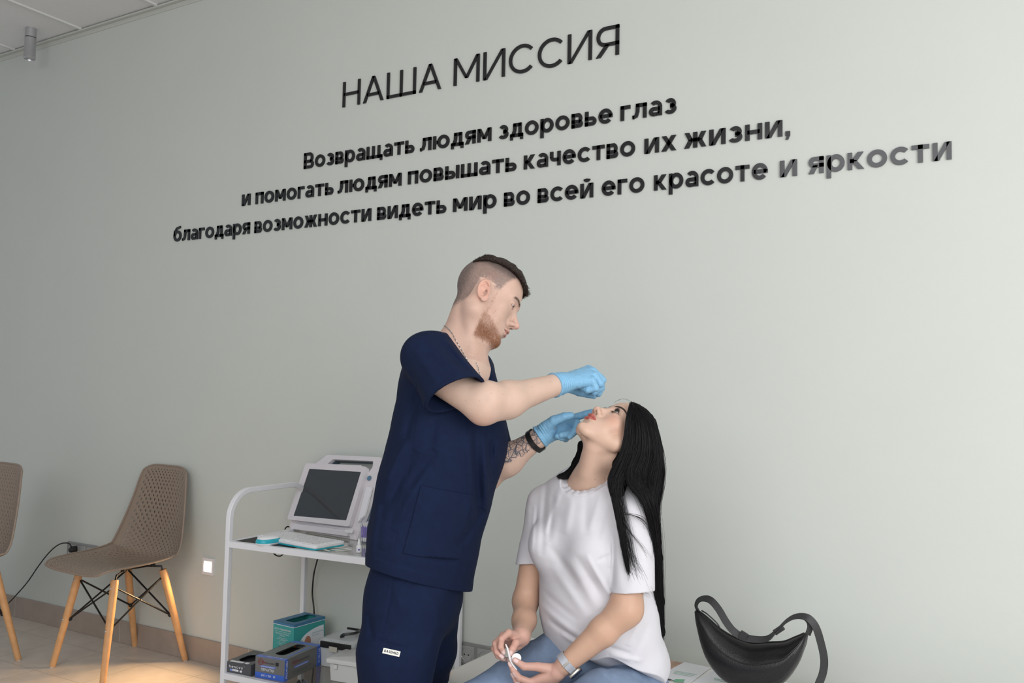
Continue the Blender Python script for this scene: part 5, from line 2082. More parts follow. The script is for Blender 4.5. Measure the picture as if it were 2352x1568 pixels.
# beard hairs
bv = hm_V[0]
Lb = head_local(bv, MR, MC, MS)
w_ = man_beard_mask(Lb) * (.22 + .9 * sstep(-.075, -.105, Lb[:, 2])) * (Lb[:, 2] < .02) * (Lb[:, 2] > -.135) * (Lb[:, 1] > .026)
pick = rs.rand(len(bv)) < w_ * .55
bv = bv[pick]; Lb = Lb[pick]
G = grad(man_head, bv)
dn = (np.array([[0, .35, -1.0]])) @ MR.T
dn = dn - G * (dn * G).sum(1)[:, None]
mixr = rs.rand(len(bv), 1)
bcol = np.array([[0.30, 0.125, 0.052]]) * mixr + np.array([[0.20, 0.085, 0.042]]) * (1 - mixr)
bcol = bcol * (.7 + .7 * sstep(-.07, -.11, Lb[:, 2]))[:, None]
beard_o = strands('beard', bv - G * .0005, dn + G * .22 + rs.randn(len(bv), 3) * .22, .0026 + .0042 * sstep(-.06, -.105, Lb[:, 2]) * rs.rand(len(bv)), .00022, m_beard, man, bcol)
# eyebrow hairs
bv = hm_V[0]
Lb = head_local(bv, MR, MC, MS)
t = (np.abs(Lb[:, 0]) - .010) / .040
bz = .0165 + .012 * np.sin(np.clip(t, 0, 1) * 2.2) - .010 * np.clip(t, 0, 1)
pick = (rs.rand(len(bv)) < .55) & (np.abs(Lb[:, 2] - bz) < .0042 * (1.1 - .6 * np.clip(t, 0, 1))) & (t > 0) & (t < 1) & (Lb[:, 1] > .03)
bv = bv[pick]; Lb = Lb[pick]; G = grad(man_head, bv)
dd = (np.stack([np.sign(Lb[:, 0]), np.zeros(len(Lb)) - .2, .25 * np.ones(len(Lb))], 1)) @ MR.T
dd = dd + G * .06 + rs.randn(len(bv), 3) * .10
for k_ in (Lb[:, 0] > 0, Lb[:, 0] < 0):
    strands('eyebrow', bv[k_], dd[k_], .0048, .00018, m_hair_m, man, np.full((int(k_.sum()), 3), .03) * np.array([[1.2, .85, .7]]))
ir = mat('brown_iris', (0.06, 0.03, 0.018), rough=.1)
for sx in (-1, 1):
    eyeball(man, MR, MC, MS, sx, (.20, .86, -.36), ir)

# ---------------- frames of the man's body
Rh = np.array([0.8646, 0.5024, 0.0]); Th = np.array([0.5024, -0.8646, 0.0])
_b = math.radians(25)
f_m = math.cos(_b) * Rh + math.sin(_b) * Th          # where his chest faces
l_m = math.cos(_b) * Th - math.sin(_b) * Rh          # towards his right shoulder
Zv = np.array([0, 0, 1.0])


def uz(px, py, d=2.25):
    p = J(px, py, d)
    return np.array([p @ Rh, p[2]])


def seg_uz(P, segs, d=2.25):
    """ridges (+) and grooves (-) pressed into cloth along lines given in the side plane"""
    u = P @ Rh; z = P[:, 2]
    out = np.zeros(len(P))
    for (x0, y0, x1, y1, w, a) in segs:
        A, B = uz(x0, y0, d), uz(x1, y1, d)
        ab = B - A
        t = ((u - A[0]) * ab[0] + (z - A[1]) * ab[1]) / (ab @ ab)
        tc = np.clip(t, 0, 1)
        dd = np.hypot(u - A[0] - tc * ab[0], z - A[1] - tc * ab[1])
        out += a * np.exp(-(dd / w) ** 2) * np.sin(np.clip(tc, 0, 1) * PI) ** .5
    return out


def poly_uz(P, pts, d=2.25):
    """signed distance (negative inside) of a convex outline in the side plane"""
    u = P @ Rh; z = P[:, 2]
    Q = [uz(*p, d) for p in pts]
    c = sum(Q) / len(Q)
    out = np.full(len(P), -1e9)
    for i in range(len(Q)):
        a, b = Q[i], Q[(i + 1) % len(Q)]
        e = b - a
        n = np.array([e[1], -e[0]]); n /= np.linalg.norm(n)
        if (c - a) @ n > 0:
            n = -n
        out = np.maximum(out, (u - a[0]) * n[0] + (z - a[1]) * n[1])
    return out


# right arm
elR = J(1112, 930, 2.20); wrR = J(1274, 884, 2.335); shR = J(960, 828, 2.235)
def arm_R(W):
    d = s_cap(W, J(980, 846, 2.23), elR, .044, .0455)
    d = smin(d, s_cap(W, elR, J(1165, 918, 2.24), .040, .0435), .03)
    d = smin(d, s_cap(W, J(1165, 918, 2.24), wrR, .0435, .0285), .03)
    d = smin(d, s_ell(W, J(1108, 952, 2.20), (.018, .018, .016)), .025)        # point of the elbow
    d = smin(d, s_ell(W, J(1120, 905, 2.19), (.035, .030, .030)), .03)
    return d


def fingers(W, chains, k=.0035, grow=0.0):
    d = None
    for pts, rad in chains:
        e = s_chain(W, [J(*p) for p in pts], [r + grow for r in rad], .0025)
        d = e if d is None else smin(d, e, k)
    return d


RF = [
    ([(1352, 849, 2.435), (1380, 868, 2.45), (1381, 891, 2.45), (1375, 905, 2.445)], (.0102, .0092, .0084, .0070)),
    ([(1362, 853, 2.415), (1383, 873, 2.42), (1376, 893, 2.42), (1364, 903, 2.415)], (.0104, .0096, .0086, .0070)),
    ([(1365, 862, 2.390), (1378, 881, 2.39), (1360, 890, 2.395), (1346, 889, 2.40)], (.0100, .0092, .0082, .0068)),
    ([(1360, 873, 2.370), (1368, 891, 2.37), (1350, 896, 2.375), (1336, 890, 2.385)], (.0090, .0084, .0074, .0062)),
    ([(1300, 886, 2.42), (1330, 900, 2.445), (1350, 905, 2.450), (1364, 909, 2.450)], (.0140, .0105, .0092, .0072)),
]
def hand_R(W, grow=0.0):
    d = None
    for (p, r) in (((1351, 850, 2.430), .0125), ((1358, 855, 2.412), .0130), ((1359, 865, 2.392), .0130), ((1352, 876, 2.375), .0120)):
        e = s_cap(W, J(1284, 881, 2.345 + (p[2] - 2.40) * .4), J(*p), .0200 + grow, r + grow)
        d = e if d is None else smin(d, e, .010)
    d = smin(d, s_cap(W, J(1270, 885, 2.33), J(1290, 880, 2.355), .0285 + grow, .026 + grow), .015)
    f = fingers(W, RF, .003, grow)
    return smin(d, f, .006)


def gloveR_sdf(W):
    wr = (s_fbm_w(W) - .5) * .0018
    d = hand_R(W, .0012) + wr
    ax = J(1300, 877, 2.36) - J(1262, 888, 2.32); ax /= np.linalg.norm(ax)
    t = (W - J(1272, 884, 2.335)) @ ax
    d = d - .0030 * np.exp(-((t + .002) / .0035) ** 2) + .0010 * np.sin(t * 900) * np.exp(-(t / .03) ** 2)
    d = np.maximum(d, -(t + .0035))
    return d


def s_fbm_w(W):
    return vnoise(W * np.array([1.0, 1.0, 1.0]), 130) * .6 + vnoise(W, 320) * .4


# left arm, far side, tattooed forearm
elL = J(1112, 1092, 2.52); wrL = J(1232, 1009, 2.455); shL = J(1092, 835, 2.56)
def arm_L(W):
    d = s_cap(W, J(1095, 880, 2.555), elL, .040, .045)
    d = smin(d, s_cap(W, elL, J(1165, 1056, 2.49), .040, .041), .03)
    d = smin(d, s_cap(W, J(1165, 1056, 2.49), wrL, .041, .0275), .03)
    return d


LF = [
    ([(1296, 963, 2.485), (1325, 957, 2.475), (1345, 951, 2.465), (1361, 946, 2.455)], (.0105, .0095, .0088, .0075)),
    ([(1300, 975, 2.475), (1324, 972, 2.455), (1322, 989, 2.425), (1309, 1002, 2.415)], (.0105, .0100, .0090, .0075)),
    ([(1292, 988, 2.470), (1314, 990, 2.450), (1304, 998, 2.425), (1289, 999, 2.418)], (.0102, .0094, .0084, .0070)),
    ([(1282, 999, 2.465), (1299, 1007, 2.450), (1291, 1005, 2.430), (1280, 1001, 2.422)], (.0092, .0084, .0075, .0062)),
    ([(1250, 983, 2.440), (1272, 966, 2.425), (1295, 957, 2.418), (1311, 954, 2.418)], (.0165, .0130, .0105, .0085)),
]
def hand_L(W, grow=0.0):
    d = None
    for (p, r) in (((1296, 964, 2.485), .0130), ((1298, 976, 2.478), .0130), ((1291, 988, 2.470), .0125), ((1281, 998, 2.465), .0115)):
        e = s_cap(W, J(1244, 1000, 2.460), J(*p), .0210 + grow, r + grow)
        d = e if d is None else smin(d, e, .010)
    d = smin(d, s_cap(W, J(1232, 1009, 2.455), J(1250, 996, 2.455), .0272 + grow, .026 + grow), .015)
    d = smin(d, s_ell(W, J(1262, 980, 2.445), (.020, .018, .020)), .012)
    return smin(d, fingers(W, LF, .003, grow), .006)


def gloveL_sdf(W):
    wr = (s_fbm_w(W) - .5) * .0018
    d = hand_L(W, .0012) + wr
    ax = J(1262, 988, 2.455) - J(1226, 1013, 2.455); ax /= np.linalg.norm(ax)
    t = (W - J(1241, 1002, 2.456)) @ ax
    d = d - .0032 * np.exp(-((t + .001) / .0035) ** 2) + .0008 * np.sin(t * 900) * np.exp(-(t / .03) ** 2)
    return np.maximum(d, -(t + .0045))


def bounds(pts, pad):
    q = np.array([p for p in pts if p[0] > 20] or [[0, 0, 0]])
    P = [J(*p) if p[0] > 20 else np.array(p) for p in pts]
    if len(q) > 1:
        P += [J(x, y, d) for x in (q[:, 0].min(), q[:, 0].max()) for y in (q[:, 1].min(), q[:, 1].max()) for d in (q[:, 2].min(), q[:, 2].max())]
    P = np.array(P)
    return P.min(0) - pad, P.max(0) + pad


def body_armR(W):
    return smin(arm_R(W), hand_R(W, -.0012), .008)


def body_armL(W):
    return smin(arm_L(W), hand_L(W, -.0012), .008)


b1 = surface(body_armR, *bounds([tuple(shR), tuple(elR), (1385, 905, 2.46), (1350, 850, 2.36), (1110, 970, 2.15)], .062), .0022)
b2 = surface(body_armL, *bounds([tuple(shL), tuple(elL), (1362, 945, 2.49), (1290, 1005, 2.41)], .060), .0020)


def man_torso_skin(W):
    d = s_flat(W, J(995, 1290, 2.40), J(1035, 930, 2.41), .115, .120, f_m, .66)
    d = smin(d, s_cap(W, J(990, 850, 2.26), J(1080, 865, 2.52), .035, .035), .03)
    d = smin(d, s_cap(W, J(955, 1330, 2.33), J(912, 1540, 2.33), .085, .070), .04)
    d = smin(d, s_cap(W, J(985, 1330, 2.47), J(985, 1540, 2.62), .085, .065), .04)
    return d


b3 = surface(man_torso_skin, *bounds([(860, 1560, 2.2), (1100, 780, 2.7), (1100, 1560, 2.75), (900, 780, 2.1)], .08), .008)


def tattoo_mask(W):
    """where the far forearm is inked: its upper and outer side"""
    ax = wrL - elL; Ln = np.linalg.norm(ax); ax = ax / Ln
    t = (W - elL) @ ax
    q = W - elL
    up_ = np.cross(np.cross(ax, Zv), ax); up_ /= np.linalg.norm(up_)
    b = q @ up_
    ed = .012 * (vnoise(W, 120) - .5)
    side_ = sstep(-.020, -.016, b + ed + .02 * (t - .12))
    rng = sstep(.022, .028, t + ed) * sstep(.270, .262, t)
    near = sstep(.085, .075, np.linalg.norm(q - np.outer(t, ax), axis=1))
    return side_ * rng * near


def man_skin_colour(W):
    C = man_head_colour(W)
    L = head_local(W, MR, MC, MS)
    far = (np.linalg.norm(W - MC, axis=1) > .20)
    n = fbm(W, 45)[:, None]
    arm = np.array([[0.57, 0.405, 0.325]]) * (1 + (n - .5) * .12)
    C = np.where(far[:, None], arm, C)
    # redder elbow
    r = np.exp(-(np.linalg.norm(W - J(1110, 958, 2.19), axis=1) / .026) ** 2)[:, None]
    C = C * (1 - .5 * r) + np.array([[0.66, 0.30, 0.24]]) * .5 * r
    for (px_, py_, d_) in ((1155, 904.5, 2.2), (1128, 903, 2.2), (1049, 911, 2.2), (1069, 920, 2.2), (1222, 889, 2.3), (1264, 876, 2.3), (1102, 921, 2.2)):
        ray_ = ray(px_, py_); ray_ = ray_ / np.linalg.norm(ray_)
        v = W - CAM
        dist = np.linalg.norm(v - np.outer(v @ ray_, ray_), axis=1)
        m = (np.exp(-(dist / .0009) ** 2) * far)[:, None] * .75
        C = C * (1 - m) + np.array([[0.28, 0.12, 0.08]]) * m
    return np.clip(C, 0, 1)


solid('body', [hm_V, b1, b2, b3], m_skin_m, man, man_skin_colour, ink=tattoo_mask)
m_glove = mat('blue_nitrile', (0.20, 0.42, 0.62), rough=0.45, spec=0.4, sss=.05, bump=.10, bscale=500)
gR = surface(gloveR_sdf, *bounds([(1262, 888, 2.32), (1385, 905, 2.46), (1350, 850, 2.36)], .034), .0014)
solid('glove', [gR], m_glove, man)
gL = surface(gloveL_sdf, *bounds([(1236, 1005, 2.45), (1362, 945, 2.49), (1290, 1005, 2.41)], .034), .0014)
solid('glove', [gL], m_glove, man)
# small white dropper held in the raised hand
dp = J(1370, 909, 2.445)
dr_o = empty('eye_dropper', dp, 'tiny white dropper tip pinched in the raised blue glove above the woman\'s face', 'dropper')
mb = MB(); mb.tube([J(1366, 903, 2.447), J(1369, 909, 2.447), J(1371, 913.5, 2.447)], [.0042, .0034, .0012], 12); mb.build('dropper_tip', m_white, dr_o, smooth=True)
mb = MB(); mb.tube([J(1352, 892, 2.425), J(1366, 903, 2.447)], [.0050, .0046], 12); mb.build('dropper_body', m_white, dr_o, smooth=True)

# smart band on the left wrist
ax = wrL - elL; ax /= np.linalg.norm(ax)
bc_ = J(1229, 1011, 2.457)
e1 = np.cross(ax, Zv); e1 /= np.linalg.norm(e1); e2 = np.cross(e1, ax)
mb = MB()
rings = []
for i in range(48):
    a = 2 * PI * i / 48
    dirn = e1 * math.cos(a) + e2 * math.sin(a)
    R_ = .0315
    thk = .0022 + .0030 * math.exp(-((((math.degrees(a) - 250 + 180) % 360) - 180) / 32) ** 2)
    w_h = .0075 + .0015 * math.exp(-((((math.degrees(a) - 250 + 180) % 360) - 180) / 32) ** 2)
    c = bc_ + dirn * R_
    rings.append([Vector(c + ax * w_h * sx + dirn * (thk if k else 0)) for sx, k in ((-1, 0), (-1, .8), (-.7, 1), (.7, 1), (1, .8), (1, 0))])
rings.append(rings[0])
mb.loft(rings, True, False)
mb.build('smart_band', m_black, man, smooth=True)

# ---------------- navy scrub top
m_navy = mat('navy_twill', (0.0058, 0.0120, 0.0380), rough=0.85, spec=0.18, noise=.10, nscale=60, bump=.10, bscale=1100)
NR, NLp, Vb = J(1016, 750, 2.35), J(1094, 813, 2.43), J(1106, 873, 2.35)


def plane_h(W, a, b, c, up):
    n = np.cross(b - a, c - a); n /= np.linalg.norm(n)
    if n @ up < 0:
        n = -n
    return (W - a) @ n


folds_top = [
    (960, 1035, 872, 1190, .014, -.0050), (985, 1070, 905, 1215, .012, .0040), (935, 1010, 885, 1105, .012, .0040), (1000, 1030, 940, 1120, .014, -.0040),
    (1150, 1000, 1120, 1100, .010, .003), (1092, 985, 1098, 1240, .009, -.0045), (1112, 1000, 1116, 1200, .008, .004), (1075, 980, 1082, 1200, .010, .0035), (1128, 1010, 1130, 1110, .008, -.0035),
    (870, 1160, 850, 1285, .012, .003), (960, 900, 930, 1010, .012, -.004), (1045, 1270, 1110, 1180, .012, -.003), (975, 1278, 1050, 1296, .006, -.0030),
    (900, 1080, 880, 1260, .015, .0025), (1000, 960, 990, 1040, .012, -.003),
]
folds_slv = [(945, 800, 1010, 880, .010, .0030), (990, 770, 1080, 855, .008, -.0030), (1012, 768, 1090, 858, .006, .0030), (930, 830, 975, 925, .010, -.0030), (960, 790, 1040, 870, .009, -.002)]
pocket_px = [(970, 1111), (1085, 1140), (1054, 1293), (929, 1265)]


def torso_cloth(W):
    d = s_flat(W, J(966, 1330, 2.405), J(978, 1225, 2.405), .192, .188, f_m, .68)
    d = smin(d, s_flat(W, J(978, 1225, 2.405), J(1002, 1120, 2.405), .188, .186, f_m, .72), .03)
    d = smin(d, s_flat(W, J(1002, 1120, 2.405), J(1031, 1010, 2.405), .186, .182, f_m, .78), .03)
    d = smin(d, s_flat(W, J(1033, 1010, 2.405), J(1030, 910, 2.405), .182, .160, f_m, .82), .03)
    d = smin(d, s_cap(W, J(1003, 835, 2.30), J(1062, 855, 2.52), .070, .066), .07)
    d = smin(d, s_cap(W, J(975, 815, 2.26), J(1088, 850, 2.54), .056, .054), .04)
    d = smin(d, s_ell(W, J(1072, 915, 2.36), (.075, .075, .08)), .05)
    return d


slO = J(1040, 909, 2.165)
slA = slO - shR; slA /= np.linalg.norm(slA)
slN = Rh * .42 - Zv * .80 + Th * .38; slN /= np.linalg.norm(slN)
slO2 = J(1122, 1000, 2.575)


def scrub_top(W):
    d = torso_cloth(W)
    near = sstep(-.02, .06, (W - J(1000, 1100, 2.40)) @ Th)
    d = d - seg_uz(W, folds_top) * near * 2.3
    # hem
    hem = plane_h(W, J(836, 1297, 2.30), J(1070, 1362, 2.34), J(1075, 1350, 2.50), np.array([0, 0, 1.0]))
    d = d - .0015 * sstep(.030, .028, hem) * near
    d = np.maximum(d, -hem)
    # V neck and neck hole
    h1 = plane_h(W, Vb, NR, CAM, np.array([0, 0, 1.0]))
    h3 = plane_h(W, Vb, NLp, Vb + f_m * .1 + Zv * .02, np.array([0, 0, 1.0]))
    ncap = s_cap(W, J(1058, 905, 2.40), J(1056, 690, 2.41), .120, .120)
    v = np.maximum(np.maximum(-h1, -h3), ncap - .04)
    hole = s_cap(W, J(1052, 800, 2.400), J(1072, 700, 2.40), .0625, .068)
    v2 = smax(hole, -(W - J(1040, 775, 2.41)) @ np.array([-.15, -.1, 1.0]), .01)
    # near sleeve: an open tube
    outer = s_cap(W, J(975, 820, 2.250), slO + slA * .03, .060, .081)
    outer = smin(outer, s_cap(W, J(1000, 806, 2.27), slO + slA * .02, .050, .074), .02) - seg_uz(W, folds_slv, 2.15) * 1.5
    inner = s_cap(W, J(990, 842, 2.235), slO + slA * .04, .050, .0772)
    h = (W - slO) @ slN
    deep = (W - (slO - slN * .085)) @ (-slN)
    bodycut = np.maximum(np.maximum(inner, deep), -(W - J(1000, 900, 2.29)) @ Th)
    d = np.maximum(d, -bodycut)
    tube = np.maximum(outer, h)
    d = smin(d, tube, .014)
    d = np.maximum(d, -np.maximum(np.maximum(inner, deep), -(W - J(1000, 900, 2.31)) @ Th))
    # far sleeve
    o2 = s_cap(W, J(1086, 850, 2.55), slO2 + (slO2 - shL) * .12, .060, .062)
    n2 = slO2 - shL; n2 /= np.linalg.norm(n2)
    n2 = n2 * .9 + Rh * .25; n2 /= np.linalg.norm(n2)
    h2 = (W - J(1150, 1031, 2.60)) @ n2
    i2 = s_cap(W, J(1086, 850, 2.55), slO2 + (slO2 - shL) * .12, .054, .056)
    s2 = np.maximum(np.maximum(o2, h2), -np.maximum(i2, -(h2 + .05)))
    d = smin(d, s2, .008)
    d = smax(d, -np.minimum(v, v2), .004)
    return d


def seams_top(W):
    g = .0011 * np.exp(-((seg_d(W, (939, 1086), (899, 1301))) / .0022) ** 2)
    g += .0011 * np.exp(-((seg_d(W, (966, 880), (939, 1086))) / .0022) ** 2)
    g += .0012 * np.exp(-((seg_d(W, (1073, 965), (1079, 1065))) / .0022) ** 2)
    g += .0012 * np.exp(-((seg_d(W, (1079, 1065), (1091, 1300))) / .0022) ** 2)
    return g


def seg_d(W, a, b, d=2.25):
    u = W @ Rh; z = W[:, 2]
    A, B = uz(*a, d), uz(*b, d)
    ab = B - A
    t = np.clip(((u - A[0]) * ab[0] + (z - A[1]) * ab[1]) / (ab @ ab), 0, 1)
    return np.hypot(u - A[0] - t * ab[0], z - A[1] - t * ab[1])


def scrub_final(W):
    near = sstep(.0, .05, (W - J(1000, 1100, 2.40)) @ Th)
    return scrub_top(W) + seams_top(W) * near


tv = surface(scrub_final, *bounds([(835, 1370, 2.06), (1160, 740, 2.68)], .03), .0032)
solid('scrub_top', [tv], m_navy, man)


def pocket_sdf(W):
    p = poly_uz(W, pocket_px)
    near = (W - J(1000, 1100, 2.40)) @ Th
    d = np.abs(scrub_final(W) - .0006) - .0024
    band = .0010 * np.exp(-((poly_uz(W, [(971, 1118), (1084, 1147), (1083, 1158), (969, 1129)])) / .002) ** 2)
    return np.maximum(np.maximum(d + .0, p), -near + .02)


pk = surface(pocket_sdf, *bounds([(920, 1300, 2.12), (1095, 1100, 2.36)], .05), .0026)
solid('pocket', [pk], m_navy, man)
# breast pocket edge on the far side of the chest
# ---------------- trousers
folds_tr = [(1030, 1375, 1000, 1500, .014, -.005), (985, 1375, 1015, 1470, .012, .003), (900, 1340, 925, 1420, .012, .003), (835, 1420, 850, 1480, .010, -.004), (860, 1478, 935, 1492, .006, -.003), (900, 1345, 880, 1440, .004, -.0015),
            (1015, 1440, 960, 1530, .016, .003), (880, 1500, 860, 1568, .02, .003)]


def trousers(W):
    d = s_flat(W, J(968, 1290, 2.40), J(958, 1360, 2.40), .158, .155, f_m, .74)
    kn = J(905, 1640, 2.30)
    d = smin(d, s_flat(W, J(936, 1385, 2.325), J(911, 1500, 2.30), .112, .102, l_m, .88), .05)
    d = smin(d, s_cap(W, J(911, 1500, 2.30), kn, .103, .090), .02)
    kf = J(965, 1560, 2.59)
    d = smin(d, s_cap(W, J(978, 1375, 2.49), J(980, 1490, 2.55), .100, .084), .03)
    d = smin(d, s_cap(W, J(980, 1490, 2.55), kf, .084, .078), .02)
    # lower legs down to the ankles
    an = np.array([kn[0] - .05, kn[1] + .02, .10]); af = np.array([kf[0] - .16, kf[1] + .02, .10])
    d = smin(d, s_cap(W, kn, an, .088, .075), .02)
    d = smin(d, s_cap(W, kf, af, .080, .072), .02)
    near = sstep(-.05, .03, (W - J(1000, 1100, 2.36)) @ Th)
    d = d - seg_uz(W, folds_tr, 2.2) * near * 1.5
    d = np.maximum(d, .075 - W[:, 2])
    hem = plane_h(W, J(836, 1297, 2.30), J(1070, 1362, 2.34), J(1075, 1350, 2.50), Zv)
    d = np.maximum(d, hem - .010)
    return d


def trousers_final(W):
    near = sstep(.0, .04, (W - J(1000, 1100, 2.40)) @ Th)
    s = .0013 * np.exp(-((seg_d(W, (900, 1325), (872, 1475), 2.2)) / .0022) ** 2) + .0013 * np.exp(-((seg_d(W, (868, 1473), (936, 1492), 2.2)) / .0022) ** 2)
    s += .0015 * np.exp(-((seg_d(W, (837, 1448), (852, 1472), 2.2)) / .0025) ** 2)
    s += .0012 * np.exp(-((seg_d(W, (936, 1492), (940, 1568), 2.2)) / .0022) ** 2)
    return trousers(W) + s * near


lo_t = np.array([-1.80, -1.30, .05]); hi_t = np.array([-1.12, -.55, .90])
tr = surface(trousers_final, lo_t, hi_t, .0045)
solid('trousers', [tr], m_navy, man)
for k_ in (J(905, 1640, 2.30), J(965, 1560, 2.59) + np.array([-.11, 0, 0])):
    c0 = np.array([k_[0] - .05, k_[1] + .02, 0])
    def shoe(W, c0=c0):
        d = s_flat(W, c0 + np.array([-.02, 0, .045]), c0 + f_m * .17 + np.array([0, 0, .032]), .048, .040, Zv, .85)
        d = smin(d, s_cap(W, c0 + np.array([0, 0, .05]), c0 + np.array([0, 0, .095]), .046, .044), .02)
        return np.maximum(d, .001 - W[:, 2])
    sv = surface(shoe, c0 - np.array([.12, .25, .02]), c0 + np.array([.28, .25, .16]), .006)
    solid('shoe', [sv], m_white, man)

# white woven label on the cargo pocket
def on_surface(px, py, fn, d0=1.9, d1=2.6, off=0.0008):
    lo_, hi_ = d0, d1
    ds = np.linspace(d0, d1, 160)
    P = np.array([J(px, py, q) for q in ds])
    v = fn(P)
    i = int(np.argmax(v < 0))
    a, b = ds[i - 1], ds[i]
    for _ in range(12):
        m = (a + b) / 2
        if fn(J(px, py, m)[None])[0] < 0: b = m
        else: a = m
    p = J(px, py, b)
    g = grad(fn, p[None])[0]
    return p + g * off, g


qa, g1 = on_surface(879.5, 1487, trousers_final, 2.0, 2.5); qb, _ = on_surface(918, 1495.5, trousers_final, 2.0, 2.5)
qc, _ = on_surface(917, 1509, trousers_final, 2.0, 2.5); qd, _ = on_surface(878.5, 1500, trousers_final, 2.0, 2.5)
ex_ = qb - qa; lw = np.linalg.norm(ex_); ex_ /= lw
ez_ = g1; ey_ = np.cross(ez_, ex_); ey_ /= np.linalg.norm(ey_)
lh = abs((qa - qd) @ ey_)
Ml = frame_matrix(qd + g1 * .0015, ex_, ey_, np.cross(ex_, ey_))
mb = MB(); mb.prism([(0, 0), (lw, 0), (lw, lh), (0, lh)], -.0015, .0008, mtx=Ml); lb = mb.build('brand_label', m_paper, man)
inked(lb, 'lettering', 'BASEMED', Ml @ Matrix.Translation((lw * .08, lh * .27, .001)), lw * .84, lh * .46, m_bp, t=.2)

# silver chain
m_silver = mat('silver_chain', (0.62, 0.61, 0.60), rough=0.22, metal=1.0)
def chain_links(pts, name, parent, r=.0013, pitch=.0031, rad=.00065):
    P = spline(pts, 10)
    out = [P[0]]; acc = 0
    for a, b in zip(P[:-1], P[1:]):
        acc += (b - a).length
        if acc > pitch:
            out.append(b); acc = 0
    mb = MB()
    for i in range(len(out) - 1):
        t = (out[min(i + 1, len(out) - 1)] - out[max(i - 1, 0)]).normalized()
        s = t.cross(Vector((0, 0, 1))).normalized(); w = t.cross(s)
        if i % 2:
            s, w = (s + w).normalized(), (w - s).normalized()
        ring = [out[i] + t * math.cos(a) * r * 1.5 + s * math.sin(a) * r for a in [2 * PI * k / 10 for k in range(11)]]
        mb.tube(ring, rad, 5, caps=False)
    return mb.build(name, m_silver, parent, smooth=True)


def man_all(W):
    return np.minimum(scrub_final(W), man_head(W))


cpx = [(1021, 748), (1028, 753), (1037, 763), (1046, 780), (1058, 800), (1069, 819), (1078, 836), (1086, 853), (1090, 860)]
cp = [on_surface(x, y, man_head, 2.15, 2.60, .0016)[0] for x, y in cpx]
cp2 = [on_surface(x, y, man_head, 2.15, 2.65, .0016)[0] for x, y in ((1094, 834), (1098, 846), (1101, 858), (1103, 865))]
chain_links(cp, 'necklace', man)
chain_links(cp2, 'necklace', man)
# ================================================================== the woman
_k = .965
WR = np.array([[-0.8720730739839856, -0.19431145685685458, 0.4491454234057036], [0.4893713545192595, -0.35011984938868523, 0.7987063092526749], [0.0020569414447735032, 0.9163291705485597, 0.4004205541598504]])
WC = CAM + (np.array([-0.9863416876425003, -0.6744575465244562, 1.1842416648460117]) - CAM) * _k
WS = .95 * _k
w_g = dict(jaw=.98, jawcut=.015, chin=.80, nostril=1.15, brow=.70, nose=.965, lips=1.12, open=.0066, lidtilt=.0006, neckk=.012, skull=(.074, .090, .084), skullc=(0, -.012, .036), ear=.9, eary=-.006)
wn1 = J(1360, 1108, 2.41)


def w_neck(X):
    W = X @ WR.T * WS + WC
    d = s_chain(W, [WC + WR @ (np.array([0, -.035, -.035]) * WS), J(1380, 1045, 2.395), wn1], [.048, .047, .050], .02)
    d = smin(d, s_cap(W, WC + WR @ (np.array([0, .010, -.085]) * WS), J(1354, 1080, 2.37), .030, .032), .02)
    d = smin(d, s_cap(W, wn1, J(1268, 1158, 2.48), .040, .028), .04)
    d = smin(d, s_cap(W, wn1, J(1435, 1170, 2.35), .040, .030), .04)
    d = smin(d, s_ell(W, J(1356, 1175, 2.43), (.080, .080, .06)), .04)
    return d / WS


def w_head(W):
    return head_sdf((W - WC) @ WR / WS, w_g, w_neck) * WS


def w_brow_z(t):
    return .0205 + .0085 * np.sin(np.clip(t, 0, 1) * 2.6) - .004 * np.clip(t, 0, 1)


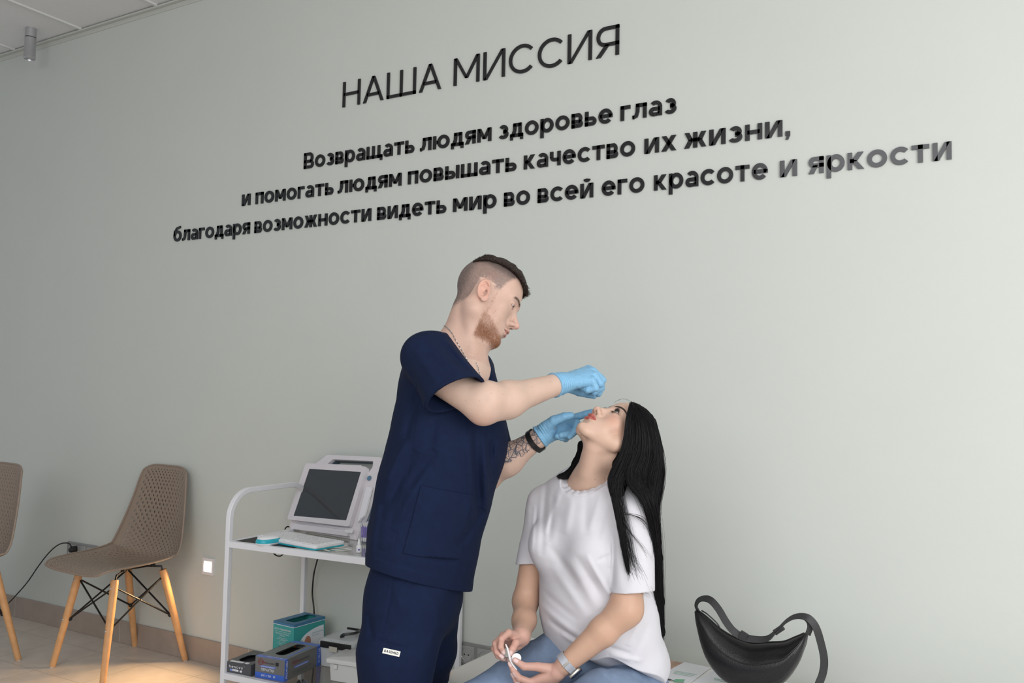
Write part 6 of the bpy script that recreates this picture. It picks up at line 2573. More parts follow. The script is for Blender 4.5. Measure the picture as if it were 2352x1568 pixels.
def w_head_colour(W):
    L = head_local(W, WR, WC, WS)
    x, y, z = L.T
    ax = np.abs(x)
    n = fbm(W, 50)
    n2 = vnoise(W, 420)
    C = np.tile(np.array([0.58, 0.395, 0.305]), (len(W), 1)) * (1 + (n - .5) * .07)[:, None]
    mix = lambda m, col, k=1.0: C * (1 - (m * k)[:, None]) + np.array(col) * (m * k)[:, None]
    C = mix(np.exp(-(((ax - .048) / .020) ** 2 + ((z + .028) / .022) ** 2)) * (y > 0), (0.68, 0.30, 0.22), .38)
    C = mix(np.exp(-(((ax - .060) / .014) ** 2 + ((z + .045) / .03) ** 2)) * (y > -.02), (0.42, 0.22, 0.14), .22)
    C = mix(sstep(.104, .114, y) * (z > -.06), (0.68, 0.38, 0.30), .35)
    # nostrils: shade of the hollows painted into the skin
    C = mix(np.exp(-(((ax - .0068) / .0045) ** 2 + ((z + .0485) / .005) ** 2)) * (y > .09), (0.22, 0.07, 0.05), .75)
    hw = .0268
    shape = np.clip(1 - (ax / hw) ** 2.0, .02, 1) ** .75
    zu, zl = -.0690 + .0120 * shape * (1 - .10 * np.exp(-(ax / .004) ** 2)), -.0700 - .0102 * shape ** .7
    lipm = sstep(.0004, -.0004, z - zu) * sstep(-.0004, .0004, z - zl) * (ax < hw) * (y > .072)
    C = mix(lipm, (0.40, 0.088, 0.076), .92)
    C = mix(np.exp(-((z + .0692) / .0009) ** 2) * (ax < .0255) * (y > .075), (0.16, .035, .03), .85)  # shade of the closed mouth painted along the lip line
    t = (ax - .010) / .043
    bz = w_brow_z(t)
    br = sstep(1.25, .80, np.abs(z - bz) / (.0044 * (1.15 - .80 * np.clip(t, 0, 1) ** 2))) * sstep(-.05, .06, t) * sstep(1.03, .96, t) * (y > .02)
    C = mix(np.clip(br * (.8 + .3 * n2), 0, 1), (0.040, 0.024, 0.022), .92)
    q0, q2 = ax - .0315, z
    er = np.sqrt((q0 / .0150) ** 2 + ((q2 - .0005) / .0085) ** 2)
    C = mix((y > .065) * sstep(1.35, .95, er), (0.30, 0.17, 0.13), .55)
    # dark liner along the upper lid
    C = mix(np.exp(-((q2 - .0006 - .0066 * np.clip(1 - (q0 / .0128) ** 2, 0, 1) + .12 * q0) / .0011) ** 2) * (np.abs(q0) < .0150) * (y > .068), (0.02, 0.013, 0.012), .92)
    C = mix(np.exp(-((q2 - .0006 + .0066 * np.clip(1 - (q0 / .0128) ** 2, 0, 1) + .12 * q0) / .0008) ** 2) * (np.abs(q0) < .0138) * (y > .068), (0.12, 0.07, 0.06), .6)
    # scalp under the hair
    C = mix(sstep(.083, .090, z + .20 * (ax / .05) ** 2 * .02), (0.05, 0.035, 0.03), .8)
    for (px_, py_, r_) in ((1367, 1101, .0011), (1411, 999.5, .0005), (1349, 1011, .0005), (1391, 1043, .0005)):
        ray_ = ray(px_, py_); ray_ = ray_ / np.linalg.norm(ray_)
        v = W - CAM
        dist = np.linalg.norm(v - np.outer(v @ ray_, ray_), axis=1)
        C = mix(np.exp(-(dist / r_) ** 2), (0.20, 0.08, 0.05), .85)
    return np.clip(C, 0, 1)


woman = empty('person', (float(wn1[0]), float(wn1[1]), 0.0), 'seated woman with long black hair and white T-shirt, face tilted up, holding a cotton pad', 'person')
wh_V = surface(w_head, *bounds([(1300, 905, 2.27), (1450, 1150, 2.53)], .035), .0011)

shRw, shLw = J(1244, 1152, 2.52), J(1460, 1175, 2.31)
l_w = shLw - shRw; l_w[2] = 0; l_w /= np.linalg.norm(l_w)
f_w = np.cross(l_w, Zv)
if f_w @ Th < 0:
    f_w = -f_w
eR, wR = J(1207, 1380, 2.49), J(1197, 1461, 2.335)
eL, wL = J(1438, 1399, 2.25), J(1297, 1527, 2.245)


def w_arms(W):
    a = s_cap(W, J(1243, 1175, 2.515), eR, .036, .0345)
    a = smin(a, s_chain(W, [eR, J(1204, 1425, 2.41), wR], [.034, .0305, .0235], .02), .02)
    b = s_cap(W, J(1456, 1200, 2.305), eL, .041, .0385)
    b = smin(b, s_chain(W, [eL, J(1385, 1450, 2.245), wL], [.0385, .0370, .0238], .012), .03)
    return np.minimum(a, b)


WRF = [
    ([(1168, 1453, 2.285), (1152, 1467, 2.265), (1150, 1485, 2.262), (1157, 1498, 2.265)], (.0088, .0082, .0075, .0060)),
    ([(1156, 1459, 2.300), (1138, 1477, 2.285), (1141, 1496, 2.275), (1154, 1508, 2.270)], (.0088, .0082, .0075, .0062)),
    ([(1150, 1469, 2.315), (1135, 1489, 2.305), (1144, 1506, 2.292), (1159, 1513, 2.288)], (.0085, .0080, .0072, .0060)),
    ([(1153, 1481, 2.325), (1143, 1501, 2.318), (1154, 1512, 2.308), (1167, 1515, 2.305)], (.0078, .0072, .0065, .0055)),
    ([(1195, 1472, 2.31), (1185, 1476, 2.285), (1178, 1489, 2.270), (1172, 1501, 2.266)], (.0120, .0100, .0088, .0068)),
]
WLF = [
    ([(1222, 1567, 2.255), (1193, 1557, 2.250), (1179, 1538, 2.250), (1171, 1523, 2.255)], (.0090, .0085, .0076, .0060)),
    ([(1230, 1580, 2.27), (1201, 1579, 2.265), (1186, 1562, 2.265), (1177, 1547, 2.268)], (.0092, .0086, .0076, .0062)),
    ([(1240, 1591, 2.285), (1212, 1595, 2.282), (1196, 1581, 2.282), (1188, 1566, 2.285)], (.0088, .0082, .0074, .0060)),
    ([(1252, 1598, 2.30), (1228, 1606, 2.298), (1213, 1597, 2.298), (1205, 1586, 2.30)], (.0080, .0074, .0066, .0055)),
    ([(1268, 1537, 2.255), (1236, 1531, 2.245), (1204, 1530, 2.240), (1183, 1516, 2.244)], (.0150, .0112, .0098, .0072)),
]


def w_handR(W):
    d = None
    for p, r in (((1168, 1454, 2.287), .0105), ((1157, 1460, 2.302), .0110), ((1151, 1470, 2.317), .0105), ((1154, 1481, 2.327), .0100)):
        e = s_cap(W, J(1192, 1466, 2.328), J(*p), .0175, r)
        d = e if d is None else smin(d, e, .008)
    d = smin(d, s_ell(W, J(1185, 1482, 2.315), (.016, .016, .013)), .012)
    d = smin(d, s_cap(W, wR, J(1190, 1466, 2.328), .0235, .020), .012)
    return smin(d, fingers(W, WRF, .0022), .005)


def w_handL(W):
    d = None
    for p, r in (((1224, 1565, 2.257), .0108), ((1232, 1578, 2.270), .0112), ((1241, 1589, 2.285), .0108), ((1252, 1596, 2.30), .0100)):
        e = s_cap(W, J(1280, 1543, 2.250), J(*p), .0180, r)
        d = e if d is None else smin(d, e, .008)
    d = smin(d, s_cap(W, wL, J(1280, 1542, 2.250), .0235, .020), .006)
    return smin(d, fingers(W, WLF, .0022), .005)


def w_limb_R(W):
    return smin(w_arms(W), w_handR(W), .008)


def w_limb_L(W):
    return smin(w_arms(W), w_handL(W), .004)


wa = surface(w_limb_R, *bounds([(1120, 1150, 2.25), (1250, 1525, 2.55)], .03), .0018)
wb_ = surface(w_limb_L, *bounds([(1165, 1180, 2.20), (1480, 1610, 2.33)], .03), .0020)
# drop the duplicate of the other arm that each box may catch
def clipm(VF, fn):
    V, Fc = VF
    k = fn(V[Fc].mean(1))
    return V, Fc[k]
wa = clipm(wa, lambda c: (c - J(1290, 1400, 2.40)) @ l_w < 0)
wb_ = clipm(wb_, lambda c: ((c - J(1290, 1400, 2.40)) @ l_w > -.08) & (((c - CAM) @ FWD) < 2.42))
lw_c = None
R_side = wR


def w_torso_skin(W):
    d = s_flat(W, J(1392, 1470, 2.44), J(1362, 1200, 2.43), .115, .120, f_w, .66)
    d = smin(d, s_cap(W, J(1275, 1165, 2.48), J(1435, 1185, 2.34), .035, .035), .03)
    return d


wt = surface(w_torso_skin, *bounds([(1240, 1150, 2.3), (1480, 1560, 2.6)], .06), .008)


def nail_mask(W):
    m = np.zeros(len(W))
    for chn, to in ((WRF, -1), (WLF, -1)):
        for pts, rad in chn:
            tip = J(*pts[-1]); dip = J(*pts[-2])
            ax = (tip - dip); ax /= np.linalg.norm(ax)
            out = (CAM - tip); out -= ax * (out @ ax); out /= np.linalg.norm(out)
            q = W - (tip - ax * .001)
            s = np.abs(q @ np.cross(ax, out)); u = q @ ax; w = q @ out
            m = np.maximum(m, sstep(.0052, .0044, s) * sstep(-.0075, -.0062, u) * sstep(.0075, .0062, u) * sstep(.001, .003, w))
    return m


def w_skin_colour(W):
    C = w_head_colour(W)
    far = np.linalg.norm(W - WC, axis=1) > .17
    n = fbm(W, 40)[:, None]
    arm = np.array([[0.53, 0.330, 0.235]]) * (1 + (n - .5) * .10)
    hand = np.array([[0.55, 0.330, 0.265]]) * (1 + (n - .5) * .12)
    hk = np.maximum(sstep(.06, .02, w_handR(W)) * sstep(.03, .0, np.linalg.norm(W - J(1165, 1478, 2.29), axis=1) - .055), sstep(.03, 0, np.linalg.norm(W - J(1220, 1555, 2.26), axis=1) - .075))[:, None]
    low = (W[:, 2] < J(1360, 1140, 2.4)[2])[:, None]
    C = np.where(far[:, None] & low, arm * (1 - hk) + hand * hk, C)
    # redder finger joints
    for chn in (WRF, WLF):
        for pts, rad in chn:
            for p in pts[1:3]:
                k = np.exp(-(np.linalg.norm(W - J(*p), axis=1) / .010) ** 2)[:, None] * .22
                C = C * (1 - k) + np.array([[0.66, 0.26, 0.21]]) * k
    nm = nail_mask(W)[:, None] * far[:, None]
    return np.clip(C * (1 - nm * .85) + np.array([[0.74, 0.55, 0.53]]) * nm * .85, 0, 1)


solid('body', [wh_V, wa, wb_, wt], m_skin_w, woman, w_skin_colour)
irw = mat('dark_brown_iris', (0.045, 0.022, 0.014), rough=.1)
for sx in (-1, 1):
    eyeball(woman, WR, WC, WS, sx, (0.0, .86, .32), irw)

# lashes and brows
m_lash = mat('black_lash', (0.008, 0.006, 0.006), rough=.5)
rs = np.random.RandomState(5)
rts, drs = [], []
for sx in (-1, 1):
    for i in range(70):
        u = -1 + 2 * (i + rs.rand()) / 70
        q0 = u * .0128
        z0 = .0006 + .0066 * (1 - u * u) - .12 * q0
        yy = math.sqrt(max(.0141 ** 2 - q0 ** 2 * .96 - (z0 * 1.03) ** 2, 1e-6))
        rts.append(((.0315 + q0) * sx, .0735 + yy, z0)); drs.append(((u * .75) * sx, .75, .85 + .1 * rs.randn()))
    for i in range(30):
        u = -1 + 2 * (i + rs.rand()) / 30
        q0 = u * .0122
        z0 = .0006 - .0066 * (1 - u * u) - .12 * q0
        yy = math.sqrt(max(.0138 ** 2 - q0 ** 2 * .96 - (z0 * 1.03) ** 2, 1e-6))
        rts.append(((.0315 + q0) * sx, .0735 + yy, z0)); drs.append(((u * .6) * sx, .8, -.7))
rts = np.array(rts) * WS @ WR.T + WC
drs = np.array(drs) @ WR.T
for k_ in (slice(0, 100), slice(100, 200)):
    strands('eyelashes', rts[k_], drs[k_], .0075 + rs.rand(100) * .002, .00030, m_lash, woman, droop=(np.array([[0, 0, .0022]]) @ WR.T) * np.ones((100, 1)))
bv = wh_V[0]
Lb = head_local(bv, WR, WC, WS)
t = (np.abs(Lb[:, 0]) - .010) / .043
pick = (rs.rand(len(bv)) < .5) & (np.abs(Lb[:, 2] - w_brow_z(t)) < .0032 * (1.1 - .75 * np.clip(t, 0, 1) ** 2)) & (t > 0) & (t < .98) & (Lb[:, 1] > .02)
bv = bv[pick]; Lb = Lb[pick]; G = grad(w_head, bv)
dd = (np.stack([np.sign(Lb[:, 0]), np.zeros(len(Lb)) - .2, .12 * np.ones(len(Lb))], 1)) @ WR.T
dd = dd + G * .04 + rs.randn(len(bv), 3) * .06
for k_ in (Lb[:, 0] > 0, Lb[:, 0] < 0):
    strands('eyebrow', bv[k_], dd[k_], .0045, .00016, m_lash, woman)

# ---------------- white T-shirt
m_tee = mat('white_jersey', (0.62, 0.61, 0.645), rough=0.9, spec=0.08, noise=.015, nscale=40, bump=.08, bscale=1400)
folds_tee = [(1262, 1120, 1246, 1290, .009, -.0045), (1292, 1135, 1252, 1240, .008, .004), (1278, 1150, 1262, 1260, .008, -.004), (1318, 1150, 1300, 1235, .010, .0035), (1352, 1140, 1345, 1230, .010, -.003), (1385, 1130, 1355, 1220, .009, .0035), (1400, 1150, 1372, 1240, .008, -.003),
             (1262, 1262, 1330, 1345, .012, -.0045), (1300, 1280, 1375, 1400, .012, .0045), (1325, 1275, 1400, 1400, .010, -.0050), (1345, 1270, 1402, 1372, .007, .005), (1270, 1310, 1350, 1420, .012, .004), (1250, 1380, 1330, 1430, .010, -.003),
             (1245, 1415, 1340, 1468, .010, .005), (1262, 1445, 1345, 1485, .008, -.005), (1290, 1468, 1360, 1500, .007, .005), (1400, 1270, 1370, 1285, .006, -.004), (1407, 1225, 1404, 1345, .005, -.005), (1395, 1240, 1400, 1300, .008, .003),
             (1480, 1400, 1440, 1480, .010, .0045), (1492, 1430, 1450, 1520, .010, -.005), (1380, 1478, 1450, 1500, .007, -.004), (1400, 1500, 1480, 1520, .007, .004), (1425, 1250, 1430, 1340, .010, -.003), (1450, 1200, 1480, 1300, .010, .003), (1215, 1200, 1200, 1280, .008, -.003), (1232, 1180, 1222, 1290, .006, .003)]


def w_torso_cloth(W):
    d = s_flat(W, J(1362, 1190, 2.42), J(1366, 1290, 2.415), .158, .168, f_w, .66)
    d = smin(d, s_flat(W, J(1366, 1290, 2.415), J(1372, 1400, 2.415), .168, .170, f_w, .70), .03)
    d = smin(d, s_flat(W, J(1372, 1400, 2.415), J(1392, 1490, 2.43), .170, .172, f_w, .72), .03)
    d = smin(d, s_ell(W, J(1432, 1520, 2.44), (.125, .125, .085)), .05)
    c = J(1345, 1252, 2.42) + f_w * .062
    d = smin(d, s_ell(W, c - l_w * .076, (.060, .060, .062)), .05)
    d = smin(d, s_ell(W, c + l_w * .078, (.060, .060, .062)), .05)
    d = smin(d, s_cap(W, J(1268, 1152, 2.50), J(1440, 1172, 2.33), .052, .054), .05)
    d = smin(d, s_cap(W, J(1360, 1152, 2.42), J(1362, 1195, 2.42), .062, .09), .05)
    return d


def w_tee(W):
    d = w_torso_cloth(W)
    near = sstep(-.03, .05, (W - J(1365, 1300, 2.42)) @ f_w)
    # sleeves
    a0, a1 = J(1250, 1155, 2.51), J(1222, 1292, 2.50)
    n1 = (a1 - a0) / np.linalg.norm(a1 - a0)
    n1 = n1 + Th * .10 + Rh * .28; n1 /= np.linalg.norm(n1)
    sA = np.maximum(s_cap(W, a0, a1 + (a1 - a0) * .1, .050, .046), (W - J(1209, 1296, 2.47)) @ n1)
    sA = np.maximum(sA, -np.maximum(s_cap(W, a0, a1 + (a1 - a0) * .1, .0420, .0375), -((W - J(1209, 1296, 2.47)) @ n1 + .025)))
    b0, b1 = J(1453, 1182, 2.300), J(1454, 1345, 2.265)
    n2 = (b1 - b0) / np.linalg.norm(b1 - b0)
    n2 = n2 + Rh * .06 - np.array([0, 0, .0]); n2 /= np.linalg.norm(n2)
    sB = np.maximum(s_cap(W, b0, b1 + (b1 - b0) * .1, .058, .0565), (W - J(1453, 1359, 2.25)) @ n2)
    sB = np.maximum(sB, -np.maximum(s_cap(W, b0, b1 + (b1 - b0) * .1, .0490, .0480), -((W - J(1453, 1359, 2.25)) @ n2 + .025)))
    d = smin(smin(d, sA, .010), sB, .014)
    d = d - seg_uz(W, folds_tee, 2.28) * near * .95 - (fbm(W, 9) - .5) * .006
    # hem
    hem = plane_h(W, J(1285, 1503, 2.36), J(1400, 1516, 2.28), J(1528, 1580, 2.45), Zv)
    hem = hem + .006 * np.sin(W @ l_w * 60)
    d = np.maximum(d, -hem)
    d = np.maximum(d, -np.maximum(W[:, 2] - CZ - .003, CY0 - .012 - W[:, 1]))
    # neck opening with a ribbed edge
    hole = s_cap(W, J(1354, 1104, 2.40), J(1368, 1040, 2.40), .0560, .070)
    rib = .0010 * sstep(.021, .019, hole) - .0012 * np.exp(-((hole - .021) / .0016) ** 2)
    d = d - rib
    wob = .0008 * np.sin(np.arctan2((W - J(1354, 1104, 2.40)) @ f_w, (W - J(1354, 1104, 2.40)) @ l_w) * 17)
    pl = plane_h(W, J(1312, 1114, 2.40), J(1350, 1131, 2.33), J(1395, 1105, 2.35), Zv)
    col = s_cap(W, J(1354, 1150, 2.40), J(1362, 1000, 2.40), .074, .095)
    d = smax(d, -smax(-pl + wob, col, .012), .006)
    return smax(d, -(hole + wob), .003)


tee = surface(w_tee, *bounds([(1165, 1090, 2.18), (1540, 1600, 2.60)], .03), .0028)
solid('t_shirt', [tee], m_tee, woman)

# ---------------- jeans and shoes
m_denim = mat('light_blue_denim', (0.185, 0.250, 0.365), rough=0.85, spec=.2, noise=.12, nscale=45, bump=.25, bscale=900)
kR, kL = J(1080, 1632, 2.30), J(1215, 1740, 1.98)
folds_j = [(1260, 1475, 1225, 1510, .010, -.005), (1250, 1468, 1200, 1500, .008, .003), (1380, 1520, 1420, 1545, .008, -.005), (1440, 1525, 1470, 1560, .008, .004), (1470, 1540, 1500, 1568, .008, -.004), (1150, 1530, 1130, 1568, .012, .004), (1350, 1530, 1400, 1560, .01, .004)]


def jeans(W):
    d = s_flat(W, J(1405, 1560, 2.47), J(1395, 1500, 2.45), .150, .135, f_w, .72)
    d = smin(d, s_chain(W, [J(1345, 1548, 2.47), J(1277, 1532, 2.43), kR], [.095, .090, .066], .03), .03)
    d = smin(d, s_chain(W, [J(1455, 1610, 2.40), J(1390, 1632, 2.22), kL], [.108, .095, .068], .03), .03)
    fr = np.array([kR[0] - .02, kR[1] - .03, .12]); fl = np.array([kL[0] - .02, kL[1] - .03, .12])
    d = smin(d, s_cap(W, kR, fr, .064, .055), .02)
    d = smin(d, s_cap(W, kL, fl, .066, .055), .02)
    near = sstep(-.10, .0, (W - J(1405, 1560, 2.47)) @ f_w)
    d = d - seg_uz(W, folds_j, 2.3) * near
    d = np.maximum(d, .095 - W[:, 2])
    d = np.maximum(d, -np.maximum(W[:, 2] - CZ - .003, CY0 - .012 - W[:, 1]))
    return d


jv = surface(jeans, np.array([-1.55, -1.55, .08]), np.array([-.72, -.42, .72]), .0050)
solid('jeans', [jv], m_denim, woman)
for kk in (kR, kL):
    c0 = np.array([kk[0] - .02, kk[1] - .03, 0])
    fd = f_w * .9 - Rh * .3; fd /= np.linalg.norm(fd)
    def shoe(W, c0=c0, fd=fd):
        d = s_flat(W, c0 - fd * .03 + np.array([0, 0, .042]), c0 + fd * .15 + np.array([0, 0, .03]), .042, .036, Zv, .85)
        d = smin(d, s_cap(W, c0 + np.array([0, 0, .05]), c0 + np.array([0, 0, .13]), .040, .040), .02)
        return np.maximum(d, .001 - W[:, 2])
    sv = surface(shoe, c0 - np.array([.25, .25, .02]), c0 + np.array([.25, .25, .2]), .006)
    solid('shoe', [sv], m_white, woman)

# ---------------- long black hair
m_hair_w = mat('glossy_black_hair', (0.0065, 0.0060, 0.0075), rough=0.42, spec=0.30, attr=True)


def w_skull(W, g=0.0):
    L = head_local(W, WR, WC, WS)
    d = s_ell(L, w_g['skullc'], w_g['skull'])
    d = smin(d, s_ell(L, (0, .022, .034), (.066, .070, .070)), .02)
    return (d - g) * WS, L


def w_hair(W):
    d, L = w_skull(W, .0060)
    x, y, z = L.T
    ax = np.abs(x)
    # hairline: forehead, temples, in front of the ears
    line = np.interp(ax, [0, .02, .04, .055, .068, .085], [.090, .087, .076, .052, .000, -.05])
    front = (line - z) * .8 * sstep(-.02, .02, y) + (-.03 - (.0 * y)) * (1 - sstep(-.02, .02, y))
    d = smax(d, np.where(y > -.01, (line - z) * .75, -.02), .004)
    m1 = s_chain(W, [J(1466, 985, 2.38), J(1474, 1045, 2.39), J(1472, 1100, 2.40), J(1492, 1175, 2.42), J(1505, 1280, 2.41), J(1511, 1380, 2.41), J(1514, 1450, 2.41), J(1512, 1500, 2.41)],
                 [.046, .051, .044, .022, .013, .012, .009, .001], .03)
    m2 = s_chain(W, [J(1452, 965, 2.32), J(1452, 1020, 2.315), J(1434, 1070, 2.315), J(1421, 1105, 2.31), J(1428, 1150, 2.285)], [.014, .024, .027, .020, .007], .02)
    m3 = s_chain(W, [J(1390, 1030, 2.45), J(1338, 1022, 2.445), J(1324, 1062, 2.445), J(1308, 1086, 2.44), J(1290, 1093, 2.43), J(1279, 1094, 2.42)], [.028, .010, .008, .007, .0045, .001], .015)
    d = smin(d, m1, .03)
    d = smin(d, m2, .02)
    d = smin(d, m3, .015)
    return d + (vnoise(W * np.array([1, 1, .12]), 190) - .5) * .003


hw = surface(w_hair, *bounds([(1275, 905, 2.28), (1530, 1505, 2.52)], .03), .0026)
solid('hair', [hw], mat('black_hair_mass', (0.004, 0.004, 0.0045), rough=.75, spec=.1), woman, lambda V: np.full((len(V), 3), .0055))
guide_sets = {
    'front': [
        [(1447, 927, 2.335), (1440, 960, 2.300), (1436, 1000, 2.290), (1425, 1045, 2.285), (1405, 1082, 2.285), (1399, 1105, 2.280), (1408, 1140, 2.258), (1418, 1190, 2.240), (1428, 1250, 2.225), (1440, 1310, 2.222)],
        [(1449, 925, 2.338), (1453, 975, 2.292), (1448, 1030, 2.280), (1432, 1080, 2.272), (1418, 1112, 2.262), (1418, 1145, 2.250), (1424, 1195, 2.235), (1434, 1255, 2.222), (1444, 1310, 2.220), (1451, 1345, 2.220)],
    ],
    'far': [
        [(1352, 985, 2.45), (1340, 1010, 2.445), (1332, 1035, 2.44), (1326, 1058, 2.438), (1318, 1075, 2.436), (1308, 1086, 2.432), (1298, 1091, 2.428), (1290, 1093, 2.425), (1284, 1094, 2.42), (1277, 1094, 2.42)],
        [(1356, 990, 2.45), (1344, 1015, 2.445), (1337, 1040, 2.44), (1332, 1062, 2.438), (1325, 1080, 2.436), (1315, 1091, 2.430), (1305, 1096, 2.425), (1296, 1098, 2.42), (1288, 1099, 2.42), (1280, 1098, 2.42)],
    ],
    'wisp': [
        [(1449, 925, 2.338), (1453, 975, 2.292), (1448, 1030, 2.280), (1432, 1080, 2.272), (1418, 1112, 2.262), (1420, 1150, 2.250), (1428, 1200, 2.235), (1438, 1260, 2.222), (1443, 1310, 2.220), (1462, 1350, 2.220)],
        [(1449, 925, 2.338), (1455, 975, 2.292), (1452, 1030, 2.280), (1436, 1080, 2.272), (1424, 1112, 2.262), (1430, 1150, 2.248), (1444, 1210, 2.225), (1458, 1280, 2.218), (1478, 1330, 2.220), (1497, 1366, 2.232)],
    ],
    'back': [
        [(1450, 925, 2.340), (1462, 975, 2.290), (1460, 1035, 2.275), (1443, 1080, 2.262), (1447, 1112, 2.248), (1470, 1140, 2.232), (1490, 1180, 2.232), (1502, 1240, 2.250), (1507, 1340, 2.300), (1509, 1440, 2.360)],
        [(1452, 925, 2.345), (1476, 975, 2.305), (1478, 1040, 2.285), (1464, 1085, 2.265), (1468, 1118, 2.246), (1484, 1148, 2.236), (1497, 1195, 2.242), (1507, 1270, 2.270), (1511, 1380, 2.330), (1512, 1470, 2.380)],
        [(1458, 927, 2.360), (1488, 972, 2.330), (1504, 1045, 2.310), (1492, 1095, 2.285), (1490, 1130, 2.262), (1499, 1165, 2.250), (1509, 1220, 2.270), (1514, 1300, 2.310), (1517, 1400, 2.360), (1516, 1490, 2.400)],
        [(1466, 930, 2.380), (1500, 978, 2.375), (1520, 1055, 2.375), (1519, 1108, 2.385), (1510, 1160, 2.395), (1509, 1230, 2.405), (1514, 1310, 2.410), (1519, 1385, 2.410), (1521, 1440, 2.410), (1519, 1476, 2.410)],
        [(1462, 930, 2.410), (1495, 975, 2.430), (1514, 1050, 2.440), (1511, 1110, 2.445), (1500, 1170, 2.440), (1502, 1240, 2.435), (1508, 1320, 2.430), (1510, 1400, 2.425), (1507, 1450, 2.420), (1505, 1478, 2.420)],
    ],
}
n_pt = 37
GPS = {k: np.stack([np.array([list(v) for v in spline([J(*p) for p in g_], 4)])[:n_pt] for g_ in gs]) for k, gs in guide_sets.items()}


def long_hair(name, N, parent, kind, spread, rad_, seed, tmin=.55):
    r = np.random.RandomState(seed)
    GP = GPS[kind]; lo_, hi_ = 0.0, len(GP) - 1.001
    s = lo_ + (hi_ - lo_) * r.rand(N)
    clump = r.rand(24) * (hi_ - lo_) + lo_
    s = s * .55 + clump[np.argmin(np.abs(s[:, None] - clump[None]), 1)] * .45
    i = np.clip(s.astype(int), 0, len(GP) - 2); f = (s - i)[:, None, None]
    C = GP[i] * (1 - f) + GP[i + 1] * f
    T = np.linspace(0, 1, n_pt)
    off = r.randn(N, 1, 3) * spread
    off2 = r.randn(N, 1, 3) * spread * 1.2
    env = (.25 + .9 * np.sin(np.clip(T * 1.1, 0, 1) * PI) ** .7)[None, :, None]
    C = C + off * env + off2 * (T ** 2)[None, :, None] * .8
    end = tmin + (1 - tmin) * r.rand(N)
    V, Q = [], []
    sides = 3
    verts = np.zeros((N, n_pt, sides, 3))
    tt = np.clip(T[None] / 1.0, 0, 1) * end[:, None]
    # resample each strand to its own length
    idx = tt * (n_pt - 1); i0 = np.clip(idx.astype(int), 0, n_pt - 2); ff = (idx - i0)[..., None]
    P = np.take_along_axis(C, i0[..., None].repeat(3, 2), 1) * (1 - ff) + np.take_along_axis(C, (i0 + 1)[..., None].repeat(3, 2), 1) * ff
    D = np.gradient(P, axis=1); D /= np.linalg.norm(D, axis=2, keepdims=True) + 1e-9
    u = np.cross(D, np.array([.3, .9, .2])); u /= np.linalg.norm(u, axis=2, keepdims=True) + 1e-9
    w = np.cross(D, u)
    rr = (rad_ * (1 - .75 * T ** 3))[None, :, None]
    for k in range(sides):
        a = 2 * PI * k / sides
        verts[:, :, k] = P + (u * math.cos(a) + w * math.sin(a)) * rr
    base = np.arange(N)[:, None, None, None] * n_pt * sides
    j = np.arange(n_pt - 1)[None, :, None, None] * sides
    k = np.arange(sides)[None, None, :, None]; k2 = (k + 1) % sides
    q = np.concatenate([base + j + k, base + j + k2, base + j + sides + k2, base + j + sides + k], 3).reshape(-1, 4)
    shade = (.8 + .4 * r.rand(N, 1)) * np.array([[0.0075, 0.0070, 0.0085]])
    cols = np.repeat(shade, n_pt * sides, 0)
    return solid(name, [(verts.reshape(-1, 3), q)], m_hair_w, parent, lambda V: cols)


hair_root = [o for o in bpy.data.objects if o.parent == woman and o.name.startswith('hair')][0]
long_hair('hair_strands', 3000, hair_root, 'back', .0036, .00048, 1, .84)
long_hair('hair_strands', 700, hair_root, 'front', .0026, .00046, 4, .80)
long_hair('hair_strands', 90, hair_root, 'wisp', .0050, .00036, 2, .90)
long_hair('hair_strands', 90, hair_root, 'back', .0085, .00030, 3, .75)
long_hair('hair_strands', 160, hair_root, 'far', .0022, .00042, 6, .8)
extra = [[(1424, 1175, 2.245), (1450, 1181, 2.225), (1475, 1190, 2.225), (1493, 1212, 2.235), (1501, 1250, 2.25), (1500, 1290, 2.255)],
         [(1426, 1180, 2.245), (1455, 1184, 2.222), (1480, 1200, 2.225), (1496, 1235, 2.24), (1499, 1270, 2.25)],
         [(1428, 1195, 2.242), (1450, 1225, 2.222), (1475, 1255, 2.222), (1498, 1290, 2.24)],
         [(1430, 1215, 2.240), (1448, 1260, 2.222), (1475, 1310, 2.225), (1498, 1362, 2.24)],
         [(1440, 1310, 2.225), (1441, 1345, 2.225), (1438, 1380, 2.235), (1440, 1412, 2.24)],
         [(1442, 1290, 2.225), (1445, 1330, 2.225), (1462, 1352, 2.230), (1492, 1368, 2.240)],
         [(1420, 921, 2.35), (1428, 916, 2.35), (1440, 918, 2.35), (1455, 926, 2.35)],
         [(1410, 925, 2.36), (1422, 918, 2.36), (1436, 917, 2.36), (1450, 925, 2.36)],
         [(1393, 1085, 2.28), (1388, 1095, 2.27), (1390, 1108, 2.27), (1396, 1122, 2.27)]]
rs = np.random.RandomState(9)
mb = MB()
for i, e_ in enumerate(extra):
    for k in range(6 if i < 6 else 2):
        o_ = rs.randn(3) * (.0022 if i < 6 else .0010)
        P = spline([J(*p) + o_ * (j / 2) for j, p in enumerate(e_)], 7)
        mb.tube(P, [(.00045 if i < 6 else .0002) * (1 - .7 * j / len(P)) for j in range(len(P))], 4)
mb.build('loose_strands', mat('black_hair_strand', (0.008, 0.007, 0.008), rough=.35), hair_root, smooth='all')

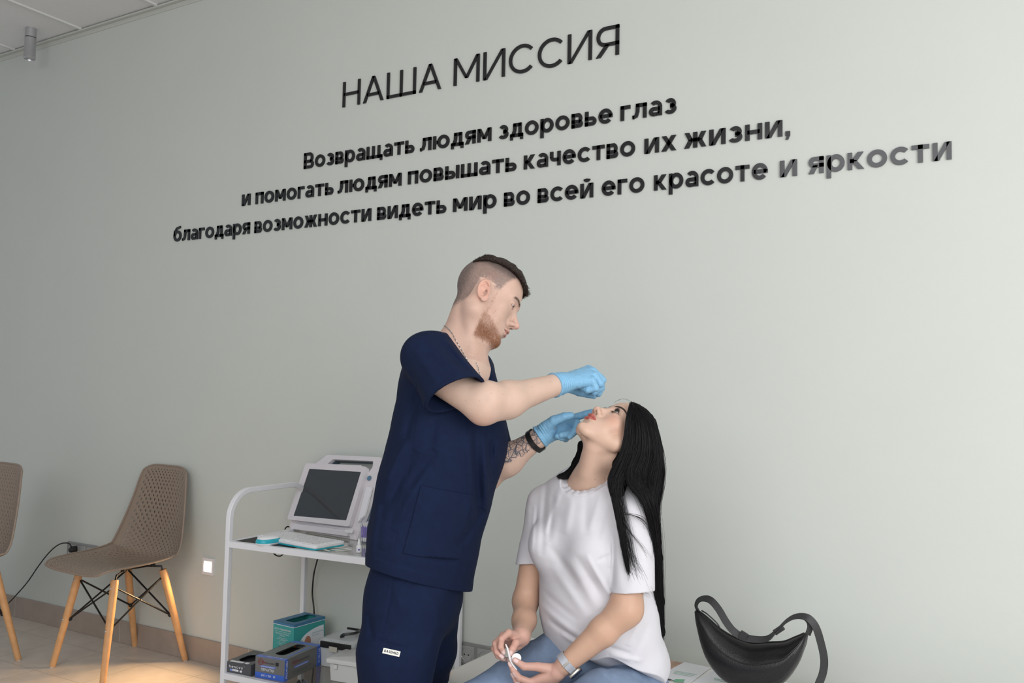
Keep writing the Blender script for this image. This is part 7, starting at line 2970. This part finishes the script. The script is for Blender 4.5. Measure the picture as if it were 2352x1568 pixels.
# ---------------- smart watch on the left wrist
axw = wL - eL; axw /= np.linalg.norm(axw)
bw = J(1303, 1521, 2.246)
e1 = np.cross(axw, FWD); e1 /= np.linalg.norm(e1)
if e1 @ UPV > 0:
    e1 = -e1                                 # points down-right in the picture
e2 = np.cross(axw, e1)
if e2 @ FWD > 0:
    e2 = -e2                                 # towards the viewer
m_band = mat('silver_grey_band', (0.42, 0.43, 0.47), rough=.5, metal=.2)
m_case = mat('champagne_metal', (0.62, 0.58, 0.52), rough=.25, metal=.9)
rings = []
for i in range(44):
    a = 2 * PI * i / 44
    dirn = e1 * math.cos(a) + e2 * math.sin(a)
    c = bw + dirn * .0272
    rings.append([Vector(c + axw * .0095 * sx + dirn * (.0024 if k else 0)) for sx, k in ((-1, 0), (-1, 1), (1, 1), (1, 0))])
rings.append(rings[0])
mb = MB(); mb.loft(rings, True, False); band_o = mb.build('watch_band', m_band, woman, smooth=True)
mb = MB()
for t_k in range(-7, 8):
    a0 = math.radians(40 + t_k * 5)
    dirn = e1 * math.cos(a0) + e2 * math.sin(a0)
    c = bw + dirn * .0298
    mb.tube([c - axw * .0085, c + axw * .0085], .0005, 5)
mb.build('band_ribs', m_band, band_o, smooth=True)
ca = math.radians(22)
dc = e1 * math.cos(ca) + e2 * math.sin(ca)
tc_ = -e1 * math.sin(ca) + e2 * math.cos(ca)
Mw = frame_matrix(bw + dc * .0285, axw, tc_, np.cross(axw, tc_))
if np.cross(axw, tc_) @ dc < 0:
    Mw = frame_matrix(bw + dc * .0285, -axw, tc_, np.cross(-axw, tc_))
mb = MB(); mb.prism(rrect(-.0175, -.0205, .0175, .0205, .008, 6), 0, .0075, mtx=Mw); mb.build('watch_case', m_case, band_o, bevel=.002)
mb = MB(); mb.prism(rrect(-.0158, -.0188, .0158, .0188, .007, 6), .0072, .0098, mtx=Mw); mb.build('watch_glass', mat('navy_glass', (0.006, 0.010, 0.035), rough=.06, spec=.8), band_o, bevel=.0015)
ct = e1 * math.cos(math.radians(105)) + e2 * math.sin(math.radians(105))
Mk = frame_matrix(bw + ct * .0295, axw, np.cross(ct, axw), ct)
mb = MB(); mb.box((-.0105, -.003, -.001), (.0105, .003, .0022), mtx=Mk); mb.build('band_clasp', m_case, band_o, bevel=.0006)

# ---------------- folded cotton pad held between the fingers
cpd = empty('cotton_pad', J(1168, 1505, 2.262), 'folded white cotton pad pinched between the seated woman\'s fingers', 'cotton pad')
path = spline([J(1161, 1479, 2.258), J(1166, 1492, 2.254), J(1169, 1504, 2.250), J(1172, 1516, 2.247), J(1179, 1529, 2.244), (J(1187, 1539, 2.243))], 6)
rings = []
n_ = len(path)
for i, p in enumerate(path):
    t = i / (n_ - 1)
    T = (path[min(i + 1, n_ - 1)] - path[max(i - 1, 0)]).normalized()
    wd = Vector(FWD) - T * T.dot(Vector(FWD)); wd.normalize()
    sd = T.cross(wd)
    hw_, ht = .004 + .016 * math.sin(PI * min(max(t, .03), .97)), .0012 + .0016 * math.sin(PI * min(max(t, .02), .98))
    ring = []
    for k in range(12):
        a = 2 * PI * k / 12
        ring.append(p + wd * (hw_ * math.cos(a) + hw_ * .9) + sd * ht * math.sin(a) * (1.4 if math.cos(a) < -.5 else 1))
    rings.append(ring)
mb = MB(); mb.loft(rings); mb.build('pad_fold', m_cot, cpd, smooth='all')
mb = MB(); mb.ball((0, 0, 0), (.013, .0125, .0022), 20, 8, mtx=frame_matrix(J(1186, 1511, 2.262), np.array([.8, .5, .1]) / np.linalg.norm([.8, .5, .1]), np.cross(np.array([.5, -.8, .35]) / np.linalg.norm([.5, -.8, .35]), np.array([.8, .5, .1]) / np.linalg.norm([.8, .5, .1])), np.array([.5, -.8, .35]) / np.linalg.norm([.5, -.8, .35])))
mb.build('pad_disc', m_cot, cpd, smooth='all')
